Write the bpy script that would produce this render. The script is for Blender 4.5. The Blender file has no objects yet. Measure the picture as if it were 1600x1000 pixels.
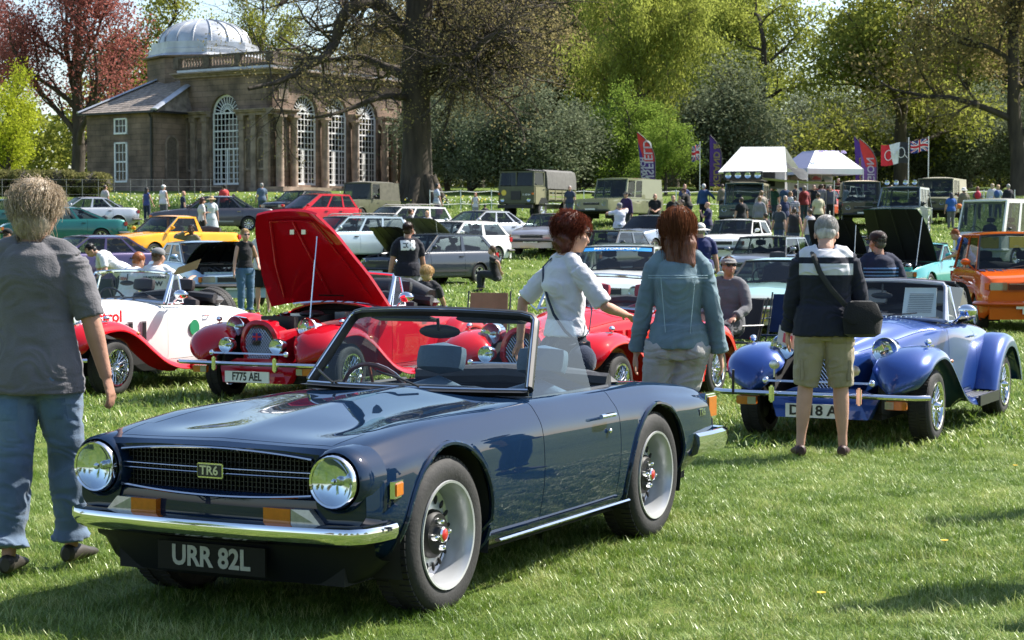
import bpy, bmesh, math, random
import numpy as np
from mathutils import Vector, Matrix, noise, Quaternion
from mathutils.bvhtree import BVHTree
R = math.radians
PI = math.pi
sc = bpy.context.scene
COL = sc.collection
random.seed(7)
# ---------------------------------------------------------------- camera, sky, sun, exposure
F, CH, YH = 3000.0, 1.55, 368.0          # focal length in photo pixels, eye height, horizon row
cd = bpy.data.cameras.new('camera'); cam = bpy.data.objects.new('camera', cd); COL.objects.link(cam)
cam.location = (0, 0, CH); cam.rotation_euler = (R(90) - math.atan((500 - YH) / F), 0, 0)
cd.sensor_width = 36; cd.lens = 36 * F / 1600; cd.clip_start = .2; cd.clip_end = 3000
cd.dof.use_dof = True; cd.dof.focus_distance = 9.3; cd.dof.aperture_fstop = 13
sc.camera = cam
SUN_AZ, SUN_EL = R(64), R(48)            # from +Y clockwise towards +X
sd = Vector((math.sin(SUN_AZ) * math.cos(SUN_EL), math.cos(SUN_AZ) * math.cos(SUN_EL), math.sin(SUN_EL)))
wd = bpy.data.worlds.new('World'); sc.world = wd; wd.use_nodes = True
nt = wd.node_tree; bg = nt.nodes['Background']
sk = nt.nodes.new('ShaderNodeTexSky'); sk.sky_type = 'NISHITA'; sk.sun_disc = False
sk.sun_elevation = SUN_EL; sk.sun_rotation = SUN_AZ; sk.dust_density = 1.2; sk.air_density = 1.0; sk.ozone_density = 1.5
nt.links.new(sk.outputs[0], bg.inputs[0]); bg.inputs[1].default_value = .105
ld = bpy.data.lights.new('sun', 'SUN'); sun = bpy.data.objects.new('sun', ld); COL.objects.link(sun)
ld.energy = 4.8; ld.angle = R(.53); ld.color = (1, .95, .87)
sun.rotation_euler = sd.to_track_quat('Z', 'Y').to_euler()
sc.view_settings.view_transform = 'Standard'; sc.view_settings.look = 'None'; sc.view_settings.gamma = 1
sc.view_settings.exposure = 1.25; sc.view_settings.use_curve_mapping = False
sc.render.engine = 'CYCLES'; sc.cycles.max_bounces = 8; sc.cycles.transparent_max_bounces = 24
sc.cycles.caustics_reflective = False; sc.cycles.caustics_refractive = False

# ---------------------------------------------------------------- materials
MATS = {}
def pm(name, col, rough=.6, metal=0., coat=0., var=.12, scale=6., bump=0., bscale=40., alpha=None, spec=.5, trans=0., col2=None, stretch=None, sheen=0., varc=None):
    if name in MATS: return MATS[name]
    m = bpy.data.materials.new(name); m.use_nodes = True; n = m.node_tree; b = n.nodes['Principled BSDF']
    tc = n.nodes.new('ShaderNodeTexCoord'); no = n.nodes.new('ShaderNodeTexNoise'); no.inputs['Scale'].default_value = scale
    no.inputs['Detail'].default_value = 5
    src = tc.outputs['Object']
    if stretch:
        mp = n.nodes.new('ShaderNodeMapping'); mp.inputs['Scale'].default_value = stretch
        n.links.new(src, mp.inputs['Vector']); src = mp.outputs[0]
    n.links.new(src, no.inputs['Vector'])
    cr = n.nodes.new('ShaderNodeValToRGB'); e = cr.color_ramp.elements
    e[0].position, e[1].position = .3, .7
    c = Vector(col[:3]); c2 = Vector(col2) if col2 else None
    e[0].color = (*(c * (1 - var)), 1); e[1].color = (*(c2 if c2 else c * (1 + var)), 1)
    n.links.new(no.outputs[0], cr.inputs[0]); n.links.new(cr.outputs[0], b.inputs['Base Color'])
    b.inputs['Roughness'].default_value = rough; b.inputs['Metallic'].default_value = metal
    b.inputs['Specular IOR Level'].default_value = spec
    if coat: b.inputs['Coat Weight'].default_value = coat; b.inputs['Coat Roughness'].default_value = .012
    if sheen: b.inputs['Sheen Weight'].default_value = sheen
    if bump:
        n2 = n.nodes.new('ShaderNodeTexNoise'); n2.inputs['Scale'].default_value = bscale; n2.inputs['Detail'].default_value = 6
        n.links.new(src, n2.inputs['Vector'])
        bp = n.nodes.new('ShaderNodeBump'); bp.inputs['Strength'].default_value = bump; bp.inputs['Distance'].default_value = .02
        n.links.new(n2.outputs[0], bp.inputs['Height']); n.links.new(bp.outputs[0], b.inputs['Normal'])
    MATS[name] = m; return m
def paint(name, col, metal=0., rough=.35, coat=1.):
    return pm('paint_' + name, col, rough, metal, coat, var=.05, scale=2.5, spec=.0 if not metal else .3)
def glassm(name, tint=(.75, .82, .8), dark=.25, refl=1.0):
    if name in MATS: return MATS[name]
    m = bpy.data.materials.new(name); m.use_nodes = True; n = m.node_tree; n.nodes.clear()
    o = n.nodes.new('ShaderNodeOutputMaterial'); t = n.nodes.new('ShaderNodeBsdfTransparent'); g = n.nodes.new('ShaderNodeBsdfGlossy')
    g.inputs['Roughness'].default_value = .01; g.inputs['Color'].default_value = (1, 1, 1, 1)
    no = n.nodes.new('ShaderNodeTexNoise'); no.inputs['Scale'].default_value = 3; cr = n.nodes.new('ShaderNodeValToRGB')
    k = 1 - dark
    cr.color_ramp.elements[0].color = (tint[0] * k, tint[1] * k, tint[2] * k, 1); cr.color_ramp.elements[1].color = (tint[0] * k * 1.06, tint[1] * k * 1.06, tint[2] * k * 1.06, 1)
    n.links.new(no.outputs[0], cr.inputs[0]); n.links.new(cr.outputs[0], t.inputs[0])
    fr = n.nodes.new('ShaderNodeFresnel'); ge = n.nodes.new('ShaderNodeNewGeometry'); im = n.nodes.new('ShaderNodeMath'); im.operation = 'MULTIPLY_ADD'; im.inputs[1].default_value = 1 / 1.52 - 1.52; im.inputs[2].default_value = 1.52
    n.links.new(ge.outputs['Backfacing'], im.inputs[0]); n.links.new(im.outputs[0], fr.inputs[0])
    mx = n.nodes.new('ShaderNodeMath'); mx.operation = 'MULTIPLY_ADD'; mx.inputs[1].default_value = refl * .62; mx.inputs[2].default_value = .0
    n.links.new(fr.outputs[0], mx.inputs[0])
    mi = n.nodes.new('ShaderNodeMixShader'); n.links.new(mx.outputs[0], mi.inputs[0]); n.links.new(t.outputs[0], mi.inputs[1]); n.links.new(g.outputs[0], mi.inputs[2])
    n.links.new(mi.outputs[0], o.inputs[0]); MATS[name] = m; return m
def leafm(name, c1, c2, trans=.45, scale=.35):
    m = bpy.data.materials.new(name); m.use_nodes = True; n = m.node_tree; n.nodes.clear()
    o = n.nodes.new('ShaderNodeOutputMaterial'); d = n.nodes.new('ShaderNodeBsdfDiffuse'); t = n.nodes.new('ShaderNodeBsdfTranslucent')
    g = n.nodes.new('ShaderNodeNewGeometry'); cr = n.nodes.new('ShaderNodeValToRGB'); no = n.nodes.new('ShaderNodeTexNoise'); no.inputs['Scale'].default_value = scale
    tc = n.nodes.new('ShaderNodeTexCoord'); n.links.new(tc.outputs['Object'], no.inputs['Vector'])
    ad = n.nodes.new('ShaderNodeMath'); ad.operation = 'MULTIPLY_ADD'; ad.inputs[1].default_value = .5
    n.links.new(g.outputs['Random Per Island'], ad.inputs[0])
    hf = n.nodes.new('ShaderNodeMath'); hf.operation = 'MULTIPLY'; hf.inputs[1].default_value = .6; n.links.new(no.outputs[0], hf.inputs[0]); n.links.new(hf.outputs[0], ad.inputs[2])
    cr.color_ramp.elements[0].position = .15; cr.color_ramp.elements[1].position = .85
    cr.color_ramp.elements[0].color = (*c1, 1); cr.color_ramp.elements[1].color = (*c2, 1)
    n.links.new(ad.outputs[0], cr.inputs[0]); n.links.new(cr.outputs[0], d.inputs[0]); n.links.new(cr.outputs[0], t.inputs[0])
    mi = n.nodes.new('ShaderNodeMixShader'); mi.inputs[0].default_value = trans
    n.links.new(d.outputs[0], mi.inputs[1]); n.links.new(t.outputs[0], mi.inputs[2]); n.links.new(mi.outputs[0], o.inputs[0])
    MATS[name] = m; return m
CHROME = pm('chrome', (.78, .79, .8), .06, 1, var=.03)
STEEL = pm('brushed_steel', (.55, .56, .58), .28, .9, var=.06)
RUBBER = pm('rubber', (.022, .021, .02), .78, var=.25, scale=30, bump=.15, bscale=90)
BLACK = pm('black_trim', (.012, .012, .013), .45, var=.2, scale=20)
DARK = pm('dark_underside', (.012, .012, .012), .9, var=.3)
LEATHER = pm('black_leather', (.02, .02, .021), .42, var=.2, bump=.2, bscale=60)
VINYL = pm('hood_vinyl', (.03, .03, .033), .6, var=.2, bump=.3, bscale=20)
AMBER = pm('amber_lens', (.50, .12, .006), .18, coat=1, var=.1, scale=50)
REDL = pm('red_lens', (.5, .01, .01), .18, coat=1, var=.1, scale=50)
CLEARL = pm('clear_lens', (.3, .3, .29), .15, .3, coat=1, var=.15, scale=50)
LAMP = pm('headlamp_glass', (.5, .55, .58), .08, .75, coat=1, var=.3, scale=30, stretch=(4, .3, .3), bump=.25, bscale=60)
GLASS = glassm('car_glass'); GLASSD = glassm('tinted_glass', (.62, .7, .7), .38)
GLASSC = glassm('clear_screen', (.9, .95, .93), .06)
PLATEW = pm('white_plate', (.75, .75, .72), .35, var=.04)
PLATEY = pm('yellow_plate', (.75, .55, .05), .35, var=.04)
WHITE = pm('white_gloss', (.8, .8, .78), .3, coat=.6, var=.03)
ALLOY = pm('alloy', (.62, .63, .65), .25, .85, var=.06)

# ---------------------------------------------------------------- mesh helpers
def tag(o, label=None, cat=None, group=None, kind=None):
    if label: o['label'] = label
    if cat: o['category'] = cat
    if group: o['group'] = group
    if kind: o['kind'] = kind
    return o
def empty(name, loc=(0, 0, 0), rz=0., sc_=1., **k):
    o = bpy.data.objects.new(name, None); COL.objects.link(o); o.location = loc; o.rotation_euler = (0, 0, rz); o.scale = (sc_,) * 3
    o.empty_display_size = .1
    return tag(o, **k)
def link(name, me, parent=None, **k):
    o = bpy.data.objects.new(name, me); COL.objects.link(o); o.parent = parent
    return tag(o, **k)
def kids(o): return [c for c in o.children]
def copy_tree(o, parent=None):
    c = o.copy(); COL.objects.link(c); c.parent = parent
    for ch in o.children: copy_tree(ch, c)
    return c
def frame_from(d):
    d = Vector(d).normalized(); u = Vector((0, 0, 1)) if abs(d.z) < .95 else Vector((1, 0, 0))
    a = d.cross(u).normalized(); return a, a.cross(d).normalized()
class MB:
    def __init__(s): s.v = []; s.f = []; s.m = []; s.cm = 0; s.T = None
    def add(s, vs, fs):
        o = len(s.v)
        if s.T is not None: vs = [tuple(s.T @ Vector(p)) for p in vs]
        s.v += [tuple(p) for p in vs]; s.f += [tuple(i + o for i in f) for f in fs]; s.m += [s.cm] * len(fs); return s
    def grid(s, rows, closed_u=False, closed_v=False):
        nr = len(rows); nc = len(rows[0]); fs = []
        for i in range(nr - (0 if closed_v else 1)):
            for j in range(nc - (0 if closed_u else 1)):
                a, b = i, (i + 1) % nr; c, d = j, (j + 1) % nc
                fs.append((a * nc + c, a * nc + d, b * nc + d, b * nc + c))
        return s.add([p for r in rows for p in r], fs)
    def box(s, c, size, rz=0., rx=0., ry=0.):
        x, y, z = [q / 2 for q in size]; M = Matrix.Translation(c) @ Matrix.Rotation(rz, 4, 'Z') @ Matrix.Rotation(ry, 4, 'Y') @ Matrix.Rotation(rx, 4, 'X')
        vs = [M @ Vector((i * x, j * y, k * z)) for k in (-1, 1) for j in (-1, 1) for i in (-1, 1)]
        return s.add(vs, [(0, 2, 3, 1), (4, 5, 7, 6), (0, 1, 5, 4), (2, 6, 7, 3), (0, 4, 6, 2), (1, 3, 7, 5)])
    def hexa(s, q, t):
        # q = four corner points (outer face), thickened inwards by vector t
        q = [Vector(p) for p in q]; t = Vector(t)
        return s.add(q + [p - t for p in q], [(0, 1, 2, 3), (7, 6, 5, 4), (0, 4, 5, 1), (1, 5, 6, 2), (2, 6, 7, 3), (3, 7, 4, 0)])
    def prism(s, poly, t):
        n = len(poly); q = [Vector(p) for p in poly]; t = Vector(t)
        return s.add(q + [p + t for p in q], [tuple(range(n)), tuple(range(2 * n - 1, n - 1, -1))] + [(i, (i + 1) % n, n + (i + 1) % n, n + i) for i in range(n)])
    def tube(s, pts, r, n=8, caps=True, flat=1., up=None, closed=False):
        pts = [Vector(p) for p in pts]; N = len(pts)
        rs = r if hasattr(r, '__len__') else [r] * N; rows = []; a = None
        for i, p in enumerate(pts):
            if closed: d = pts[(i + 1) % N] - pts[i - 1]
            else: d = pts[min(i + 1, N - 1)] - pts[max(i - 1, 0)]
            if d.length < 1e-9: d = Vector((0, 0, 1))
            d.normalize()
            if a is None:
                if up is not None: a = Vector(up).cross(d).normalized()
                else: a, _ = frame_from(d)
            else: a = (a - d * a.dot(d)); a = a.normalized() if a.length > 1e-6 else frame_from(d)[0]
            b = d.cross(a)
            rows.append([p + (a * math.cos(2 * PI * k / n) * rs[i] + b * math.sin(2 * PI * k / n) * rs[i] * flat) for k in range(n)])
        s.grid(rows, closed_u=True, closed_v=closed)
        if caps and not closed:
            o = len(s.v) - N * n; s.f += [tuple(o + k for k in reversed(range(n))), tuple(o + (N - 1) * n + k for k in range(n))]; s.m += [s.cm] * 2
        return s
    def etube(s, pts, rx, ry, n=12, xa=(1, 0, 0), caps=True):
        # elliptical tube; rx along xa made normal to the path
        pts = [Vector(p) for p in pts]; N = len(pts); rows = []; xa = Vector(xa)
        for i, p in enumerate(pts):
            d = (pts[min(i + 1, N - 1)] - pts[max(i - 1, 0)]).normalized(); a = (xa - d * xa.dot(d)).normalized(); b = d.cross(a)
            rows.append([p + a * math.cos(2 * PI * k / n) * rx[i] + b * math.sin(2 * PI * k / n) * ry[i] for k in range(n)])
        s.grid(rows, closed_u=True)
        if caps: o = len(s.v) - N * n; s.f += [tuple(o + k for k in reversed(range(n))), tuple(o + (N - 1) * n + k for k in range(n))]; s.m += [s.cm] * 2
        return s
    def lathe(s, prof, c=(0, 0, 0), ax=(0, 0, 1), n=24, caps=False):
        a, b = frame_from(ax); ax = Vector(ax).normalized(); c = Vector(c)
        rows = [[c + ax * h + (a * math.cos(2 * PI * k / n) + b * math.sin(2 * PI * k / n)) * r for k in range(n)] for r, h in prof]
        s.grid(rows, closed_u=True)
        if caps: o = len(s.v) - len(prof) * n; s.f += [tuple(o + k for k in reversed(range(n))), tuple(o + (len(prof) - 1) * n + k for k in range(n))]; s.m += [s.cm] * 2
        return s
    def cyl(s, p0, p1, r, r1=None, n=12): return s.tube([p0, p1], [r, r if r1 is None else r1], n)
    def ball(s, c, r, nu=12, nv=8, rot=None):
        r = r if hasattr(r, '__len__') else (r,) * 3; c = Vector(c); rows = []
        for i in range(nv + 1):
            t = PI * (.001 + .998 * i / nv); row = []
            for k in range(nu):
                p = Vector((r[0] * math.sin(t) * math.cos(2 * PI * k / nu), r[1] * math.sin(t) * math.sin(2 * PI * k / nu), r[2] * math.cos(t)))
                if rot is not None: p = rot @ p
                row.append(c + p)
            rows.append(row)
        return s.grid(rows, closed_u=True)
    def build(s, name, mat, parent=None, smooth=40, weld=False, bevel=0., **k):
        if not s.v: return None
        me = bpy.data.meshes.new(name); me.from_pydata(s.v, [], s.f)
        mats = mat if isinstance(mat, (list, tuple)) else [mat]
        for m in mats: me.materials.append(m)
        if len(mats) > 1: me.polygons.foreach_set('material_index', s.m)
        bm = bmesh.new(); bm.from_mesh(me)
        if weld: bmesh.ops.remove_doubles(bm, verts=bm.verts, dist=1e-4)
        bmesh.ops.recalc_face_normals(bm, faces=bm.faces)
        if bevel: bmesh.ops.bevel(bm, geom=bm.edges[:], offset=bevel, segments=2, affect='EDGES', clamp_overlap=True)
        bm.to_mesh(me); bm.free()
        if smooth:
            me.polygons.foreach_set('use_smooth', [True] * len(me.polygons)); me.set_sharp_from_angle(angle=R(smooth))
        return link(name, me, parent, **k)
def np_mesh(name, V, Fq, mat, smooth=False):
    """fast mesh from arrays; Fq is (n,3) or (n,4)"""
    me = bpy.data.meshes.new(name); V = np.asarray(V, np.float32); Fq = np.asarray(Fq, np.int32); k = Fq.shape[1]
    me.vertices.add(len(V)); me.vertices.foreach_set('co', V.ravel()); me.loops.add(Fq.size); me.loops.foreach_set('vertex_index', Fq.ravel())
    me.polygons.add(len(Fq)); me.polygons.foreach_set('loop_start', np.arange(0, Fq.size, k, dtype=np.int32))
    me.polygons.foreach_set('use_smooth', np.full(len(Fq), smooth)); me.materials.append(mat); me.update(calc_edges=True); me.validate()
    return me
FONT = None
def text_mesh(s, size, bold=0., depth=0., align='CENTER', spacing=1.):
    cu = bpy.data.curves.new('lettering', 'FONT'); cu.body = s; cu.size = size; cu.align_x = align; cu.align_y = 'CENTER'; cu.offset = bold; cu.extrude = depth
    cu.resolution_u = 3; cu.space_character = spacing
    o = bpy.data.objects.new('lettering', cu); COL.objects.link(o); bpy.context.view_layer.update()
    me = bpy.data.meshes.new_from_object(o.evaluated_get(bpy.context.evaluated_depsgraph_get())); bpy.data.objects.remove(o); bpy.data.curves.remove(cu)
    return me
def text_on(name, s, size, mat, parent, loc, x, up, bold=0., depth=.001, sx=1., align='CENTER', spacing=1.):
    """lettering lying in the plane spanned by x (reading direction) and up, as a part of parent"""
    me = text_mesh(s, size, bold, depth, align, spacing); x = Vector(x).normalized(); up = Vector(up).normalized(); nn = x.cross(up)
    M = Matrix(((x.x * sx, up.x, nn.x, loc[0]), (x.y * sx, up.y, nn.y, loc[1]), (x.z * sx, up.z, nn.z, loc[2]), (0, 0, 0, 1)))
    me.transform(M); me.materials.clear(); me.materials.append(mat); return link(name, me, parent)

# ---------------------------------------------------------------- terrain
GY = [-80, 10, 14, 22, 30, 40, 50, 54, 60, 68, 74, 81, 84, 91, 105, 125, 160, 300, 900]
GZ = [0, 0, -.12, -.12, -.02, .02, .12, .2, .55, 1.05, 1.45, 1.78, 2.05, 2.3, 3.25, 4.42, 5.6, 8, 14]
def gz(x, y):
    z = float(np.interp(y, GY, GZ))
    l = min(1, max(0, (-x - 2) / 5)); z += .32 * l * math.exp(-((y - 58) / 7) ** 2)
    return z
def P(px, Y, dz=0.):
    x = (px - 800) / F * Y; return Vector((x, Y, gz(x, Y) + dz))
def PZ(px, py, Y):
    """world point at depth Y seen at photo pixel (px, py)"""
    return Vector(((px - 800) / F * Y, Y, CH - (py - YH) / F * Y))
# ---------------------------------------------------------------- ground
def ground():
    ys = list(np.arange(-60, 4, 8)) + list(np.arange(4, 130, .5)) + list(np.arange(130, 300, 8)) + list(np.arange(300, 901, 60))
    xs = list(np.arange(-700, -60, 80)) + list(np.arange(-60, 61, 1.0)) + list(np.arange(140, 701, 80))
    V = []
    for y in ys:
        for x in xs:
            n = noise.noise(Vector((x * .35, y * .35, 3))) * .03 if 4 < y < 130 else 0
            V.append((x, y, gz(x, y) + n - .012))
    nx = len(xs); Fq = [(j * nx + i, j * nx + i + 1, (j + 1) * nx + i + 1, (j + 1) * nx + i) for j in range(len(ys) - 1) for i in range(nx - 1)]
    m = bpy.data.materials.new('lawn'); m.use_nodes = True; n = m.node_tree; b = n.nodes['Principled BSDF']
    tc = n.nodes.new('ShaderNodeTexCoord')
    def nz(s, d=6, r=.6):
        q = n.nodes.new('ShaderNodeTexNoise'); q.inputs['Scale'].default_value = s; q.inputs['Detail'].default_value = d; q.inputs['Roughness'].default_value = r
        n.links.new(tc.outputs['Object'], q.inputs['Vector']); return q
    a, c, f = nz(.35), nz(4.), nz(55.)
    cr = n.nodes.new('ShaderNodeValToRGB'); e = cr.color_ramp.elements
    e[0].position = .36; e[0].color = (.06, .105, .014, 1); e[1].position = .66; e[1].color = (.19, .22, .05, 1)
    k = cr.color_ramp.elements.new(.5); k.color = (.11, .17, .025, 1)
    mx = n.nodes.new('ShaderNodeMath'); mx.operation = 'MULTIPLY_ADD'; mx.inputs[1].default_value = .5; n.links.new(a.outputs[0], mx.inputs[0])
    mh = n.nodes.new('ShaderNodeMath'); mh.operation = 'MULTIPLY'; mh.inputs[1].default_value = .5; n.links.new(c.outputs[0], mh.inputs[0]); n.links.new(mh.outputs[0], mx.inputs[2])
    my = n.nodes.new('ShaderNodeMath'); my.operation = 'MULTIPLY_ADD'; my.inputs[1].default_value = .5; my.inputs[2].default_value = -.25; n.links.new(f.outputs[0], my.inputs[0])
    ms = n.nodes.new('ShaderNodeMath'); ms.operation = 'ADD'; n.links.new(mx.outputs[0], ms.inputs[0]); n.links.new(my.outputs[0], ms.inputs[1])
    n.links.new(ms.outputs[0], cr.inputs[0]); n.links.new(cr.outputs[0], b.inputs['Base Color']); b.inputs['Roughness'].default_value = .9
    b.inputs['Specular IOR Level'].default_value = .2
    bp = n.nodes.new('ShaderNodeBump'); bp.inputs['Strength'].default_value = .9; bp.inputs['Distance'].default_value = .05
    n.links.new(f.outputs[0], bp.inputs['Height']); n.links.new(bp.outputs[0], b.inputs['Normal'])
    MATS['lawn'] = m
    link('ground', np_mesh('ground', V, Fq, m, True), kind='structure')
ground()
# grass blades: tufts scattered by geometry nodes on patches of the lawn
def grassm():
    m = bpy.data.materials.new('grass_blade'); m.use_nodes = True; n = m.node_tree; n.nodes.clear(); N = n.nodes.new; L = n.links.new
    o = N('ShaderNodeOutputMaterial'); g = N('ShaderNodeNewGeometry'); n1 = N('ShaderNodeTexNoise'); n1.inputs['Scale'].default_value = 1.1; n1.inputs['Detail'].default_value = 3; n2 = N('ShaderNodeTexNoise'); n2.inputs['Scale'].default_value = 5; n2.inputs['Detail'].default_value = 3
    L(g.outputs['Position'], n1.inputs['Vector']); L(g.outputs['Position'], n2.inputs['Vector'])
    a = N('ShaderNodeMath'); a.operation = 'MULTIPLY_ADD'; a.inputs[1].default_value = .28; L(g.outputs['Random Per Island'], a.inputs[0])
    b = N('ShaderNodeMath'); b.operation = 'MULTIPLY_ADD'; b.inputs[1].default_value = .45; L(n1.outputs[0], b.inputs[0]); c = N('ShaderNodeMath'); c.operation = 'MULTIPLY'; c.inputs[1].default_value = .5; L(n2.outputs[0], c.inputs[0]); L(c.outputs[0], b.inputs[2]); L(b.outputs[0], a.inputs[2])
    cr = N('ShaderNodeValToRGB'); e = cr.color_ramp.elements; e[0].position = .46; e[0].color = (.07, .135, .012, 1); e[1].position = .76; e[1].color = (.40, .43, .15, 1); k = e.new(.55); k.color = (.13, .22, .025, 1); k = e.new(.65); k.color = (.21, .30, .055, 1)
    L(a.outputs[0], cr.inputs[0]); d = N('ShaderNodeBsdfDiffuse'); t = N('ShaderNodeBsdfTranslucent'); gl = N('ShaderNodeBsdfGlossy'); gl.inputs['Roughness'].default_value = .38; gl.inputs[0].default_value = (.8, .85, .7, 1)
    L(cr.outputs[0], d.inputs[0]); L(cr.outputs[0], t.inputs[0]); m1 = N('ShaderNodeMixShader'); m1.inputs[0].default_value = .4; L(d.outputs[0], m1.inputs[1]); L(t.outputs[0], m1.inputs[2]); m2 = N('ShaderNodeMixShader'); m2.inputs[0].default_value = .07; L(m1.outputs[0], m2.inputs[1]); L(gl.outputs[0], m2.inputs[2]); L(m2.outputs[0], o.inputs[0]); return m
GRASS = grassm()
def tuft_mesh(name, n, rad, h, w, seed):
    rg = random.Random(seed); V = []; Fq = []
    for i in range(n):
        a = rg.uniform(0, 2 * PI); r = rad * math.sqrt(rg.random()); x, y = r * math.cos(a), r * math.sin(a)
        th = rg.uniform(0, 2 * PI); hh = h * rg.choice((.4, .6, .8, .9, 1.3)) * rg.uniform(.8, 1.15); ln = rg.uniform(.5, 1.9) * hh; wd_ = w * rg.uniform(.7, 1.3)
        dx, dy = math.cos(th), math.sin(th); px, py = -dy * wd_, dx * wd_; k = len(V)
        V += [(x - px, y - py, -.01), (x + px, y + py, -.01), (x + dx * ln * .35 + px * .8, y + dy * ln * .35 + py * .8, hh * .6), (x + dx * ln * .35 - px * .8, y + dy * ln * .35 - py * .8, hh * .6),
              (x + dx * ln + px * .15, y + dy * ln + py * .15, hh), (x + dx * ln - px * .15, y + dy * ln - py * .15, hh)]
        Fq += [(k, k + 1, k + 2, k + 3), (k + 3, k + 2, k + 4, k + 5)]
    return np_mesh(name, V, Fq, GRASS)
def scatter(name, V, Fq, protos, density, smin, smax, seed, kindlabel):
    me = np_mesh(name, V, Fq, MATS['lawn'])
    g = bpy.data.node_groups.new(name, 'GeometryNodeTree'); g.interface.new_socket('Geometry', in_out='INPUT', socket_type='NodeSocketGeometry')
    g.interface.new_socket('Geometry', in_out='OUTPUT', socket_type='NodeSocketGeometry')
    N = g.nodes.new; gi = N('NodeGroupInput'); go = N('NodeGroupOutput'); ds = N('GeometryNodeDistributePointsOnFaces'); ds.inputs['Density'].default_value = density; ds.inputs['Seed'].default_value = seed
    ip = N('GeometryNodeInstanceOnPoints'); ja = N('GeometryNodeGeometryToInstance'); L = g.links.new
    for p in reversed(protos):
        oi = N('GeometryNodeObjectInfo'); oi.inputs['Object'].default_value = p; L(oi.outputs['Geometry'], ja.inputs[0])
    rv = N('FunctionNodeRandomValue'); rv.data_type = 'FLOAT_VECTOR'; rv.inputs[0].default_value = (0, 0, 0); rv.inputs[1].default_value = (.15, .15, 6.28)
    rs = N('FunctionNodeRandomValue'); rs.data_type = 'FLOAT'; rs.inputs[2].default_value = smin; rs.inputs[3].default_value = smax
    L(gi.outputs[0], ds.inputs[0]); L(ds.outputs[0], ip.inputs['Points']); L(ja.outputs[0], ip.inputs['Instance']); ip.inputs['Pick Instance'].default_value = True
    L(rv.outputs[0], ip.inputs['Rotation']); L(rs.outputs[1], ip.inputs['Scale']); L(ip.outputs[0], go.inputs[0])
    o = link(name, me, kind='stuff', label=kindlabel, category='grass') if False else tag(link(name, me), kind='stuff', label=kindlabel)
    md = o.modifiers.new('scatter', 'NODES'); md.node_group = g; return o
def patch(y0, y1, dy, x_of):
    V = []; Fq = []; ys = np.arange(y0, y1 + .01, dy); nx = 25
    for y in ys:
        w = x_of(y)
        for i in range(nx):
            x = -w + 2 * w * i / (nx - 1); V.append((x, y, gz(x, y) - .015))
    for j in range(len(ys) - 1):
        for i in range(nx - 1): Fq.append((j * nx + i, j * nx + i + 1, (j + 1) * nx + i + 1, (j + 1) * nx + i))
    return V, Fq
def grass():
    pr = [bpy.data.objects.new('tuft', tuft_mesh('tuft', 95, .09, .034, .0013, s)) for s in (1, 2, 3)]
    pr2 = [bpy.data.objects.new('tuft', tuft_mesh('tuft', 80, .25, .055, .005, s)) for s in (4, 5)]
    pr3 = [bpy.data.objects.new('tuft', tuft_mesh('tuft', 70, .7, .09, .014, s)) for s in (6, 7)]
    for o in pr + pr2 + pr3: pass
    V, Fq = patch(6.6, 15, .6, lambda y: y * .275 + .4); scatter('grass', V, Fq, pr, 105, .6, 1.3, 3, 'short mown grass round the dark blue car')
    V, Fq = patch(15, 36, 1, lambda y: y * .275 + .4); scatter('grass', V, Fq, pr2, 16, .6, 1.2, 4, 'short sunlit grass between the rows of cars')
    V, Fq = patch(36, 112, 2, lambda y: y * .275 + .4); scatter('grass', V, Fq, pr3, 1.6, .6, 1.2, 5, 'grass bank rising to the garden building')
grass()

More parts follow.
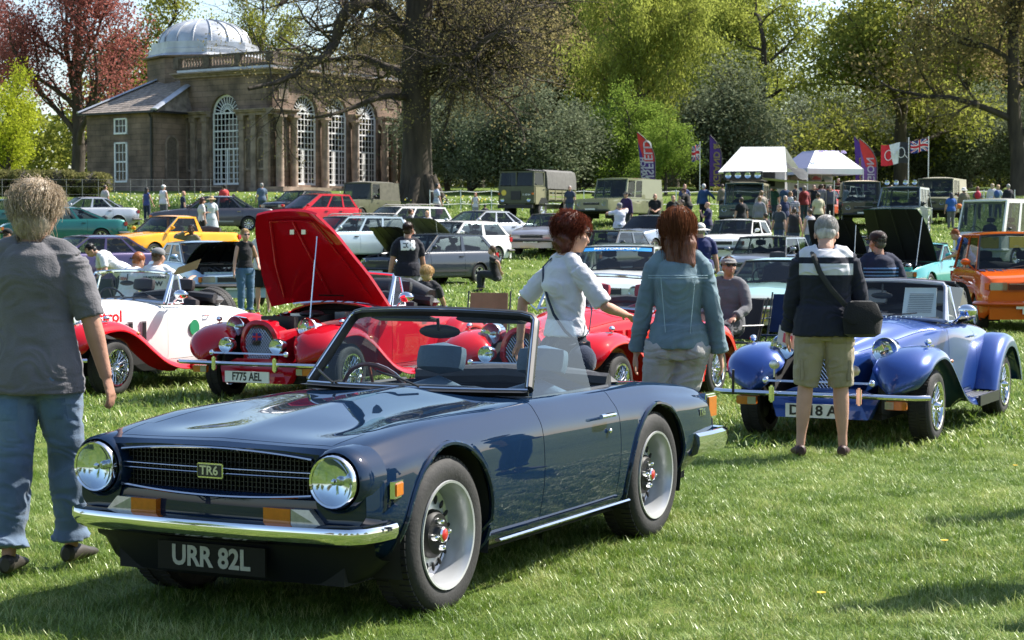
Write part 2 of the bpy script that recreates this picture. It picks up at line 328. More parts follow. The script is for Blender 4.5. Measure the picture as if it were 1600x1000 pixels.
# ---------------------------------------------------------------- trees
BARK = pm('bark', (.055, .042, .03), .95, var=.45, scale=3, bump=1., bscale=9, stretch=(1, 1, .25))
BARKG = pm('grey_bark', (.1, .085, .065), .95, var=.4, scale=3, bump=.8, bscale=9, stretch=(1, 1, .3))
class Tree:
    def __init__(s, seed): s.rg = random.Random(seed); s.V = []; s.F = []; s.L = []; s.nv = 0
    def tube(s, pts, rs, n):
        a = None; rows = []; N = len(pts)
        for i, p in enumerate(pts):
            d = (pts[min(i + 1, N - 1)] - pts[max(i - 1, 0)]); d.normalize()
            if a is None: a, _ = frame_from(d)
            else: a = (a - d * a.dot(d)).normalized()
            b = d.cross(a); r = rs[i]
            for k in range(n):
                c, q = math.cos(2 * PI * k / n) * r, math.sin(2 * PI * k / n) * r
                s.V.append((p.x + a.x * c + b.x * q, p.y + a.y * c + b.y * q, p.z + a.z * c + b.z * q))
        o = s.nv
        for i in range(N - 1):
            for k in range(n): s.F.append((o + i * n + k, o + i * n + (k + 1) % n, o + (i + 1) * n + (k + 1) % n, o + (i + 1) * n + k))
        s.nv += N * n
    def grow(s, p, d, r, L, lev, pr):
        rg = s.rg; seg = 5 if lev < 2 else 4 if lev < 3 else 3; pts = [p.copy()]; rs = [r]; dd = d.normalized(); kink = pr['kink'] * (1 if lev else .35)
        for i in range(seg):
            dd = (dd + Vector((rg.gauss(0, kink), rg.gauss(0, kink), rg.gauss(0, kink * .7) + (pr['up'] if lev else .1) - pr['droop'] * (lev >= pr.get('dl', 3))))).normalized()
            p = p + dd * (L / seg); pts.append(p.copy()); rs.append(r * (1 - (i + 1) / seg * pr['taper']))
        if lev < 4 or pr.get('twigs', True): s.tube(pts, rs, (9, 7, 5, 4, 3, 3)[lev])
        if lev >= pr['levels']:
            for q in pts[1:]: s.L.append(q)
            return
        if lev == pr['levels'] - 1:
            for q in pts[2:]: s.L.append(q)
        nch = pr['n'][lev]
        for k in range(nch):
            t = (k + rg.uniform(.2, .9)) / nch; t0 = pr['bare'] if lev == 0 else .22; t = t0 + (1 - t0) * t; t = min(.98, t)
            i = min(seg - 1, int(t * seg)); f = t * seg - i; q = pts[i].lerp(pts[i + 1], f); rr = rs[i] * (1 - f) + rs[i + 1] * f
            ax = (pts[i + 1] - pts[i]).normalized(); a, b = frame_from(ax); th = k * 2.4 + rg.uniform(-.5, .5) + (lev * 1.3)
            sp = pr['spread'][lev] + rg.uniform(-.2, .2)
            nd = ax * math.cos(sp) + (a * math.cos(th) + b * math.sin(th)) * math.sin(sp)
            s.grow(q, nd, rr * pr['rr'], L * pr['lr'][lev] * rg.uniform(.7, 1.15) * (1.15 - .5 * t if lev == 0 else 1), lev + 1, pr)
        if lev > 0 or True: s.grow(pts[-1], dd, rs[-1], L * .45, lev + 1, pr)
    def meshes(s, nl, size, spread, bark, leaf, aspect=.6, hang=0.):
        tm = np_mesh('trunk', s.V, s.F, bark, True); rs = np.random.RandomState(s.rg.randrange(9999)); P_ = np.array([tuple(p) for p in s.L])
        c = P_[rs.randint(0, len(P_), nl)] + rs.normal(0, spread, (nl, 3)); a = rs.normal(0, 1, (nl, 3)); a[:, 2] -= hang; a /= np.linalg.norm(a, axis=1)[:, None]
        b = np.cross(a, rs.normal(0, 1, (nl, 3))); b /= np.linalg.norm(b, axis=1)[:, None]; sz = size * rs.uniform(.5, 1.3, (nl, 1))
        V = np.stack([c - a * sz, c - b * sz * aspect * .8, c + a * sz, c + b * sz * aspect], 1).reshape(-1, 3)
        return tm, np_mesh('crown', V, np.arange(nl * 4).reshape(-1, 4), leaf)
BASE = dict(kink=.16, up=.06, droop=0., taper=.55, levels=4, n=(9, 6, 5, 4), bare=.22, spread=(1.05, .85, .8, .8), rr=.55, lr=(.55, .5, .48, .5))
LFK = 1.25
LF = {
 'brown': leafm('russet_olive_leaf', (.17, .14, .065), (.33, .275, .12), .5),
 'yellow': leafm('yellow_green_leaf', (.17, .195, .035), (.38, .42, .09), .55),
 'green': leafm('fresh_green_leaf', (.11, .18, .03), (.28, .38, .07), .55),
 'olive': leafm('olive_leaf', (.14, .155, .03), (.32, .34, .07), .55),
 'copper': leafm('copper_leaf', (.18, .06, .055), (.40, .15, .12), .5),
 'lime': leafm('lime_leaf', (.22, .28, .02), (.48, .52, .05), .5),
 'dark': leafm('evergreen_leaf', (.055, .075, .035), (.27, .30, .19), .3),
 'hedge': leafm('hedge_leaf', (.07, .08, .025), (.27, .25, .10), .35),
}
def proto(kind, seed, H, nl, size, lspread, leaf, bark=None, r0=None, aspect=.6, hang=0., **kw):
    pr = dict(BASE); pr.update(kw); t = Tree(seed); t.grow(Vector((0, 0, -.3)), Vector((.02, 0, 1)), r0 or H * .025, H * .62, 0, pr)
    return t.meshes(nl, size, lspread, bark or BARK, leaf, aspect, hang)
def add_tree(name, meshes, px, Y, s, rz, label, cat='tree', group='trees behind the show field', leafmat=None, zoff=0., sx=1.):
    o = empty(name, P(px, Y, zoff), rz, s, label=label, cat=cat, group=group); o.scale = (s * sx, s * sx, s)
    a = link('trunk', meshes[0], o); b = link('crown', meshes[1], o)
    if leafmat:
        b.material_slots[0].link = 'OBJECT'; b.material_slots[0].material = leafmat
    return o
def trees():
    T = {}
    T['oak1'] = proto('oak', 11, 20, 24000, .14, .5, LF['brown'], kink=.22)
    T['oak2'] = proto('oak', 12, 20, 30000, .15, .5, LF['yellow'], kink=.25, spread=(1.15, .9, .85, .8))
    T['oak3'] = proto('oak', 15, 18, 30000, .15, .5, LF['olive'], kink=.28, spread=(1.2, .95, .9, .8), bare=.15)
    T['tall'] = proto('tall', 13, 22, 34000, .15, .5, LF['green'], n=(12, 6, 5, 3), bare=.1, spread=(.9, .8, .8, .8))
    T['beech'] = proto('beech', 14, 20, 24000, .12, .5, LF['copper'], BARK, spread=(.6, .6, .7, .8), bare=.12, n=(11, 6, 5, 4), kink=.13)
    T['birch'] = proto('birch', 16, 19, 46000, .16, .42, LF['yellow'], BARKG, n=(13, 7, 5, 4), bare=.08, spread=(.85, .7, .8, .8), droop=.42, dl=3, aspect=.4, hang=1.4, r0=.3)
    T['bush'] = proto('bush', 17, 6.5, 22000, .085, .5, LF['dark'], n=(10, 6, 5, 3), levels=4, bare=0.02, spread=(1.2, .9, .8, .8), r0=.16)
    T['lime'] = proto('lime', 18, 11, 20000, .12, .4, LF['lime'], bare=.08, n=(10, 6, 5, 3), spread=(1.1, .9, .8, .8))
    G = 'trees behind the show field'
    rows = [  # proto, px, Y, scale, rot, label, material, sx
     ('beech', 120, 158, 1.12, 0, 'tall copper beech with dark red leaves behind the left wing of the domed building', None, 1.1),
     ('beech', -30, 170, .95, 1, 'smaller red-leaved beech at the extreme left edge of the tree line', None, 1.),
     ('oak3', 245, 172, 1.05, 2, 'olive-green tree just left of the lead dome', 'olive', 1.),
     ('oak1', 395, 190, 1.1, 3, 'sparse brownish tree showing right above the dome', 'olive', .9),
     ('oak1', 545, 205, .9, 4.2, 'thin brownish tree far behind the balustrade', 'brown', 1.),
     ('oak1', 748, 170, 1.2, 1, 'russet-brown oak just right of the great oak trunk', 'brown', 1.1),
     ('oak1', 850, 160, 1.2, 2.5, 'wide russet-brown oak above the army lorry', 'brown', 1.05),
     ('tall', 918, 160, 1.02, .5, 'fresh green broadleaf tree left of the weeping birch', 'green', .9),
     ('birch', 1000, 130, 1.0, 0, 'weeping yellow-green birch above the land vehicles in mid field', None, .8),
     ('tall', 800, 195, 1.1, 2, 'yellow-tinged tree far behind the russet oaks', 'yellow', 1.1),
     ('oak2', 1130, 165, 1.18, 1.4, 'tall yellow-green oak behind the purple banner', 'yellow', 1.),
     ('oak2', 1188, 150, .93, 2.2, 'airy yellow-green oak left of the gap of sky', 'yellow', .95),
     ('oak3', 1405, 128, 1.02, 1.0, 'big spreading green oak with dark limbs behind the flags', 'olive', 1.1),
     ('oak3', 1315, 185, .62, 4., 'low olive tree below the gap of sky', 'yellow', 1.),
     ('oak3', 1508, 150, 1.1, 3.2, 'olive-green oak behind the split flag', 'olive', 1.1),
     ('oak1', 1590, 118, 1.05, 5., 'brownish oak with dark bare limbs at the right edge', 'brown', 1.05),
     ('oak2', 1640, 160, 1.2, .7, 'yellow-green oak beyond the right edge', 'olive', 1.1),
     ('oak3', 1190, 190, 1.0, .2, 'dull green tree in the back row left of the sky gap', 'olive', .9),
     ('tall', 1050, 205, 1.25, 3, 'dark green tree in the far row behind the birch', 'olive', 1.2),
     ('oak1', 650, 200, 1.15, .9, 'brown tree in the far row behind the great oak', 'brown', 1.1),
     ('oak3', 1460, 205, 1.1, 2.9, 'dim olive tree filling the far row at the right', 'olive', 1.3),
    ]
    for k, px, Y, s, rz, lab, lm, sx in rows: add_tree('tree', T[k], px, Y, s, rz, lab, leafmat=LF[lm] if lm else None, sx=sx)
    add_tree('tree', T['lime'], 12, 132, .74, 0, 'bright lime-green young tree at the left edge above the hedge', group=None)
    B = [(735, 126, .95), (700, 132, 1.15), (790, 123, 1.0), (850, 121, 1.05), (905, 124, .85), (960, 128, .8), (1105, 135, .95), (1140, 131, 1.35), (1185, 136, .9), (1090, 140, .8), (1240, 140, 1.0), (1310, 142, 1.1), (1370, 138, .9), (1440, 136, 1.05), (1500, 133, .95), (1560, 138, 1.1), (1615, 132, 1.0), (660, 140, 1.2)]
    W = ['evergreen bush beside the great oak trunk', 'tall dark evergreen bush behind the great oak', 'grey-green rhododendron bush left above the army lorry', 'grey-green rhododendron bush right above the army lorry', 'rhododendron bush between lorry and pale green station wagon', 'low evergreen bush behind the pale green station wagon',
         'dark evergreen left of the purple banner', 'largest dark evergreen behind the purple banner', 'dark evergreen above the roof tent', 'shaded evergreen behind the red and purple banner', 'evergreen bush behind the white gazebo', 'evergreen bush right of the gazebo roof', 'dark bush behind the pair of banners', 'dark bush under the union flag', 'dark bush behind the beige hardtop', 'dark bush above the split-screen van', 'dark bush at the right edge', 'evergreen bush hidden mostly by the great oak']
    for (px, Y, s), w in zip(B, W): add_tree('evergreen_bush', T['bush'], px, Y, s, px * .7, w, 'bush', 'evergreen bushes along the wood edge', sx=1.25)
    add_tree('sapling', T['lime'], 1040, 118, .46, 1., 'bright fresh green bushy sapling right of the tall banner', 'tree', None, LF['green'])
    add_tree('sapling', T['lime'], 985, 124, .62, 2., 'pale green bushy sapling behind the tall banner', 'tree', None, LF['green'])
    for i, (x, y, k, lm) in enumerate(((-38, -46, 'oak1', 'brown'), (-20, -58, 'tall', 'olive'), (-4, -48, 'oak3', 'olive'), (14, -56, 'oak2', 'yellow'), (31, -45, 'oak3', 'olive'), (-55, -20, 'tall', 'green'), (52, -25, 'oak2', 'yellow'), (-62, 12, 'oak3', 'olive'))):
        o = add_tree('tree', T[k], 800, 100, 1.0, i * 1.1, ['far left russet', 'left green', 'nearest central olive', 'right yellow-green', 'far right olive', 'left side green', 'right side yellow-green', 'leftmost olive'][i] + ' tree of the park edge standing behind the photographer', group='trees behind the photographer', leafmat=LF[lm]); o.location = (x, y, 0)
    # great oak with its own limbs
    t = Tree(5); Y0 = 105.; base = P(655, Y0)
    def L(pts, r0, r1, depth=0.):
        q = []
        for i, p in enumerate(pts):
            w = PZ(p[0], p[1], Y0 + (p[2] if len(p) > 2 else 0)); q.append(w - base)
        # smooth by catmull-rom
        out = []; n = len(q)
        for i in range(n - 1):
            p0, p1, p2, p3 = q[max(i - 1, 0)], q[i], q[i + 1], q[min(i + 2, n - 1)]
            for k in range(4):
                u = k / 4; out.append(.5 * ((2 * p1) + (p2 - p0) * u + (2 * p0 - 5 * p1 + 4 * p2 - p3) * u * u + (3 * p1 - p0 - 3 * p2 + p3) * u ** 3))
        out.append(q[-1]); N = len(out); rs = [r0 + (r1 - r0) * i / (N - 1) for i in range(N)]
        t.tube(out, rs, 10); return out, rs
    pr = dict(BASE); pr.update(n=(9, 6, 7, 5), kink=.34, levels=4, spread=(1.1, .9, .85, .8), up=0.02)
    def twigs(o, f0, n, ln, sp=1.0):
        pts, rs = o; N = len(pts)
        for k in range(n):
            i = int((f0 + (1 - f0) * (k + t.rg.random()) / n) * (N - 2)); ax = (pts[i + 1] - pts[i]).normalized(); a, b = frame_from(ax); th = t.rg.uniform(0, 6.28)
            d = ax * .45 + (a * math.cos(th) + b * math.sin(th)); t.grow(pts[i], d, rs[i] * .38, ln * t.rg.uniform(.6, 1.2), 2, pr)
    trunk = [(652, 326), (651, 290), (652, 240), (652, 180), (650, 120), (652, 60), (658, 0), (655, -90)]
    q = [PZ(a, b, Y0) - base for a, b in trunk]; rr = [1.25, .92, .8, .76, .78, .74, .7, .5]; t.tube([Vector(p) for p in q], rr, 16)
    for k in range(7):   # buttress roots
        a = k * .9; t.tube([Vector((0, 0, 1.5)) + Vector((math.cos(a), math.sin(a), 0)) * .6, Vector((math.cos(a) * 1.05, math.sin(a) * 1.05, .5)), Vector((math.cos(a) * 1.7, math.sin(a) * 1.7, -.25))], [.35, .32, .15], 7)
    a1 = L([(645, 60), (618, 38), (590, 8, -1), (560, 10, -2), (535, 32, -2), (524, 70, -2), (505, 92, -3), (478, 108, -3), (440, 128, -4), (390, 140, -5)], .46, .1); twigs(a1, .25, 18, 3.8)
    a2 = L([(642, 155), (600, 152, -2), (555, 168, -3), (520, 180, -4), (480, 186, -5)], .2, .05); twigs(a2, .1, 8, 2.6)
    a3 = L([(642, 125), (600, 105, 2), (560, 90, 3), (500, 95, 3), (440, 60, 4)], .3, .06); twigs(a3, .2, 11, 3.4)
    a4 = L([(660, 145), (690, 125), (720, 115, -1), (745, 100, -1), (775, 78, -2), (815, 62, -3)], .5, .1); twigs(a4, .2, 20, 3.6)
    a5 = L([(655, 100), (690, 85), (725, 60, 1), (745, 20, 1), (790, -20, 2)], .5, .2); twigs(a5, .2, 18, 4)
    a6 = L([(655, 110), (700, 95, -2), (735, 85, -3), (770, 58, -4), (830, 50, -4)], .35, .08); twigs(a6, .3, 16, 3.6)
    a7 = L([(655, 10), (672, -20), (700, -60)], .45, .3); twigs(a7, .3, 8, 4)
    a8 = L([(650, 5), (620, -30, 1), (560, -50, 1), (490, -30, 1), (440, 10, 0)], .4, .12); twigs(a8, .2, 22, 4.5)
    a9 = L([(650, 5), (700, -40, -2), (790, -40, -2), (850, 0, -3)], .35, .1); twigs(a9, .3, 16, 4)
    a10 = L([(720, 112), (712, 100), (705, 110), (722, 122), (700, 140), (690, 150)], .3, .12); twigs(a10, .3, 10, 2)
    me = t.meshes(22000, .07, .3, BARK, LF['brown'])
    o = empty('great_oak', base, label='great old oak with arching dark limbs in front of the domed building', cat='tree'); link('trunk', me[0], o); link('crown', me[1], o)
trees()

def far_wood():
    rs = np.random.RandomState(9); n = 60000; x = rs.uniform(-75, 75, n); y = 222 + rs.uniform(-8, 8, n); z = 6 + rs.uniform(0, 1, n) ** 1.2 * (9 + 3 * np.sin(x * .35) + 2 * np.sin(x * .9 + 1))
    c = np.stack([x, y, z], 1); a = rs.normal(0, 1, (n, 3)); a /= np.linalg.norm(a, axis=1)[:, None]; b = np.cross(a, rs.normal(0, 1, (n, 3))); b /= np.linalg.norm(b, axis=1)[:, None]; sz = .42 * rs.uniform(.5, 1.3, (n, 1))
    V = np.stack([c - a * sz, c - b * sz * .6, c + a * sz, c + b * sz * .6], 1).reshape(-1, 3)
    link('distant_wood', np_mesh('distant_wood', V, np.arange(n * 4).reshape(-1, 4), LF['olive']), label='far-off dim wood closing the view behind the trees', kind='stuff')
far_wood()
# ---------------------------------------------------------------- garden building (local: x = u along the long facade, y = v along the short one)
def stonemat():
    m = bpy.data.materials.new('sandstone'); m.use_nodes = True; n = m.node_tree; b = n.nodes['Principled BSDF']
    tc = n.nodes.new('ShaderNodeTexCoord'); mp = n.nodes.new('ShaderNodeMapping')
    cx = n.nodes.new('ShaderNodeCombineXYZ'); sx = n.nodes.new('ShaderNodeSeparateXYZ'); n.links.new(tc.outputs['Object'], sx.inputs[0])
    ad = n.nodes.new('ShaderNodeMath'); ad.operation = 'SUBTRACT'; n.links.new(sx.outputs[0], ad.inputs[0]); n.links.new(sx.outputs[1], ad.inputs[1])
    n.links.new(ad.outputs[0], cx.inputs[0]); n.links.new(sx.outputs[2], cx.inputs[1])
    br = n.nodes.new('ShaderNodeTexBrick'); br.inputs['Scale'].default_value = 1; br.inputs['Brick Width'].default_value = .95; br.inputs['Row Height'].default_value = .36; br.inputs['Mortar Size'].default_value = .012
    br.inputs['Color1'].default_value = (.21, .155, .115, 1); br.inputs['Color2'].default_value = (.27, .20, .15, 1); br.inputs['Mortar'].default_value = (.10, .08, .06, 1)
    n.links.new(cx.outputs[0], br.inputs['Vector'])
    no = n.nodes.new('ShaderNodeTexNoise'); no.inputs['Scale'].default_value = .7; no.inputs['Detail'].default_value = 8; n.links.new(tc.outputs['Object'], no.inputs['Vector'])
    cr = n.nodes.new('ShaderNodeValToRGB'); cr.color_ramp.elements[0].position = .38; cr.color_ramp.elements[0].color = (.4, .38, .36, 1); cr.color_ramp.elements[1].position = .62; cr.color_ramp.elements[1].color = (1.1, 1, .95, 1)
    n.links.new(no.outputs[0], cr.inputs[0]); mx = n.nodes.new('ShaderNodeMixRGB'); mx.blend_type = 'MULTIPLY'; mx.inputs[0].default_value = .85
    n.links.new(br.outputs[0], mx.inputs[1]); n.links.new(cr.outputs[0], mx.inputs[2]); n.links.new(mx.outputs[0], b.inputs['Base Color']); b.inputs['Roughness'].default_value = .9
    bp = n.nodes.new('ShaderNodeBump'); bp.inputs['Strength'].default_value = .5; bp.inputs['Distance'].default_value = .03; n.links.new(br.outputs[1], bp.inputs['Height']); bp.invert = True; n.links.new(bp.outputs[0], b.inputs['Normal'])
    return m
def building():
    ST = stonemat(); TRIM = pm('stone_trim', (.25, .19, .145), .9, var=.4, scale=2, bump=.3, bscale=12)
    LEAD = pm('lead_sheet', (.42, .44, .47), .42, .35, var=.25, scale=1.2, bump=.15, bscale=6); SLATE = pm('roof_slate', (.23, .19, .16), .75, var=.45, scale=3, bump=.2)
    WF = pm('white_window_paint', (.8, .8, .78), .5, var=.04); WG = glassm('window_glass', (.25, .28, .28), .3)
    B = empty('garden_building', (-15.54, 125, 4.3), math.atan2(.825, .565), label='grey sandstone orangery with a ribbed lead dome and tall arched white windows', cat='building')
    z0, zb, zc = -.6, 5.5, 8.1      # base, mid entablature, cornice (local)
    # wall with arched openings: build from columns of quads
    def wall(name, org, ax, nrm, L, zt, holes, parent=B, th=.5):
        org, ax, nrm = Vector(org), Vector(ax), Vector(nrm); mb = MB()
        def q(a, b, c, d): mb.hexa([org + ax * a + Vector((0, 0, c)), org + ax * b + Vector((0, 0, c)), org + ax * b + Vector((0, 0, d)), org + ax * a + Vector((0, 0, d))], nrm * th)
        cur = 0.
        for (c, w, zlo, zs) in holes:
            q(cur, c - w / 2, z0, zt); q(c - w / 2, c + w / 2, z0, zlo)
            N = 14; r = w / 2
            for i in range(N):
                a0 = PI - PI * i / N; a1 = PI - PI * (i + 1) / N; x0, x1 = c + r * math.cos(a0), c + r * math.cos(a1); h0, h1 = zs + r * math.sin(a0), zs + r * math.sin(a1)
                pts = [org + ax * x0 + Vector((0, 0, h0)), org + ax * x1 + Vector((0, 0, h1)), org + ax * x1 + Vector((0, 0, zt)), org + ax * x0 + Vector((0, 0, zt))]; mb.hexa(pts, nrm * th)
            cur = c + w / 2
        q(cur, L, z0, zt); return mb.build(name, ST, parent, smooth=0, weld=False)
    def window(org, ax, nrm, c, w, zlo, zs, doors=True):
        org, ax, nrm = Vector(org), Vector(ax), Vector(nrm); W = org + ax * c - nrm * .3; r = w / 2 - .02; up = Vector((0, 0, 1))
        g = MB(); pts = [W - ax * r + up * zlo, W + ax * r + up * zlo] + [W + ax * r * math.cos(a) + up * (zs + r * math.sin(a)) for a in [PI * i / 16 for i in range(17)]]
        g.prism(pts, -nrm * .02); win = g.build('window', WG, B, smooth=0)
        m = MB()
        def bar(a, b, t, d=.05): 
            a, b = W + ax * a[0] + up * a[1], W + ax * b[0] + up * b[1]; dd = (b - a).normalized(); s = dd.cross(nrm) * t / 2; m.hexa([a - s + nrm * d, b - s + nrm * d, b + s + nrm * d, a + s + nrm * d], nrm * d)
        bar((-r, zlo), (-r, zs), .16, .1); bar((r, zlo), (r, zs), .16, .1); bar((-r, zlo + .06), (r, zlo + .06), .16, .08)
        A = [PI * i / 16 for i in range(17)]
        for R_, t in ((r - .04, .16), (r * .5, .045), (r * .22, .045)):
            for a, b in zip(A, A[1:]): bar((R_ * math.cos(a), zs + R_ * math.sin(a)), (R_ * math.cos(b), zs + R_ * math.sin(b)), t)
        for i in range(1, 12): a = PI * i / 12; bar((r * .22 * math.cos(a), zs + r * .22 * math.sin(a)), (r * math.cos(a), zs + r * math.sin(a)), .04)
        nz = 12; hh = zs - zlo
        for i in range(1, nz + 1): bar((-r, zlo + hh * i / nz), (r, zlo + hh * i / nz), .1 if i in (nz, 6, 9) else .04)
        for i in range(1, 7): bar((-r + 2 * r * i / 7, zlo), (-r + 2 * r * i / 7, zs), .04)
        if doors:
            for x in (-r / 2.2, 0, r / 2.2): bar((x, zlo), (x, zlo + hh / 2), .12)
        m.build('frame', WF, win, smooth=0)
    U, V = Vector((1, 0, 0)), Vector((0, 1, 0))
    # right facade: along u, outward -v.  left facade: along v, outward -u
    hr = [(3.3, 2.45, .6, 5.35), (6.5, 2.45, .6, 5.35), (9.75, 2.45, .6, 5.35)]; hl = [(4.2, 2.45, .6, 5.35)]
    wall('wall', (0, 0, 0), U, -V, 13.5, zc, hr); wall('wall', (0, 0, 0), V, -U, 8, zc, hl)
    for c, w, a, b in hr: window((0, 0, 0), U, -V, c, w, a, b)
    for c, w, a, b in hl: window((0, 0, 0), V, -U, c, w, a, b)
    mb = MB(); mb.box((13.4, 4.2, 3.7), (.5, 8.4, 8.6)); mb.box((6.7, 8.2, 3.7), (13, .4, 8.6)); mb.build('wall', ST, B, smooth=0)
    mb = MB(); mb.box((6.8, 4, .35), (12.6, 7, .1)); mb.box((6.8, 5, 4.2), (12.4, .1, 7.6)); mb.box((5, 4, 4.2), (.1, 7, 7.6)); mb.build('interior', pm('dim_interior', (.2, .19, .17), .9), B, smooth=0)
    # entablatures and cornices
    def band(zlo, zhi, out, parts):
        m = MB()
        for (a, b, side) in parts:
            if side == 'r': m.box(((a + b) / 2, -out / 2 + .0, (zlo + zhi) / 2), (b - a, out + .01, zhi - zlo))
            else: m.box((-out / 2, (a + b) / 2, (zlo + zhi) / 2), (out + .01, b - a, zhi - zlo))
        return m
    for zlo, zhi, out in ((5.1, 5.3, .32), (5.3, 5.42, .5), (5.42, 5.5, .62)):
        band(zlo, zhi, out, [(-.6, 2.05, 'r'), (4.55, 5.25, 'r'), (7.75, 8.5, 'r'), (11, 13.8, 'r'), (-.3, 2.95, 'l'), (5.45, 7.9, 'l')]).build('entablature', TRIM, B, smooth=0)
    for zlo, zhi, out in ((7.75, 7.9, .2), (7.9, 8.0, .4), (8.0, 8.1, .62)): band(zlo, zhi, out, [(-out, 14.1, 'r'), (0, 8.6, 'l')]).build('cornice', TRIM, B, smooth=0)
    m = MB(); m.box((6.75, 4.1, 8.2), (13.9, 8.4, .2)); m.build('roof', LEAD, B, smooth=0)
    m = MB(); m.box((6.7, -.75, .2), (15, 1.7, .4)); m.box((6.7, -1.3, -.1), (15.8, 2.2, .4)); m.build('steps', TRIM, B, smooth=0)
    # balustrade
    bz = 8.3; RL = MB(); PO = MB(); BA = MB()
    segs = [((0.1, 0), U, -V, 13.6), ((0, .1), V, -U, 8.3), ((0.1, 8.2), U, V, 13.6), ((13.6, .1), V, U, 8.3)]
    for (x, y), ax, nr, L in segs:
        o = Vector((x, y, bz)); c = o + ax * L / 2; ang = math.atan2(ax.y, ax.x)
        RL.box(c + Vector((0, 0, .12)), (L, .32, .16), ang); RL.box(c + Vector((0, 0, .86)), (L + .2, .36, .14), ang)
        n = int(L / 3.2) + 1
        for i in range(n + 1): PO.box(o + ax * (L * i / n) + Vector((0, 0, .48)), (.5, .42, .76), ang)
        k = int(L / .26)
        for i in range(k):
            p = o + ax * (L * (i + .5) / k); BA.lathe([(.07, .2), (.06, .26), (.1, .38), (.06, .52), (.045, .62), (.07, .72), (.07, .79)], p, n=6)
    DS = pm('dark_stone', (.11, .085, .065), .95, var=.5, scale=3); bl = RL.build('balustrade_rail', DS, B, smooth=0); PO.build('pier', DS, bl, kind='stuff', smooth=0); BA.build('baluster', TRIM, bl, kind='stuff')  # rails and piers in a darker stone colour than the balusters
    # columns and pilasters
    for x in (.35, 1.75, 4.9, 8.12, 11.35, 12.4, 13.3):
        m = MB(); m.lathe([(.36, -.1), (.36, .25), (.3, .4), (.27, .5), (.26, 2.5), (.225, 4.75), (.3, 4.85), (.33, 5.1)], (x, -.32, 0), n=16, caps=True); m.box((x, -.32, .1), (.8, .7, .5)); m.box((x, -.32, 5.02), (.7, .66, .14)); m.build('column', TRIM, B)
    for y in (.4, 1.5, 2.55, 5.85, 6.9, 7.7):
        m = MB(); m.box((-.1, y, 2.5), (.24, .42, 5.2)); m.box((-.13, y, .1), (.34, .55, .6)); m.box((-.13, y, 4.95), (.34, .52, .3)); m.build('pilaster', TRIM, B, smooth=0)
    # niches: flat framed faces, recess shade put into their darker colour
    ND = pm('recess_shade_stone', (.13, .1, .075), .95, var=.3)
    def niche(org, ax, nrm, c, w, zlo, zs):
        org, ax, nrm = Vector(org), Vector(ax), Vector(nrm); W = org + ax * c; up = Vector((0, 0, 1)); r = w / 2; m = MB(); N = 10
        path = [(-r, zlo), (-r, zs)] + [(r * math.cos(PI - PI * i / N), zs + r * math.sin(PI - PI * i / N)) for i in range(1, N)] + [(r, zs), (r, zlo), (-r, zlo)]
        for a, b in zip(path, path[1:]):
            A, Bq = W + ax * a[0] + up * a[1], W + ax * b[0] + up * b[1]; s = (Bq - A).normalized().cross(nrm) * .07; m.hexa([A - s + nrm * .08, Bq - s + nrm * .08, Bq + s + nrm * .08, A + s + nrm * .08], nrm * .09)
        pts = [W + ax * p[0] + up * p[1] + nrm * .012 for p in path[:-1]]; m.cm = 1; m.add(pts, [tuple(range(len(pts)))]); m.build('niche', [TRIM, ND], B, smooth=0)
    for c in (.98, 12.9): niche((0, 0, 0), U, -V, c, .62, 1.6, 3.4)
    for c in (.95, 2.05, 6.4, 7.3): niche((0, 0, 0), V, -U, c, .55, 1.6, 3.4)
    for c in (1.05, 12.4):
        m = MB(); m.box((c, -.02, 6.6), (.9, .1, .9)); m.cm = 1; m.box((c, -.05, 6.6), (.7, .08, .7)); m.build('panel', [TRIM, ND], B, smooth=0)  # panel is not sunk; the shade of its recess is painted dark
    # left wing
    wz = 5.4; x0, y0, y1 = -3.2, 7.5, 13.8; m = MB(); m.box(((x0 + 3) / 2 + .0, (y0 + y1) / 2, (wz + z0) / 2), (3 - x0, y1 - y0, wz - z0)); m.build('wall', ST, B, smooth=0)
    m = MB(); m.box((x0 - .04, (y0 + y1) / 2, .35), (.1, y1 - y0 + .1, 1.2)); m.box((x0 / 2, y0 - .04, .35), (-x0, .1, 1.2)); m.build('plinth', TRIM, B, smooth=0)
    e = .42; zr = 8.75; A = [Vector((x0 - e, y0 - e, wz)), Vector((x0 - e, y1 + e, wz)), Vector((3.2, y1 - 3.0, zr)), Vector((3.2, y0 + .5, zr)), Vector((0.0, y0 - e, wz)), Vector((3.2, y1 + e, wz))]
    m = MB(); N = 22     # slate courses, each a thin step proud of the next
    for i in range(N):
        a, b = i / N, (i + 1) / N; p0, p1 = A[0].lerp(A[3], a), A[1].lerp(A[2], a); p2, p3 = A[1].lerp(A[2], b), A[0].lerp(A[3], b); up = Vector((0, 0, .05))
        m.hexa([p0 + up, p1 + up, p2 + up * .4, p3 + up * .4], Vector((0, 0, .08)))
    m.prism([A[1] + Vector((0, 0, .04)), A[5] + Vector((0, 0, .04)), A[2] + Vector((0, 0, .04))], Vector((0, 0, -.08)))
    m.prism([A[0] + Vector((0, 0, .02)), A[4] + Vector((0, 0, .02)), A[3] + Vector((0, 0, .02))], Vector((0, 0, -.08))); rf = m.build('roof', SLATE, B, smooth=0, kind=None)
    m = MB()
    for a, b, w in ((A[1], A[2], .28), (A[0], A[3], .32)):
        m.tube([a + Vector((0, 0, .1)), b + Vector((0, 0, .12))], w, 6, flat=.3, up=(0, 0, 1))
    m.build('lead_hip', LEAD, rf)
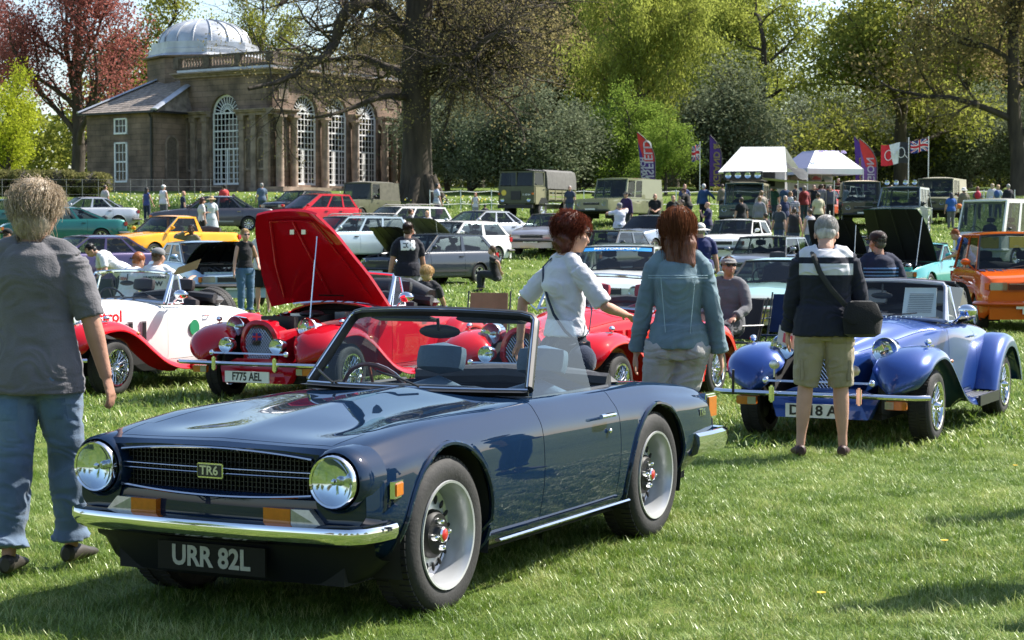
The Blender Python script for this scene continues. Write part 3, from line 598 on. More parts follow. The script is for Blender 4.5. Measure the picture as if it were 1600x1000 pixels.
    m = MB(); m.box((x0 - e, (y0 + y1) / 2, wz - .02), (.14, y1 - y0 + 2 * e, .14)); m.box((x0 / 2 - .2, y0 - e, wz - .02), (-x0 + .5, .14, .14)); m.build('gutter', BLACK, B, smooth=0)
    m = MB(); m.tube([(x0 - e, y0 + .1, wz), (x0 - .1, y0 + .15, wz - .4), (x0 - .1, y0 + .15, 0)], .08, 6); m.build('drainpipe', BLACK, B)
    niche((0, y0, 0), U, -V, -1.6, 1.1, 1.0, 3.3)
    for (zl, zh) in ((4.1, 5.0), (.9, 3.4)):
        m = MB(); m.box((x0 - .005, 10.5, (zl + zh) / 2), (.06, 1.05, zh - zl)); w = m.build('window', WG, B, smooth=0); m = MB()
        def bb(ya, yb, za, zb_, d=.08): m.box((x0 - .03, (ya + yb) / 2, (za + zb_) / 2), (d, yb - ya, zb_ - za))
        bb(9.9, 10.02, zl - .1, zh + .05, .16); bb(10.98, 11.1, zl - .1, zh + .05, .16); bb(9.9, 11.1, zl - .12, zl, .2); bb(9.9, 11.1, zh - .05, zh + .05, .16)
        for i in (1, 2): bb(10 + i * .333 - .02, 10 + i * .333 + .02, zl, zh)
        nn = 2 if zh - zl < 1 else 4
        for i in range(1, nn): z = zl + (zh - zl) * i / nn; t = .05 if (i == 2 and nn == 4) else .02; bb(10, 11, z - t, z + t)
        m.build('frame', WF, w, smooth=0)
    # drum, lead base and dome
    cx, cy = 4.75, 10.37; m = MB(); m.lathe([(4.0, 5.0), (4.0, 9.35), (4.35, 9.4), (4.4, 9.5)], (cx, cy, 0), n=8, caps=True); m.build('drum', ST, B, smooth=20)
    m = MB(); m.lathe([(4.2, 9.5), (3.98, 9.65), (3.9, 9.7), (3.9, 10.0), (3.72, 10.04), (3.72, 10.5), (3.2, 10.55)], (cx, cy, 0), n=8, caps=True); m.build('lead_base', LEAD, B, smooth=20)
    m = MB(); m.lathe([(3.18 * math.cos(a), 10.5 + 1.75 * math.sin(a)) for a in [PI / 2 * i / 12 * .995 for i in range(13)]], (cx, cy, 0), n=40, caps=True); dm = m.build('dome', LEAD, B)
    for k in range(16):
        m = MB(); th = k * PI / 8 + .1; m.tube([(cx + 3.22 * math.cos(a) * math.cos(th), cy + 3.22 * math.cos(a) * math.sin(th), 10.51 + 1.78 * math.sin(a)) for a in [PI / 2 * i / 10 for i in range(10)]], .05, 5); m.build('rib', LEAD, dm)
building()
# hedge, daffodils, fences on the bank
def leafblob(name, boxes, n, size, mat, seed, **k):
    rs = np.random.RandomState(seed); Cs = []
    for (c, r) in boxes:
        m = int(n * r[0] * r[1] * r[2] / sum(q[1][0] * q[1][1] * q[1][2] for q in boxes)); p = rs.normal(0, 1, (m, 3)); p /= np.linalg.norm(p, axis=1)[:, None]
        p = np.sign(p) * np.abs(p) ** .55; p *= rs.uniform(.82, 1.06, (m, 1)); Cs.append(p * np.array(r) * .8 + np.array(c))
    c = np.concatenate(Cs); m = len(c); a = rs.normal(0, 1, (m, 3)); a /= np.linalg.norm(a, axis=1)[:, None]; b = np.cross(a, rs.normal(0, 1, (m, 3))); b /= np.linalg.norm(b, axis=1)[:, None]; sz = size * rs.uniform(.5, 1.3, (m, 1))
    V = np.stack([c - a * sz, c - b * sz * .5, c + a * sz, c + b * sz * .5], 1).reshape(-1, 3)
    return np_mesh(name, V, np.arange(m * 4).reshape(-1, 4), mat)
def bank():
    Y = 117; o = P(80, Y); bx = []
    for i in range(9):
        px = -60 + i * 26; p = P(px, Y + (i % 2)) - o; bx.append(((p.x, p.y, .75), (1.25, 1.5, 1.05 if i < 7 else .85)))
    h = empty('hedge', o, label='long clipped round-ended hedge in front of the domed building', cat='hedge'); link('foliage', leafblob('foliage', bx, 26000, .09, LF['hedge'], 3), h)
    m = MB()
    for c, r in bx: m.ball(c, (r[0] * .85, r[1] * .85, r[2] * .78), 10, 6)
    m.build('branches', pm('hedge_wood', (.03, .025, .015), .95), h)
    # daffodils
    rs = random.Random(4); mats = [pm('daffodil_yellow', (.8, .65, .08), .7), pm('daffodil_white', (.8, .8, .65), .7)]; LV = leafm('daffodil_leaf', (.05, .12, .03), (.1, .2, .06), .4)
    for nm, (x0, x1, ya, yb), n in (('left of the great oak', (175, 640, 101, 112), 260), ('right of the great oak', (690, 800, 100, 106), 80)):
        f = MB()
        for i in range(n):
            cl = rs.choice(range(12)); px = x0 + (x1 - x0) * (cl + rs.gauss(.5, .32)) / 12; p = P(px, rs.uniform(ya, yb)); h_ = rs.uniform(.25, .45)
            f.cm = rs.choice((0, 1, 1)); f.ball(p + Vector((0, 0, h_)), .045, 5, 3)
            f.cm = 2
            for k in range(5): a = rs.uniform(0, 6.3); q = p + Vector((math.cos(a) * .1, math.sin(a) * .1, 0)); f.add([q, q + Vector((.03, 0, 0)), q + Vector((math.cos(a) * .08, math.sin(a) * .08, h_ * .95))], [(0, 1, 2)])
        f.build('daffodils', mats + [LV], None, label='clumps of daffodils on the bank ' + nm, kind='stuff', smooth=0)
    # thin iron estate fence left and rope fence right
    IR = pm('grey_iron', (.2, .2, .2), .6, .5); fo = P(200, 110)
    f = empty('estate_fence', fo, label='thin iron park fence running before the hedge and the domed building', cat='fence')
    pts = [P(-20 + i * 25, 110) - fo for i in range(16)]
    for p in pts: m = MB(); m.cyl(p, p + Vector((0, 0, 1.25)), .02, n=5); m.build('post', IR, f)
    m = MB()
    for h_ in (.35, .8, 1.2): m.tube([p + Vector((0, 0, h_)) for p in pts], .01, 4)
    m.build('wire', IR, f)
    RP = pm('white_rope', (.75, .75, .72), .7); fo = P(720, 97); f = empty('rope_fence', fo, label='white rope fence on thin posts behind the army vehicles', cat='fence')
    pts = [P(672 + i * 48, 97) - fo for i in range(20)]
    for p in pts: m = MB(); m.cyl(p, p + Vector((0, 0, 1.15)), .025, n=6); m.build('post', RP, f)
    for h_ in (.45, 1.08):
        m = MB(); q = []
        for a, b in zip(pts, pts[1:]): q += [a + Vector((0, 0, h_)), (a + b) / 2 + Vector((0, 0, h_ - .06))]
        m.tube(q, .018, 4); m.build('rope', RP, f)
bank()
FLUTE = glassm('fluted_lens', (.88, .93, .95), .06)
# ---------------------------------------------------------------- sheet-metal shells
def pchip(xs, ys, x):
    xs = np.asarray(xs, float); ys = np.asarray(ys, float); h = np.diff(xs); d = np.diff(ys) / h; m = np.zeros(len(xs))
    m[0], m[-1] = d[0], d[-1]
    for i in range(1, len(xs) - 1):
        if d[i - 1] * d[i] > 0: w1, w2 = 2 * h[i] + h[i - 1], h[i] + 2 * h[i - 1]; m[i] = (w1 + w2) / (w1 / d[i - 1] + w2 / d[i])
    i = int(np.clip(np.searchsorted(xs, x) - 1, 0, len(h) - 1)); t = (x - xs[i]) / h[i]
    return (2 * t ** 3 - 3 * t * t + 1) * ys[i] + (t ** 3 - 2 * t * t + t) * h[i] * m[i] + (-2 * t ** 3 + 3 * t * t) * ys[i + 1] + (t ** 3 - t * t) * h[i] * m[i + 1]
def crom(pts, sub):
    out = []; n = len(pts)
    for i in range(n - 1):
        p0, p1, p2, p3 = [np.array(pts[j], float) for j in (max(i - 1, 0), i, i + 1, min(i + 2, n - 1))]
        for k in range(sub):
            u = k / sub; out.append(.5 * ((2 * p1) + (p2 - p0) * u + (2 * p0 - 5 * p1 + 4 * p2 - p3) * u * u + (3 * p1 - p0 - 3 * p2 + p3) * u ** 3))
    out.append(np.array(pts[-1], float)); return out
class Shell:
    """car body skin: stations (y, [(x, z) from sill up to the centre line])"""
    def __init__(s, st, ys, sub=4):
        st = sorted(st); Y = [a[0] for a in st]; K = len(st[0][1]); rows = []
        for y in ys:
            c = [(pchip(Y, [a[1][k][0] for a in st], y), pchip(Y, [a[1][k][1] for a in st], y)) for k in range(K)]
            h = crom(c, sub); h[-1][0] = 0; half = [(p[0], y, p[1]) for p in h]
            rows.append([(-a, b, c_) for a, b, c_ in half] + [p for p in reversed(half[:-1])])
        s.G = np.array(rows); s.nt = s.G.shape[1]; s.del_ = np.zeros((len(ys) - 1, s.nt - 1), bool); s.lips = []; s.half = (s.nt - 1) // 2
    def arch(s, yw, zw, Ra, xmin=.4):
        G = s.G; d = np.hypot(G[:, :, 1] - yw, G[:, :, 2] - zw); side = (np.abs(G[:, :, 0]) > xmin); ins = (d < Ra) & side
        a = ins[:-1, :-1]; b = ins[1:, :-1]; c = ins[1:, 1:]; e = ins[:-1, 1:]; allin = a & b & c & e; anyin = (a | b | c | e) & ~allin; s.del_ |= allin
        mark = np.zeros(ins.shape, bool)
        for (i, j) in ((0, 0), (1, 0), (1, 1), (0, 1)): mark[i:i + anyin.shape[0], j:j + anyin.shape[1]] |= anyin
        mark &= ins
        for i, j in zip(*np.where(mark)):
            k = Ra / max(d[i, j], 1e-3); G[i, j, 1] = yw + (G[i, j, 1] - yw) * k; G[i, j, 2] = zw + (G[i, j, 2] - zw) * k
        for sg in (-1, 1):
            p = [tuple(G[i, j]) for i, j in zip(*np.where(mark)) if G[i, j, 0] * sg > 0]
            p.sort(key=lambda q: math.atan2(q[2] - zw, q[1] - yw) if math.atan2(q[2] - zw, q[1] - yw) > -PI * .75 else 9)
            q = []
            for v in p:
                if not q or (Vector(v) - Vector(q[-1])).length > .02: q.append(v)
            s.lips.append((sg, yw, zw, Ra, q))
    def parts(s, cls, mats, parent, gap=.003, skirt=.018, names=None):
        G = s.G; ny, nt = G.shape[:2]; res = {}; fc = {}
        for i in range(ny - 1):
            for j in range(nt - 1):
                if s.del_[i, j]: continue
                c = (G[i, j] + G[i + 1, j] + G[i + 1, j + 1] + G[i, j + 1]) / 4; t = abs((j + .5) - s.half) / s.half
                nm = cls(c[0], c[1], c[2], t)
                if nm: fc.setdefault(nm, []).append((i * nt + j, i * nt + j + 1, (i + 1) * nt + j + 1, (i + 1) * nt + j))
        flat = G.reshape(-1, 3)
        for nm, fs in fc.items():
            ids = sorted({v for f in fs for v in f}); mp = {v: k for k, v in enumerate(ids)}; vs = [Vector(flat[v]) for v in ids]; F_ = [tuple(mp[v] for v in f) for f in fs]
            ec = {}; nb = {}
            for f in F_:
                for a, b in zip(f, f[1:] + f[:1]): k = (min(a, b), max(a, b)); ec[k] = ec.get(k, 0) + 1; nb.setdefault(a, set()).add(b); nb.setdefault(b, set()).add(a)
            be = [k for k, c in ec.items() if c == 1]; bv = {v for e in be for v in e}; nrm = {v: Vector() for v in bv}
            for f in F_:
                n = (vs[f[1]] - vs[f[0]]).cross(vs[f[2]] - vs[f[0]])
                for v in f:
                    if v in nrm: nrm[v] += n
            moved = {}
            for v in bv:
                ins = [w for w in nb[v] if w not in bv]
                if ins: d = sum((vs[w] for w in ins), Vector()) / len(ins) - vs[v]; moved[v] = vs[v] + d.normalized() * gap
            for v, p in moved.items(): vs[v] = p
            nv = {}; ctr = Vector((0, float(sum(v.y for v in vs) / len(vs)), .45))
            for v in bv:
                n = nrm[v].normalized()
                if n.dot(vs[v] - ctr) < 0: n = -n
                nv[v] = len(vs); vs.append(vs[v] - n * skirt)
            F_ += [(a, b, nv[b], nv[a]) for a, b in be]
            me = bpy.data.meshes.new(nm); me.from_pydata([tuple(v) for v in vs], [], F_)
            m = mats.get(nm, mats['*']); me.materials.append(m); bm = bmesh.new(); bm.from_mesh(me); bmesh.ops.recalc_face_normals(bm, faces=bm.faces); bm.to_mesh(me); bm.free()
            me.polygons.foreach_set('use_smooth', [True] * len(me.polygons)); me.set_sharp_from_angle(angle=R(38)); res[nm] = link(nm.split(':')[0], me, parent)
        return res
    def wells(s, parent, mat, body, r=.011, xin=.42):
        for sg, yw, zw, Ra, q in s.lips:
            w = MB(); l = MB()
            if len(q) > 3: l.tube([(p[0] + sg * .002, p[1], p[2]) for p in q], r, 6)
            xo = sg * (max(abs(p[0]) for p in q) - .03) if q else sg * .7; rows = []
            for x in (sg * xin, xo): rows.append([(x, yw + (Ra + .012) * math.cos(a), zw + (Ra + .012) * math.sin(a)) for a in [-.35 + (PI + .7) * i / 16 for i in range(17)]])
            w.grid(rows); w.add(rows[0], [tuple(range(17))]); w.build('wheel_well', mat, parent); l.build('wheel_arch_lip', body, parent)
def wheel_meshes(key, rad, wd_, rim, style):
    """axle along +x, outer face at x = 0; returns tyre and rim meshes (rim list of (mesh, name))"""
    out = []; m = MB(); a = Vector((1, 0, 0)); rr = rim
    m.lathe([(rr, -.012), (rr + .012, -.004), (rad - .05, .004), (rad - .022, -.004), (rad - .006, -.016), (rad, -.035), (rad, -wd_ / 2 - .004), (rad - .008, -wd_ / 2), (rad, -wd_ / 2 + .004 - .008), (rad, -wd_ + .035), (rad - .02, -wd_ + .006), (rr + .02, -wd_)], (0, 0, 0), a, 48)
    m.T = None
    for k in range(64):   # tread blocks
        th = 2 * PI * k / 64; c, s_ = math.cos(th), math.sin(th)
        for h0, sh in ((-.05, .0), (-wd_ + .05, .05)):
            t2 = th + sh; m.box((h0, math.cos(t2) * (rad + .001), math.sin(t2) * (rad + .001)), (.055, rad * .07, .008), rx=t2 - PI / 2)
    out.append(m)
    r_ = MB()
    if style == 'steel6':      # silver pressed wheel, black hub, chrome nuts, red cap
        r_.lathe([(rr + .006, -.004), (rr + .004, .004), (rr - .006, .002), (rr - .014, -.018), (rr - .022, -.05), (rr - .026, -.11), (rr - .045, -.125), (rr - .06, -.105), (rr - .085, -.088), (.095, -.082), (.085, -.095)], (0, 0, 0), a, 48)
        r_.cm = 1; r_.lathe([(.103, -.084), (.1, -.066), (.085, -.05), (.001, -.045)], (0, 0, 0), a, 28)
        for k in range(16):
            th = 2 * PI * k / 16; r_.ball((-.083, math.cos(th) * .142, math.sin(th) * .142), (.006, .011, .02), 8, 5, Matrix.Rotation(th - PI / 2, 3, 'X'))
        r_.cm = 2
        for k in range(4):
            th = PI / 4 + k * PI / 2; r_.lathe([(.014, -.06), (.014, -.03), (.008, -.02), (.001, -.018)], (0, math.cos(th) * .055, math.sin(th) * .055), a, 8)
        r_.lathe([(.034, -.05), (.034, -.022), (.028, -.016), (.026, -.018)], (0, 0, 0), a, 20); r_.cm = 3; r_.lathe([(.027, -.018), (.02, -.014), (.001, -.013)], (0, 0, 0), a, 20)
    elif style == 'wire':
        r_.lathe([(rr + .008, -.004), (rr + .006, .006), (rr - .01, .002), (rr - .016, -.02), (rr - .024, -.05), (rr - .026, -.12)], (0, 0, 0), a, 40)
        r_.lathe([(.05, -.12), (.042, -.06), (.04, -.01), (.03, .01), (.018, .03), (.001, .032)], (0, 0, 0), a, 16)
        for k in range(2): th = k * PI; r_.tube([(.012, 0, 0), (.02, math.cos(th) * .06, math.sin(th) * .06)], [.014, .01], 6)
        n = 36
        for k in range(n):
            t0 = 2 * PI * k / n; 
            for (h0, r0, h1, dt) in ((-.03, .042, -.02, .32), (-.1, .05, -.06, -.38)):
                t1 = t0 + dt * (1 if k % 2 else -1); r_.tube([(h0, math.cos(t0) * r0, math.sin(t0) * r0), (h1, math.cos(t1) * (rr - .02), math.sin(t1) * (rr - .02))], .0026, 4, caps=False)
        r_.cm = 1; r_.lathe([(rr - .03, -.13), (.001, -.135)], (0, 0, 0), a, 20)
    else:                      # alloy: dish with n spokes
        n = {'a5': 5, 'a7': 7, 'a10': 10, 'plain': 0}[style]
        r_.lathe([(rr + .004, -.004), (rr, .004), (rr - .012, 0), (rr - .02, -.03), (rr - .024, -.07)], (0, 0, 0), a, 28)
        r_.lathe([(.06, -.05), (.055, -.012), (.03, -.006), (.001, -.004)], (0, 0, 0), a, 12)
        for k in range(n):
            th = 2 * PI * k / n; w = .9 / n * .55; c = []
            for rad_, hw, h in ((.045, w * .12, -.014), (rr - .012, w * .13 + .008, -.01)):
                for sg in (-1, 1): c.append(Vector((h, math.cos(th) * rad_ - math.sin(th) * sg * hw * 1.6, math.sin(th) * rad_ + math.cos(th) * sg * hw * 1.6)))
            r_.hexa([c[0], c[1], c[3], c[2]], Vector((.03, 0, 0)))
        if not n: r_.lathe([(rr - .02, -.03), (rr * .7, -.012), (rr * .5, -.03), (.06, -.03)], (0, 0, 0), a, 24)
        r_.cm = 1; r_.lathe([(rr - .02, -.075), (.001, -.08)], (0, 0, 0), a, 16)
    out.append(r_); return out
WC = {}
CAPRED = pm('red_cap', (.5, .01, .015), .3, coat=1)
def wheel(parent, x, y, z, rad, wd_, rim, style, steer=0., rimmat=None):
    key = (rad, wd_, rim, style)
    if key not in WC:
        t, r_ = wheel_meshes(key, rad, wd_, rim, style); a = t.build('wheel', RUBBER); b = r_.build('rim', [CHROME if style == 'wire' else pm('silver_wheel_paint', (.50, .51, .52), .28, .35, coat=.5, var=.05) if style == 'steel6' else ALLOY, BLACK if style != 'steel6' else pm('black_hub', (.006, .006, .006), .55, spec=.3), CHROME, CAPRED])
        WC[key] = (a.data, b.data); bpy.data.objects.remove(a); bpy.data.objects.remove(b)
    w = link('wheel', WC[key][0], parent); w.location = (x, y, z); w.rotation_euler = (random.uniform(0, 6) * 0, 0, steer + (0 if x > 0 else PI)); q = link('rim', WC[key][1], w)
    q.rotation_euler = (random.uniform(0, 6), 0, 0)
    if rimmat: q.material_slots[0].link = 'OBJECT'; q.material_slots[0].material = rimmat
    return w
def plate(parent, txt, c, w, h, mat, tmat, size, nrm=(0, 1, 0), name='number_plate', two=None, sx=.8, bold=.004):
    n = Vector(nrm).normalized(); x = Vector((0, 0, 1)).cross(n).normalized(); up = n.cross(x); c = Vector(c); m = MB()
    m.hexa([c - x * w / 2 - up * h / 2 + n * .006, c + x * w / 2 - up * h / 2 + n * .006, c + x * w / 2 + up * h / 2 + n * .006, c - x * w / 2 + up * h / 2 + n * .006], n * .012); p = m.build(name, mat, parent, smooth=0)
    if two: text_on('lettering', txt, size, tmat, p, c + up * h * .23 + n * .008, x, up, bold, sx=sx); text_on('lettering', two, size, tmat, p, c - up * h * .23 + n * .008, x, up, bold, sx=sx)
    else: text_on('lettering', txt, size, tmat, p, c + n * .008, x, up, bold, sx=sx)
    return p
def seat(parent, c, mat, w=.48, h=.62, head=True, name='seat', rz=0., ang=.25):
    m = MB(); x, y, z = c; M = Matrix.Translation(c) @ Matrix.Rotation(rz, 4, 'Z'); m.T = M
    def pad(cy, cz, sx, sy, sz, rx):
        rot = Matrix.Rotation(rx, 3, 'X'); m.ball((0, cy, cz), (1, 1, 1), 4, 4) if False else None
        rows = []
        for i in range(7):
            t = -1 + 2 * i / 6; k = (1 - abs(t) ** 4) ** .25 * .999 + .001; row = []
            for j in range(12):
                a = 2 * PI * j / 12; ca, sa = math.cos(a), math.sin(a); e = (abs(ca) ** 4 + abs(sa) ** 4) ** -.25; row.append(Vector((0, cy, cz)) + rot @ Vector((ca * e * sx / 2 * k, sa * e * sy / 2 * k, t * sz / 2)))
            rows.append(row)
        m.grid(rows, closed_u=True)
    pad(0, .1, w, .5, .16, 0); pad(-.27, .42, w, .14, h, ang)
    o = m.build(name, mat, parent)
    if head: m = MB(); m.T = M; pad(-.27 - (h / 2 + .09) * math.sin(ang), .42 + (h / 2 + .09) * math.cos(ang), w * .6, .1, .17, ang); m.build('headrest', mat, o)
    return o
def steering(parent, c, r=.18, mat=None, tilt=R(62)):
    m = MB(); n = Vector((0, -math.sin(tilt), math.cos(tilt))); a, b = frame_from(n); c = Vector(c)
    m.tube([c + a * r * math.cos(t) + b * r * math.sin(t) for t in [2 * PI * i / 24 for i in range(24)]], .012, 6, closed=True)
    for k in range(3): t = PI / 2 + k * 2.1; m.tube([c - n * .02, c + (a * math.cos(t) + b * math.sin(t)) * r], .008, 5)
    m.cyl(c - n * .3, c, .02); return m.build('steering_wheel', mat or BLACK, parent)
def mirror(parent, c, out, mat, chrome=False):
    m = MB(); c = Vector(c); s_ = 1 if out > 0 else -1
    m.tube([c, c + Vector((.06 * s_, .02, .05)), c + Vector((.1 * s_, .02, .09))], .011, 6); m.ball(c + Vector((.14 * s_, .02, .12)), (.085, .05, .055), 12, 8)
    o = m.build('wing_mirror', mat, parent); m = MB(); q = c + Vector((.14 * s_, -.028, .12)); m.ball(q, (.072, .008, .043), 12, 6); m.build('mirror_glass', CHROME, o); return o
def wiper(parent, a, b, n_=(0, 1, .5)):
    m = MB(); a, b = Vector(a), Vector(b); m.tube([a, (a + b) / 2 + Vector(n_) * .02, b], .006, 5); d = (b - a) * .38; m.tube([b - d + Vector((0, .005, .005)), b + d * .6], .005, 4); return m.build('wiper', BLACK, parent)
def lamp(parent, c, r, d=(0, 1, 0), pod=.1, chrome=CHROME, glass=LAMP, name='headlight', podmat=None):
    c = Vector(c); d = Vector(d).normalized(); m = MB()
    m.lathe([(r * .95, -pod), (r * 1.08, -.03), (r * 1.1, 0), (r * 1.04, .012), (r * .96, .008)], c, d, 28)
    if pod > .05: m.lathe([(.001, -pod * 1.55), (r * .55, -pod * 1.4), (r * .95, -pod)], c, d, 28)
    o = m.build(name, podmat or chrome, parent); m = MB(); m.lathe([(r * .97, .002), (r * .8, -.010 * r / .1), (r * .5, -.022 * r / .1), (.001, -.03 * r / .1)], c, d, 28); m.ball(c - d * .01 * r / .1, .014, 6, 5); m.build('reflector', CHROME, o)
    m = MB(); m.lathe([(r * .99, .006), (r * .8, .022), (r * .45, .034), (.001, .04)], c, d, 28); m.build('lens', FLUTE, o)
    if podmat: m = MB(); m.lathe([(r * 1.1, 0), (r * 1.12, .012), (r * 1.02, .022), (r * .95, .01)], c, d, 28); m.build('trim_ring', chrome, o)
    return o
# ---------------------------------------------------------------- dark blue open sports car (front axle at y = 0, +y forwards, -x is the side nearer the camera)
def blue_roadster():
    PB = pm('paint_dark_blue', (.0055, .0165, .043), .5, 0, 1., var=.05, scale=2.5, spec=0); TH = .467
    o = empty('classic_roadster', (-.900, 8.22, 0), PI - TH, label='dark blue open two-seat classic sports car with chrome bumper nearest the camera', cat='car')
    def S(y, zb, xs, xw, xsh, zsh, zm, zc, zk=.5): return (y, [(xs - .08, zb), (xs, zb + .02), (xw - .012, (zb + zk) * .52), (xw, zk), (xw - .012, (zk + zsh) * .5 + .015), (xsh + .045, zsh - .05), (xsh, zsh - .008), (xsh - .09, zsh + .004 if zsh < zm else zsh + .002), (.33, zm), (0, zc)])
    st = [S(-3.14, .34, .60, .685, .60, .675, .69, .70), S(-3.05, .30, .62, .705, .61, .705, .715, .725), S(-2.7, .24, .65, .727, .615, .752, .755, .765), S(-2.24, .2, .67, .735, .62, .785, .78, .79), S(-1.8, .19, .68, .73, .625, .79, .79, .80),
          S(-1.3, .185, .68, .73, .63, .795, .80, .81), S(-.9, .185, .68, .732, .635, .80, .815, .845), S(-.5, .19, .68, .735, .635, .795, .80, .83), S(0, .2, .67, .737, .635, .785, .775, .80), S(.3, .24, .655, .73, .63, .762, .75, .775), S(.5, .3, .63, .715, .615, .738, .740, .752), S(.62, .36, .60, .69, .595, .715, .722, .728)]
    ys = sorted(set([round(v, 4) for v in np.arange(-3.14, .621, .03)] + [-.88, -1.75, -.84, .62, -2.35, -3.0]))
    sh = Shell(st, ys, 5); sh.arch(0, .315, .378); sh.arch(-2.24, .315, .37)
    def cls(x, y, z, t):
        if -1.95 < y < -.98 and abs(x) < .585 and t < .35: return None
        if -.88 > y > -1.75 and t > .22 and z > .26: return 'door:%d' % (x > 0)
        if .59 > y > -.84 and t < .28 and abs(x) < .52: return 'bonnet'
        if -3.0 < y < -2.35 and abs(x) < .5 and t < .3: return 'boot_lid'
        return 'body'
    pt = sh.parts(cls, {'*': PB}, o); sh.wells(o, DARK, PB)
    ring = [tuple(p) for p in sh.G[-1]]; rear = [tuple(p) for p in sh.G[0]]
    # nose panel round the grille opening
    m = MB(); n = len(ring); gx, gz0, gz1 = .47, .52, .695
    inner = []
    for p in ring:
        x = max(-gx, min(gx, p[0])); z = max(gz0, min(gz1, p[2])); 
        if p[2] < gz0: z = gz0
        k = abs(x) / gx; top = gz1 + .012 - .03 * k * k; inner.append((x, .635 + .02 * (1 - k * k), min(z, top) if z > .6 else gz0 - .006 * (1 - k * k)))
    mid = [((a[0] + b[0]) / 2, .632 + .02 * (1 - (a[0] / .7) ** 2), (a[2] + b[2]) / 2) for a, b in zip(ring, inner)]; back = [(a[0] * .98, .56, a[2]) for a in inner]
    m.grid([ring, mid, inner, back]); m.build('nose_panel', PB, o, smooth=50)
    m = MB(); m.grid([[(x, .66 - .05 * (x / .6) ** 2 + dy, z) for x in np.linspace(-.62, .62, 17)] for z, dy in ((.34, -.03), (.37, 0), (.45, .005), (.515, -.004), (.53, -.03))]); m.build('lower_panel', PB, o)
    m = MB(); m.prism([(-.5, .56, .49), (.5, .56, .49), (.5, .56, .73), (-.5, .56, .73)], (0, -.02, 0)); gr = m.build('grille', pm('grille_black', (.006, .006, .006), .7), o, smooth=0)
    for i in range(46):
        x = -.455 + .91 * i / 45; m = MB(); m.box((x, .585, .607), (.004, .035, .17)); m.build('slat', BLACK, gr, smooth=0)
    for i in range(9):
        m = MB(); m.box((0, .583, .53 + i * .019), (.91, .03, .003)); m.build('slat', BLACK, gr, smooth=0)
    def arc(zc_, sag, r, y=.657, w=.46, nm='chrome_strip'):
        m = MB(); m.tube([(w * t, y - .02 * t * t, zc_ - sag * t * t) for t in [-1 + i / 10 for i in range(21)]], r, 6, flat=.6); return m.build(nm, CHROME, o)
    arc(.705, .028, .009, y=.662); arc(.513, -.022, .010, y=.664); arc(.624, 0, .0045, y=.66); arc(.604, 0, .0045, y=.66)
    m = MB(); m.box((0, .672, .614), (.125, .012, .06)); b = m.build('badge', CHROME, o, smooth=0, bevel=.004); m = MB(); m.box((0, .677, .614), (.113, .008, .048)); m.build('badge_field', BLACK, b, smooth=0)
    text_on('lettering', 'TR6', .05, STEEL, b, (0, .6825, .614), (-1, 0, 0), (0, 0, 1), .0012, sx=1.05)
    # headlights in hooded pods
    for sx in (-1, 1):
        m = MB(); c = Vector((sx * .575, .55, .60)); m.lathe([(.135, -.06), (.132, .03), (.126, .095), (.114, .112), (.106, .10), (.1, .02)], c, (0, 1, 0), 32); m.build('headlight_pod', PB, o)
        lamp(o, c + Vector((0, .125, 0)), .096, pod=.03)
        # amber and white flasher units below
        m = MB(); x0, x1 = sx * .26, sx * .5; zt, zl = .485, .415
        xm = x0 + (x1 - x0) * .52
        m.prism([(x0, .65, zl), (xm, .65, zl), (xm, .65, zt), (x0, .65, zt)], (0, .035, 0)); lm = m.build('flasher', AMBER, o, smooth=0)
        m = MB(); m.prism([(xm + sx * .002, .65, zl), (x1 + sx * .03, .64, zl), (x1 - sx * .035, .64, zt), (xm + sx * .002, .65, zt)], (0, .033, 0)); m.build('white_lens', CLEARL, lm, smooth=0)
        # side marker
        m = MB(); m.box((sx * .728, .44, .555), (.02, .085, .055), rz=sx * -.18); m.build('side_marker', AMBER, o, smooth=0, bevel=.004)
        m = MB(); m.box((sx * .723, .44, .555), (.02, .097, .066), rz=sx * -.18); m.build('marker_bezel', CHROME, o, smooth=0)
    # front bumper: section swept round the nose
    def bumper(pts, prof, nm):
        rows = []; N = len(pts)
        for i, p in enumerate(pts):
            p = Vector(p); d = (Vector(pts[min(i + 1, N - 1)]) - Vector(pts[max(i - 1, 0)])).normalized(); out = Vector((-d.y, d.x, 0)); out = out if out.y > -9 else -out
            rows.append([p + out * u + Vector((0, 0, w)) for u, w in prof])
        m = MB(); m.grid(rows, closed_u=True); k = len(prof); N0 = len(m.v) - k; m.f += [tuple(reversed(range(k))), tuple(range(N0, N0 + k))]; m.m += [0, 0]; return m.build(nm, CHROME, o, smooth=30)
    path = [(x, .745 - .04 * (x / .6) ** 2, .395) for x in np.linspace(-.6, .6, 15)]
    path = [(-.725, .46, .395), (-.722, .56, .395), (-.70, .645, .395), (-.655, .69, .395)] + path + [(.655, .69, .395), (.70, .645, .395), (.722, .56, .395), (.725, .46, .395)]
    bumper(path, [(-.06, .034), (-.01, .036), (.012, .03), (.018, .018), (.018, -.008), (.006, -.03), (-.03, -.05), (-.075, -.055), (-.07, -.03), (-.065, .02)], 'front_bumper')
    # dark lower valance and plate
    VB = pm('dark_valance', (.004, .005, .009), .5, spec=.25); m = MB(); rows = []
    for x in np.linspace(-.68, .68, 21):
        k = abs(x) / .68; zl = .165 + .1 * max(0, (k - .75) / .25) ** 2; rows.append([(x, .66 - .12 * k * k, .36), (x, .65 - .12 * k * k, .3), (x, .6 - .12 * k * k, zl + .01), (x, .52 - .1 * k * k, zl)])
    m.grid(rows); m.build('front_valance', VB, o)
    m = MB(); m.box((0, .3, .22), (1.1, .5, .1)); m.box((0, -1.2, .2), (1.2, 3.0, .08)); m.box((0, -2.6, .3), (1.1, .9, .2)); m.build('underbody', DARK, o, smooth=0)
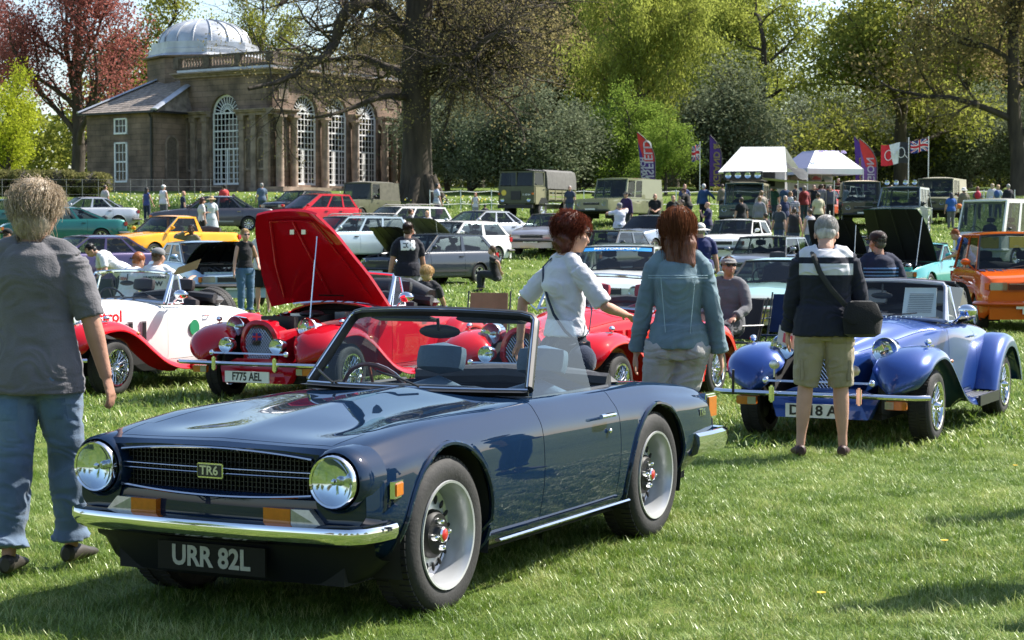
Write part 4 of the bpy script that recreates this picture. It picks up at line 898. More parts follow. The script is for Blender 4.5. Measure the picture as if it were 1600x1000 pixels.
    SL = pm('silver_letter', (.34, .34, .33), .45, .3)
    plate(o, 'URR 82L', (0, .668, .262), .52, .115, pm('black_plate', (.005, .005, .006), .5, spec=.2), SL, .112, bold=.0035, sx=.92)
    # rear panel, lamps, bumper
    m = MB(); m.add(rear, [tuple(range(len(rear)))]); m.build('rear_panel', PB, o, smooth=0)
    for sx in (-1, 1):
        m = MB(); m.box((sx * .675, -3.10, .60), (.05, .13, .125)); q = m.build('tail_lamp', AMBER, o, smooth=0, bevel=.008); m = MB(); m.box((sx * .668, -3.095, .60), (.05, .155, .15)); m.build('bezel', CHROME, q, smooth=0, bevel=.008)
        m = MB(); m.box((sx * .5, -3.16, .60), (.3, .05, .13)); m.build('tail_lamp', REDL, o, smooth=0, bevel=.008)
        text_on('lettering', 'TR6', .055, CHROME, o, (sx * .7215, -2.88, .585), (0, -sx * 1, 0) if sx > 0 else (0, -1, 0), (0, 0, 1), .001, depth=.002, sx=1.)
    p2 = [(.735, -2.75, .42), (.75, -2.9, .42), (.75, -3.1, .42), (.72, -3.22, .42), (.6, -3.26, .42), (0, -3.27, .42), (-.6, -3.26, .42), (-.72, -3.22, .42), (-.75, -3.1, .42), (-.75, -2.9, .42), (-.735, -2.75, .42)]
    bumper(p2, [(-.035, .055), (.0, .06), (.022, .045), (.026, .0), (.01, -.05), (-.03, -.07), (-.05, -.03), (-.035, .03)], 'rear_bumper')
    # sill trim
    for sx in (-1, 1):
        m = MB(); m.tube([(sx * .727, y, .232) for y in np.linspace(-.42, -1.84, 8)], .016, 6, flat=.5); m.build('sill_trim', CHROME, o)
        m = MB(); m.tube([(sx * .752, -1.62, .68), (sx * .757, -1.54, .682), (sx * .752, -1.46, .68)], .011, 8); dh = m.build('door_handle', CHROME, pt['door:%d' % (sx > 0)])
        m = MB(); m.ball((sx * .738, -1.6, .6), (.008, .013, .013)); m.build('lock', CHROME, pt['door:%d' % (sx > 0)])
    for y in (0, -2.24):
        for sx in (-1, 1): wheel(o, sx * .715, y, .312, .322, .2, .222, 'steel6', steer=0)
    # windscreen
    BL, TL = Vector((.6, -.98, .825)), Vector((.50, -1.26, 1.165)); rows = []; N = 16
    def ws(u, v, off=0.):     # u -1..1, v 0..1
        hw = BL.x + (TL.x - BL.x) * v; bulge = .10 * (1 - u * u); y = BL.y + (TL.y - BL.y) * v + bulge; z = BL.z + (TL.z - BL.z) * v + .02 * (1 - u * u) * v
        return Vector((u * hw, y + off, z + off * .6))
    m = MB(); m.grid([[ws(-1 + 2 * i / N, j / 4) for i in range(N + 1)] for j in range(5)]); g = m.build('windscreen', GLASSC, o)
    m = MB(); path = [ws(-1, .04)] + [ws(-1, v) for v in (.2, .5, .8, .92)] + [ws(-.97, .975)] + [ws(-1 + 2 * i / N, 1) for i in range(1, N)] + [ws(.97, .975)] + [ws(1, v) for v in (.92, .8, .5, .2, .04)]
    m.tube(path, .022, 8, flat=1.3); m.build('windscreen_frame', BLACK, o)
    m = MB(); m.tube([p + Vector((0, .019, .012)) for p in path], .006, 6); m.tube([ws(-1 + 2 * i / N, .02, .012) for i in range(N + 1)], .007, 6); m.build('windscreen_trim', CHROME, o)
    m = MB(); m.grid([[ws(-1 + 2 * i / N, v, o_) for i in range(N + 1)] for v, o_ in ((.03, .01), (-.02, .02), (-.07, .05))]); m.tube([ws(-1 + 2 * i / N, 0) for i in range(N + 1)], .018, 6); m.build('scuttle_seal', BLACK, o)
    wiper(o, (-.12, -.80, .85), (.10, -.86, .90)); wiper(o, (.36, -.82, .85), (.5, -.92, .90))
    m = MB(); m.cyl((0, -1.2, 1.15), (0, -1.21, 1.09), .008); m.ball((0, -1.22, 1.085), (.115, .014, .035), 16, 8); m.build('rear_view_mirror', BLACK, o)
    for sx in (-1, 1):   # sun visors
        m = MB(); m.box((sx * .24, -1.3, 1.14), (.34, .1, .015), rx=.2); m.build('sun_visor', BLACK, o, smooth=0, bevel=.005)
    # side glass, raised
    for sx in (-1, 1):
        m = MB(); m.add([(sx * .612, -.99, .80), (sx * .625, -1.62, .795), (sx * .585, -1.62, .93), (sx * .545, -1.58, 1.13), (sx * .525, -1.27, 1.155), (sx * .57, -1.1, .95)], [tuple(range(6))]); m.build('side_window', glassm('side_glass', (.72, .86, .9), .12, 1.5), o, smooth=0)
    # cockpit
    m = MB(); m.box((0, -1.5, .30), (1.12, 1.15, .02)); m.box((0, -2.02, .52), (1.16, .03, .42)); m.box((0, -.93, .55), (1.16, .03, .5)); m.box((.595, -1.45, .54), (.02, 1.1, .46)); m.box((-.595, -1.45, .54), (.02, 1.1, .46)); m.build('cockpit', pm('dark_carpet', (.012, .013, .017), .9), o, smooth=0)
    m = MB(); m.tube([(-.58, -1.02, .75), (-.3, -1.0, .79), (.3, -1.0, .79), (.58, -1.02, .75)], .07, 10, flat=.8); m.build('dashboard', LEATHER, o)
    SB = pm('blue_vinyl_seat', (.06, .10, .14), .42, var=.12, bump=.15, bscale=50)
    for sx in (-1, 1): seat(o, (sx * .29, -1.40, .19), SB, w=.44, h=.46, ang=.3)
    steering(o, (.29, -1.12, .765), .185, pm('wood_rim', (.12, .03, .012), .3, coat=1, var=.4, scale=12))
    m = MB(); m.ball((0, -2.1, .80), (.56, .16, .075), 20, 8); m.tube([(-.55, -2.0, .80), (0, -1.93, .83), (.55, -2.0, .80)], .05, 8); m.build('folded_hood', VINYL, o)
    m = MB(); m.tube([(-.585, -1.05, .79), (-.59, -1.5, .79), (-.585, -1.9, .79)], .012, 6); m.tube([(.585, -1.05, .79), (.59, -1.5, .79), (.585, -1.9, .79)], .012, 6); m.build('cockpit_rail', BLACK, o)
    # underside tie: exhaust
    m = MB(); m.tube([(-.3, -2.5, .2), (-.32, -3.2, .22)], .025, 8); m.build('exhaust', STEEL, o)
blue_roadster()
# ---------------------------------------------------------------- neo-vintage roadsters with swept wings
UJ = [pm('flag_blue', (.01, .02, .18), .7), pm('flag_white', (.75, .75, .75), .7), pm('flag_red', (.55, .012, .02), .7)]
def vintage(px, Y, label, body, wingp, seatm, plt=None, bonnet_open=False, flank=None, steer=0., hood=True, louvre='dark', lamps=True, lamp_y=.24, zoff=0.):
    TH = .46; X = (px - 800) / F * Y; o = empty('vintage_roadster', (X, Y, gz(X, Y) + zoff), PI - TH, label=label, cat='car', group='vintage-style roadsters in the second row')
    # central body: radiator cowl to tail
    def S(y, zb, w, zsh, zc, r=.16): return (y, [(w - .06, zb), (w, zb + .03), (w + .01, (zb + zsh) / 2), (w, zsh - r), (w - r * .3, zsh - r * .35), (w - r, zsh), (w * .45, (zsh * .3 + zc * .7)), (0, zc)])
    st = [S(-3.1, .35, .5, .62, .66), S(-2.95, .3, .6, .74, .78), S(-2.5, .28, .66, .84, .87), S(-1.95, .25, .66, .88, .90), S(-1.2, .22, .62, .90, .96, .1), S(-.75, .22, .53, .90, .97, .13), S(-.2, .25, .40, .84, .915, .14), S(.28, .3, .26, .77, .83, .12), S(.44, .33, .20, .74, .78, .1)]
    ys = sorted(set([round(v, 4) for v in np.arange(-3.1, .441, .055)] + [-1.12, -1.95, -.95, .44, .30])); sh = Shell(st, ys, 4)
    def cls(x, y, z, t):
        if -2.15 < y < -1.18 and abs(x) < .53 and t < .33: return None
        if -1.12 > y > -1.95 and t > .28 and z > .3: return 'door:%d' % (x > 0)
        if -.95 < y < .30 and t < .42: return None if bonnet_open else 'bonnet'
        return 'body'
    pt = sh.parts(cls, {'*': body}, o)
    # radiator shell and grille
    def outl(w, zl, zh, y):
        pts = []
        for i in range(24):
            a = 2 * PI * i / 24; ca, sa = math.cos(a), math.sin(a); zc = (zl + zh) / 2; k = .82 if sa < 0 else 1.; pts.append((w * (abs(ca) ** .75) * (1 if ca > 0 else -1) * k, y - abs(ca) * .03, zc + (zh - zl) / 2 * sa))
        return pts
    m = MB(); m.grid([outl(.19, .30, .80, .36), outl(.235, .26, .83, .45), outl(.23, .265, .825, .5), outl(.19, .3, .79, .515), outl(.175, .315, .775, .49)], closed_u=True); rs_ = m.build('radiator_shell', body, o)
    m = MB(); p = outl(.178, .31, .78, .47); m.add(p, [tuple(range(24))]); m.build('grille_back', BLACK, rs_, smooth=0)
    m = MB()
    for sg in (-1, 1):
        for i in range(-16, 17):
            a, b = [], []
            x0 = i * .03
            pts = []
            for k in range(24):
                z = .31 + .47 * k / 23; x = x0 + sg * (z - .545) * .8; zc, hh = .545, .235; u = (z - zc) / hh; wmax = .172 * (1 - abs(u) ** 2.6) ** .5 * (1 if u > 0 else .9) if abs(u) < 1 else 0
                if abs(x) < wmax: pts.append((x, .49 - abs(x) * .1, z))
            if len(pts) > 1: m.tube([pts[0], pts[-1]], .0035, 4, caps=False)
    m.build('grille_mesh', CHROME, rs_, kind='stuff')
    if plt != 'D218 AL':
        m = MB(); m.box((0, .51, .66), (.1, .01, .07)); bd = m.build('badge', UJ[0], o, smooth=0)
        m = MB(); m.box((0, .517, .66), (.1, .006, .014)); m.box((0, .5165, .66), (.016, .005, .07)); m.build('badge_cross', UJ[2], bd, smooth=0)
    # front wings: swept section along a curve
    def wing(sx):
        c = crom([(.60, .42), (.585, .50), (.50, .62), (.36, .70), (.16, .735), (-.05, .73), (-.24, .67), (-.42, .57), (-.62, .44), (-.82, .33), (-1.05, .265), (-1.25, .25)], 3); rows = []
        for i, (y, z) in enumerate(c):
            t = i / (len(c) - 1); d = np.array(c[min(i + 1, len(c) - 1)]) - np.array(c[max(i - 1, 0)]); d /= np.linalg.norm(d); ny_, nz_ = -d[1], d[0]
            if nz_ < 0 or (abs(nz_) < .15 and ny_ < 0): ny_, nz_ = -ny_, -nz_
            xo = .855; xi = .34 if t < .2 else min(.60, .34 + (t - .2) * .62)
            if t < .25: xi += (.25 - t) * .75; xo -= (.25 - t) ** 2 * 3.2
            cr = .055 * (1 - .6 * t); lip = .085 * (1 - .55 * t); row = []
            for u, h in ((0, -.06), (.12, cr * .35), (.35, cr), (.6, cr), (.82, cr * .55), (.94, -.005), (1., -.045), (1., -lip), (.985, -lip), (.975, -.05), (.9, -.02), (.5, cr - .02), (.02, -.08)):
                x = xi + (xo - xi) * u; row.append((sx * x, y + ny_ * h, z + nz_ * h))
            rows.append(row)
        m = MB(); m.grid(rows); k = len(rows[0]); m.f += [tuple(range(k))]; m.m += [0]; m.build('front_wing', wingp, o, smooth=60)
        c2 = [(-1.93, .28), (-1.98, .40), (-2.10, .56), (-2.30, .70), (-2.52, .745), (-2.76, .70), (-2.95, .56), (-3.08, .38), (-3.1, .3)]; c = crom(c2, 3); rows = []
        for i, (y, z) in enumerate(c):
            d = np.array(c[min(i + 1, len(c) - 1)]) - np.array(c[max(i - 1, 0)]); d /= np.linalg.norm(d); ny_, nz_ = d[1], -d[0]
            if (y + 2.55) * ny_ + (z - .3) * nz_ < 0: ny_, nz_ = -ny_, -nz_
            rows.append([(sx * (.52 + .34 * u), y + ny_ * h, z + nz_ * h) for u, h in ((0, 0), (.2, .02), (.5, .03), (.8, .02), (.95, -.01), (1., -.05), (1, -.1), (.985, -.1), (.97, -.05), (.8, -.01), (.1, -.02))])
        m = MB(); m.grid(rows); m.build('rear_wing', wingp, o, smooth=60)
        m = MB(); m.prism([(sx * .62, y, z) for y, z in c2], (sx * -.02, 0, 0)); m.build('wheel_well', DARK, o, smooth=0)
        # dark apron inside the front wing, running board with treads
        m = MB(); m.prism([(sx * .46, .45, .25), (sx * .46, .45, .58), (sx * .46, .1, .70), (sx * .5, -.35, .58), (sx * .6, -.95, .3), (sx * .58, -.95, .2), (sx * .46, .2, .2)], (sx * -.03, 0, 0)); m.build('inner_apron', DARK, o, smooth=0)
        m = MB(); m.box((sx * .74, -1.6, .245), (.25, .72, .03)); m.box((sx * .862, -1.6, .235), (.02, .74, .09)); rb = m.build('running_board', BLACK if wingp.name != 'paint_signal_red' else wingp, o, smooth=0)
        for k in range(4): m = MB(); m.box((sx * (.67 + k * .05), -1.6, .265), (.018, .68, .014)); m.build('tread_strip', STEEL, rb, smooth=0)
        for y in (0, -2.55): wheel(o, sx * .80, y, .29, .29, .185, .19, 'wire')
        lamp(o, (sx * .43, .26, .745), .098, pod=.14)
        if lamps: lamp(o, (sx * .30, .62, .575), .072, pod=.09, name='spot_lamp')
        m = MB(); m.ball((sx * .74, .1, .81), (.028, .045, .028), 10, 6); m.cyl((sx * .74, .1, .75), (sx * .74, .1, .8), .008); m.build('side_light', CHROME, o)
        m = MB(); m.box((sx * .62, .60, .33), (.17, .05, .07)); fl = m.build('flasher', AMBER, o, smooth=0, bevel=.008)
        m = MB(); m.box((sx * .57, .628, .33), (.07, .006, .06)); m.build('white_lens', CLEARL, fl, smooth=0)
        m = MB(); m.ball((sx * .835, -.3, .635), (.02, .035, .018), 8, 5); m.build('side_repeater', AMBER, o)
        for k in range(4):   # bonnet side louvres
            y = -.2 - k * .19; w = .43 + k * .035; m = MB()
            if louvre == 'dark': m.box((sx * (w + .015), y, .60), (.02, .07, .28), rz=sx * .18); m.cm = 1; m.box((sx * (w + .025), y - .005, .60), (.012, .045, .25), rz=sx * .18); m.build('louvre', [STEEL, BLACK], o, smooth=0)
            else: m.hexa([(sx * (w + .04), y - .05, .48), (sx * (w + .012), y + .03, .48), (sx * (w + .012), y + .03, .76), (sx * (w + .04), y - .05, .76)], (sx * .03, 0, 0)); m.build('louvre', body, o, smooth=0)
        m = MB(); m.tube([(sx * .655, -1.84, .77), (sx * .69, -1.82, .775), (sx * .69, -1.74, .775), (sx * .655, -1.72, .77)], .009, 6); m.build('handle', CHROME, pt['door:%d' % (sx > 0)])
        mirror(o, (sx * .62, -1.18, .9), sx, CHROME)
        seat(o, (sx * .28, -1.55, .35), seatm[0], w=.46, h=.5, ang=.2)
        # quarter light and raised side glass
        a, b, c_, d_ = [Vector((sx * x, y, z)) for x, y, z in ((.60, -1.14, .92), (.53, -1.34, 1.23), (.54, -1.42, 1.22), (.615, -1.4, .92))]
        m = MB(); m.tube([a, b, c_, d_, a], .011, 5); m.build('quarter_light', CHROME, o); m = MB(); m.add([a, b, c_, d_], [(0, 1, 2, 3)]); m.build('quarter_glass', GLASSC, o, smooth=0)
    wing(-1); wing(1)
    # nudge bar and bumper
    m = MB(); m.tube([(-.88, .60, .40), (-.8, .68, .40), (0, .72, .40), (.8, .68, .40), (.88, .60, .40)], .028, 10, flat=.8); bm_ = m.build('front_bumper', CHROME, o)
    for sx in (-1, 1): m = MB(); m.box((sx * .36, .735, .40), (.045, .05, .14)); m.build('overrider', CHROME, bm_, smooth=0, bevel=.012)
    m = MB(); m.tube([(-.42, .66, .50), (.42, .66, .50)], .01, 6)
    for sx in (-1, 1): m.ball((sx * .44, .66, .50), .03, 10, 6)
    m.build('badge_bar', CHROME, o)
    m = MB(); m.tube([(-.8, -3.15, .42), (0, -3.22, .42), (.8, -3.15, .42)], .028, 8); m.build('rear_bumper', CHROME, o)
    m = MB(); m.prism([(-.45, .5, .36), (-.38, .56, .2), (.38, .56, .2), (.45, .5, .36), (.25, .5, .44), (-.25, .5, .44)], (0, -.12, 0)); m.build('front_valance', body, o, smooth=0)
    if plt: plate(o, plt, (0, .69 if plt != 'D2__AL' else .69, .27), .52, .11, PLATEW, BLACK, .112, bold=.003, sx=.8 if plt[0] == 'F' else 1.12)
    m = MB(); m.box((0, -1.2, .24), (.9, 3.2, .1)); m.box((0, .15, .4), (.36, .5, .4)); m.build('underbody', DARK, o, smooth=0)
    m = MB(); m.box((0, -1.65, .36), (1.04, .98, .02)); m.box((0, -2.14, .6), (1.06, .03, .5)); m.box((0, -1.17, .65), (1.04, .03, .5)); m.box((.53, -1.65, .62), (.02, .98, .5)); m.box((-.53, -1.65, .62), (.02, .98, .5)); m.build('cockpit', DARK, o, smooth=0)
    m = MB(); m.tube([(-.5, -1.2, .9), (0, -1.16, .93), (.5, -1.2, .9)], .06, 8); m.build('dashboard', LEATHER, o); steering(o, (.28, -1.32, .93), .17, BLACK)
    BLw, TLw, N = Vector((.585, -1.10, .93)), Vector((.535, -1.32, 1.245)), 10
    def ws(u, v, off=0.): return Vector((u * (BLw.x + (TLw.x - BLw.x) * v), BLw.y + (TLw.y - BLw.y) * v + .08 * (1 - u * u) + off, BLw.z + (TLw.z - BLw.z) * v + .03 * (1 - u * u)))
    m = MB(); m.grid([[ws(-1 + 2 * i / N, j / 3) for i in range(N + 1)] for j in range(4)]); m.build('windscreen', GLASSC, o)
    m = MB(); pth = [ws(-1, 0), ws(-1, .5), ws(-1, .9), ws(-.96, 1)] + [ws(-1 + 2 * i / N, 1) for i in range(1, N)] + [ws(.96, 1), ws(1, .9), ws(1, .5), ws(1, 0)]; m.tube(pth, .02, 8); m.tube([ws(-1 + 2 * i / N, 0) for i in range(N + 1)], .018, 6); m.build('windscreen_frame', CHROME if body.name != 'paint_pearl_blue' else pm('silver_frame', (.45, .46, .5), .3, .6), o)
    for sx in (.32, -.12): wiper(o, ws(sx, 0, .04), ws(sx - .4, .12, .03))
    m = MB(); m.ball((0, -1.2, 1.14), (.1, .015, .03), 12, 6); m.cyl((0, -1.2, 1.14), (0, -1.22, 1.24), .007); m.build('rear_view_mirror', BLACK, o)
    if hood:
        m = MB(); m.ball((0, -2.2, .93), (.6, .22, .10), 20, 8); m.tube([(-.56, -2.1, .95), (0, -2.05, 1.0), (.56, -2.1, .95)], .06, 8); m.build('folded_hood', VINYL, o)
    if bonnet_open:
        m = MB(); a = R(47); rows = []; rows2 = []
        for y in np.linspace(-.95, .34, 12):
            w = pchip([-.95, -.5, -.2, .1, .34], [.74, .66, .57, .48, .36], y); L_ = y + .95; row = []
            for u in np.linspace(-1, 1, 11):
                h = -.11 * abs(u) ** 2.5 * (.6 + .4 * (1 - L_ / 1.3)); row.append(Vector((u * w, -.95 + L_ * math.cos(a) - h * math.sin(a), .975 + L_ * math.sin(a) + h * math.cos(a))))
            rows.append(row)
        m.grid(rows); n = Vector((0, -math.sin(a), math.cos(a))) * .035; m.grid([[p + n for p in r_] for r_ in rows]); 
        ed = rows[0] + [r_[-1] for r_ in rows[1:]] + rows[-1][::-1][1:] + [r_[0] for r_ in rows[::-1][1:]]; m.grid([[p for p in ed], [p + n for p in ed]]); bn = m.build('bonnet', body, o, weld=True)
        for sx in (-1, 0, 1): m = MB(); m.tube([rows[1][5 + sx * 4] + Vector((-sx * .04, 0, 0)) - n * .3, rows[5][5 + sx * 4] + Vector((-sx * .06, 0, 0)) - n * .3, rows[10][5 + sx * 3] - n * .3], .014, 6, flat=.4); m.build('bonnet_rib', body, bn)
        m = MB(); m.tube([rows[10][2] - n * .35, rows[10][5] - n * .5, rows[10][8] - n * .35], .02, 6, flat=.5); m.build('bonnet_rib', body, bn)
        for sx in (-1, 1): m = MB(); m.box(rows[9][5] + Vector((sx * .07, -.03, -.03)), (.05, .03, .07)); m.build('bonnet_catch', STEEL, bn, smooth=0)
        m = MB(); m.box(rows[1][5] + Vector((0, -.04, -.01)), (.34, .02, .05), rx=.8); m.build('bonnet_plate', BLACK, bn, smooth=0)
        m = MB(); m.tube([(-.36, .1, .80), (-.30, -.14, 1.66)], .007, 5); m.build('bonnet_stay', CHROME, o)
        m = MB(); rnd = random.Random(3)
        m.box((0, -.35, .60), (.62, 1.2, .12)); m.box((0, -.45, .74), (.28, .55, .2)); m.box((0, .1, .7), (.4, .08, .3))
        for k in range(5): m.cyl((.16, -.2 - k * .1, .72), (.27, -.2 - k * .1, .78), .025)
        for k in range(6): x, y = rnd.uniform(-.3, .3), rnd.uniform(-.8, .05); m.tube([(x, y, .74), (x + rnd.uniform(-.1, .1), y + .12, .85), (x + rnd.uniform(-.2, .2), y + .25, .74)], .018, 6)
        m.ball((-.1, -.35, .86), (.12, .16, .04)); m.cm = 1; m.box((.02, -.45, .85), (.14, .42, .03)); m.box((-.25, -.75, .8), (.12, .18, .14)); m.build('engine', [BLACK, STEEL], o)
    return o, pt

def vintages():
    red = paint('signal_red', (.50, .008, .014), 0, .35); red2 = paint('deep_red', (.42, .006, .016), 0, .35); white = paint('cream_white', (.78, .77, .72), 0, .35); blue = paint('pearl_blue', (.014, .055, .25), .35, .3)
    o, pt = vintage(445, 19.6, 'red vintage-style roadster with its long bonnet raised, plate F775 AEL', red2, red2, (LEATHER, 0), 'F775 AEL', True, louvre='body')
    m = MB(); m.tube([(-.5, -2.15, .98), (-.2, -2.2, 1.1), (.2, -2.2, 1.1), (.5, -2.15, .98)], .1, 10); m.build('folded_hood_cover', VINYL, o)
    o, pt = vintage(850, 18.1, 'red vintage-style roadster with closed bonnet between the two standing women', red, red, (pm('red_leather', (.35, .01, .02), .45), 0), None, louvre='body')
    o, pt = vintage(1317, 15.9, 'metallic blue vintage-style roadster with silver wire wheels at the right', blue, blue, (pm('grey_leather', (.25, .24, .23), .5), 0), 'D218 AL', lamps=False)
    # information sheet behind the windscreen, hood up at the rear
    q = MB(); q.hexa([(-.49, -1.16, .96), (-.2, -1.12, .96), (-.19, -1.27, 1.21), (-.46, -1.31, 1.21)], (0, -.004, 0)); sh_ = q.build('information_sheet', PLATEW, o, smooth=0)
    nrm_u = (Vector((-.46, -1.31, 1.21)) - Vector((-.49, -1.16, .96))).normalized()
    for k in range(9): text_on('lettering', 'mmmm mm mmmmm mmm', .016, BLACK, sh_, (-.335 , -1.155 - k * .011, 1.0 + k * .0185), (-1, 0.13, 0), nrm_u, .0, sx=1.2) if False else None
    m = MB()
    for k in range(11): m.hexa([Vector((-.24, -1.135 - k * .0105, 1.0 + k * .0155)) + Vector((0, .008, 0)), Vector((-.45, -1.16 - k * .0105, 1.0 + k * .0155)) + Vector((0, .008, 0)), Vector((-.45, -1.162 - k * .0105, 1.005 + k * .0155)) + Vector((0, .008, 0)), Vector((-.24, -1.137 - k * .0105, 1.005 + k * .0155)) + Vector((0, .008, 0))], (0, .002, 0))
    m.build('print_lines', pm('print_grey', (.2, .2, .22), .8), sh_, smooth=0, kind='stuff')
    m = MB(); m.tube([(-.58, -1.98, .95), (-.57, -1.85, 1.15), (-.5, -1.8, 1.24), (0, -1.78, 1.27), (.5, -1.8, 1.24), (.57, -1.85, 1.15), (.58, -1.98, .95)], .02, 8); m.build('hood_frame', VINYL, o)
    m = MB(); m.grid([[(x * 1.0, -1.8 - t * .5, (1.25 + .02 * (1 - (x / .58) ** 2)) * (1 - t) + .93 * t + .1 * math.sin(t * PI) * (1 - .3 * abs(x))) for x in np.linspace(-.57, .57, 9)] for t in np.linspace(0, 1, 7)]); m.build('folded_hood_cover', VINYL, o)
    m = MB(); m.add([(-.62, -1.40, .93), (-.62, -1.92, .93), (-.57, -1.84, 1.2), (-.54, -1.44, 1.22)], [(0, 1, 2, 3)]); m.build('side_window', GLASSD, o, smooth=0)
    for k in range(20): m = MB(); m.ball((-.42 + k * .044, -.93, .965), .008, 6, 4); m.build('rivet', CHROME, o)
    m = MB(); m.prism([(-.05, .1, .86), (.05, .1, .86), (.03, .04, .9), (-.03, .04, .9)], (0, -.1, 0)); m.build('bonnet_scoop', BLACK, o, smooth=0)
    m = MB(); m.tube([(.36, .68, .53), (.36, .68, .60)], .008, 5); m.ball((.36, .68, .63), (.045, .01, .04), 10, 6); m.ball((-.3, .68, .60), (.05, .008, .045), 8, 4); m.build('badge', STEEL, o)
    # white rally-style one
    o, pt = vintage(88, 20.4, 'white vintage-style roadster with red wings and green and red stripes at the left', white, paint('signal_red', (.5, .008, .014)), (pm('black_red_seat', (.03, .02, .02), .5), 0), None, lamps=False)
    RD = pm('red_print', (.6, .01, .02), .4); GN = pm('green_print', (.01, .2, .08), .4)
    text_on('lettering', 'Castrol', .17, RD, o, (-.46, -.18, .80), (-.17, -1, 0), (0, 0, 1), .006, sx=1.1)
    m = MB(); m.lathe([(.001, 0), (.09, 0)], (-.668, -1.55, .64), (-1, 0, 0), 24); m.build('roundel', GN, o, smooth=0)
    for k, mm in enumerate((GN, WHITE, RD)):
        m = MB(); rows = []
        for i in range(9):
            t = i / 8; y = -1.95 - .15 * k * 1.0 - .5 * t; rows.append([(-.674, y, .42 + .34 * t), (-.674, y - .10, .42 + .34 * t)])
        m.grid(rows); m.build('stripe', mm, o, smooth=0)
    t, r_ = WC[(.29, .185, .19, 'wire')]
    w = link('spare_wheel', t, o); w.location = (0, -2.95, .78); w.rotation_euler = (0, 0, PI / 2 + PI); w.rotation_euler = (0, R(-12), -PI / 2); link('rim', r_, w)
vintages()
# ---------------------------------------------------------------- ordinary cars
PRE = dict(
 saloon=dict(L=4.45, W=1.7, H=1.39, top=[(-.5, .80), (-.49, .90), (-.33, .95), (0, .93), (.19, .92), (.35, .84), (.47, .74), (.5, .64)], gh=(.20, .045, -.19, -.335), win=[(.04, .43), (.47, .80), (.84, .97)], doors=[.19, -.02, -.24], rad=.3),
 hatch=dict(L=3.85, W=1.64, H=1.40, top=[(-.5, .86), (-.49, .93), (0, .92), (.22, .91), (.36, .85), (.48, .76), (.5, .66)], gh=(.225, .08, -.36, -.475), win=[(.04, .50), (.55, .95)], doors=[.2, -.14], rad=.29),
 estate=dict(L=4.4, W=1.69, H=1.43, top=[(-.5, .86), (-.49, .93), (0, .92), (.19, .91), (.35, .84), (.48, .74), (.5, .64)], gh=(.20, .05, -.42, -.48), win=[(.03, .32), (.35, .62), (.65, .97)], doors=[.19, -.02, -.22], rad=.3),
 mini=dict(L=3.65, W=1.68, H=1.41, top=[(-.5, .86), (-.49, .93), (0, .92), (.2, .92), (.36, .88), (.47, .8), (.5, .7)], gh=(.2, .10, -.37, -.455), win=[(.03, .55), (.58, .97)], doors=[.2, -.14], rad=.31),
 mpv=dict(L=3.6, W=1.72, H=1.58, top=[(-.5, .9), (-.49, 1.0), (0, 1.0), (.26, .98), (.4, .88), (.48, .78), (.5, .68)], gh=(.31, .06, -.36, -.46), win=[(.12, .42), (.45, .72), (.75, .96)], doors=[.2, -.04, -.24], rad=.3),
 lr=dict(L=4.4, W=1.75, H=2.0, top=[(-.5, 1.10), (0, 1.12), (.18, 1.12), (.30, 1.10), (.45, 1.06), (.5, 1.04)], gh=(.18, .13, -.485, -.495), win=[(.04, .24), (.27, .45)], doors=[.16, -.05, -.22], rad=.38, zb=.45, box=1),
 van=dict(L=4.4, W=1.72, H=1.93, top=[(-.5, 1.05), (0, 1.08), (.4, 1.08), (.47, 1.06), (.5, .98)], gh=(.465, .40, -.46, -.49), win=[(.03, .2), (.23, .45), (.48, .70), (.73, .96)], doors=[.42, .2], rad=.32, box=1),
)
SEATM = pm('grey_seat_cloth', (.05, .05, .055), .9)
BUMPM = pm('bumper_plastic', (.02, .02, .021), .55)
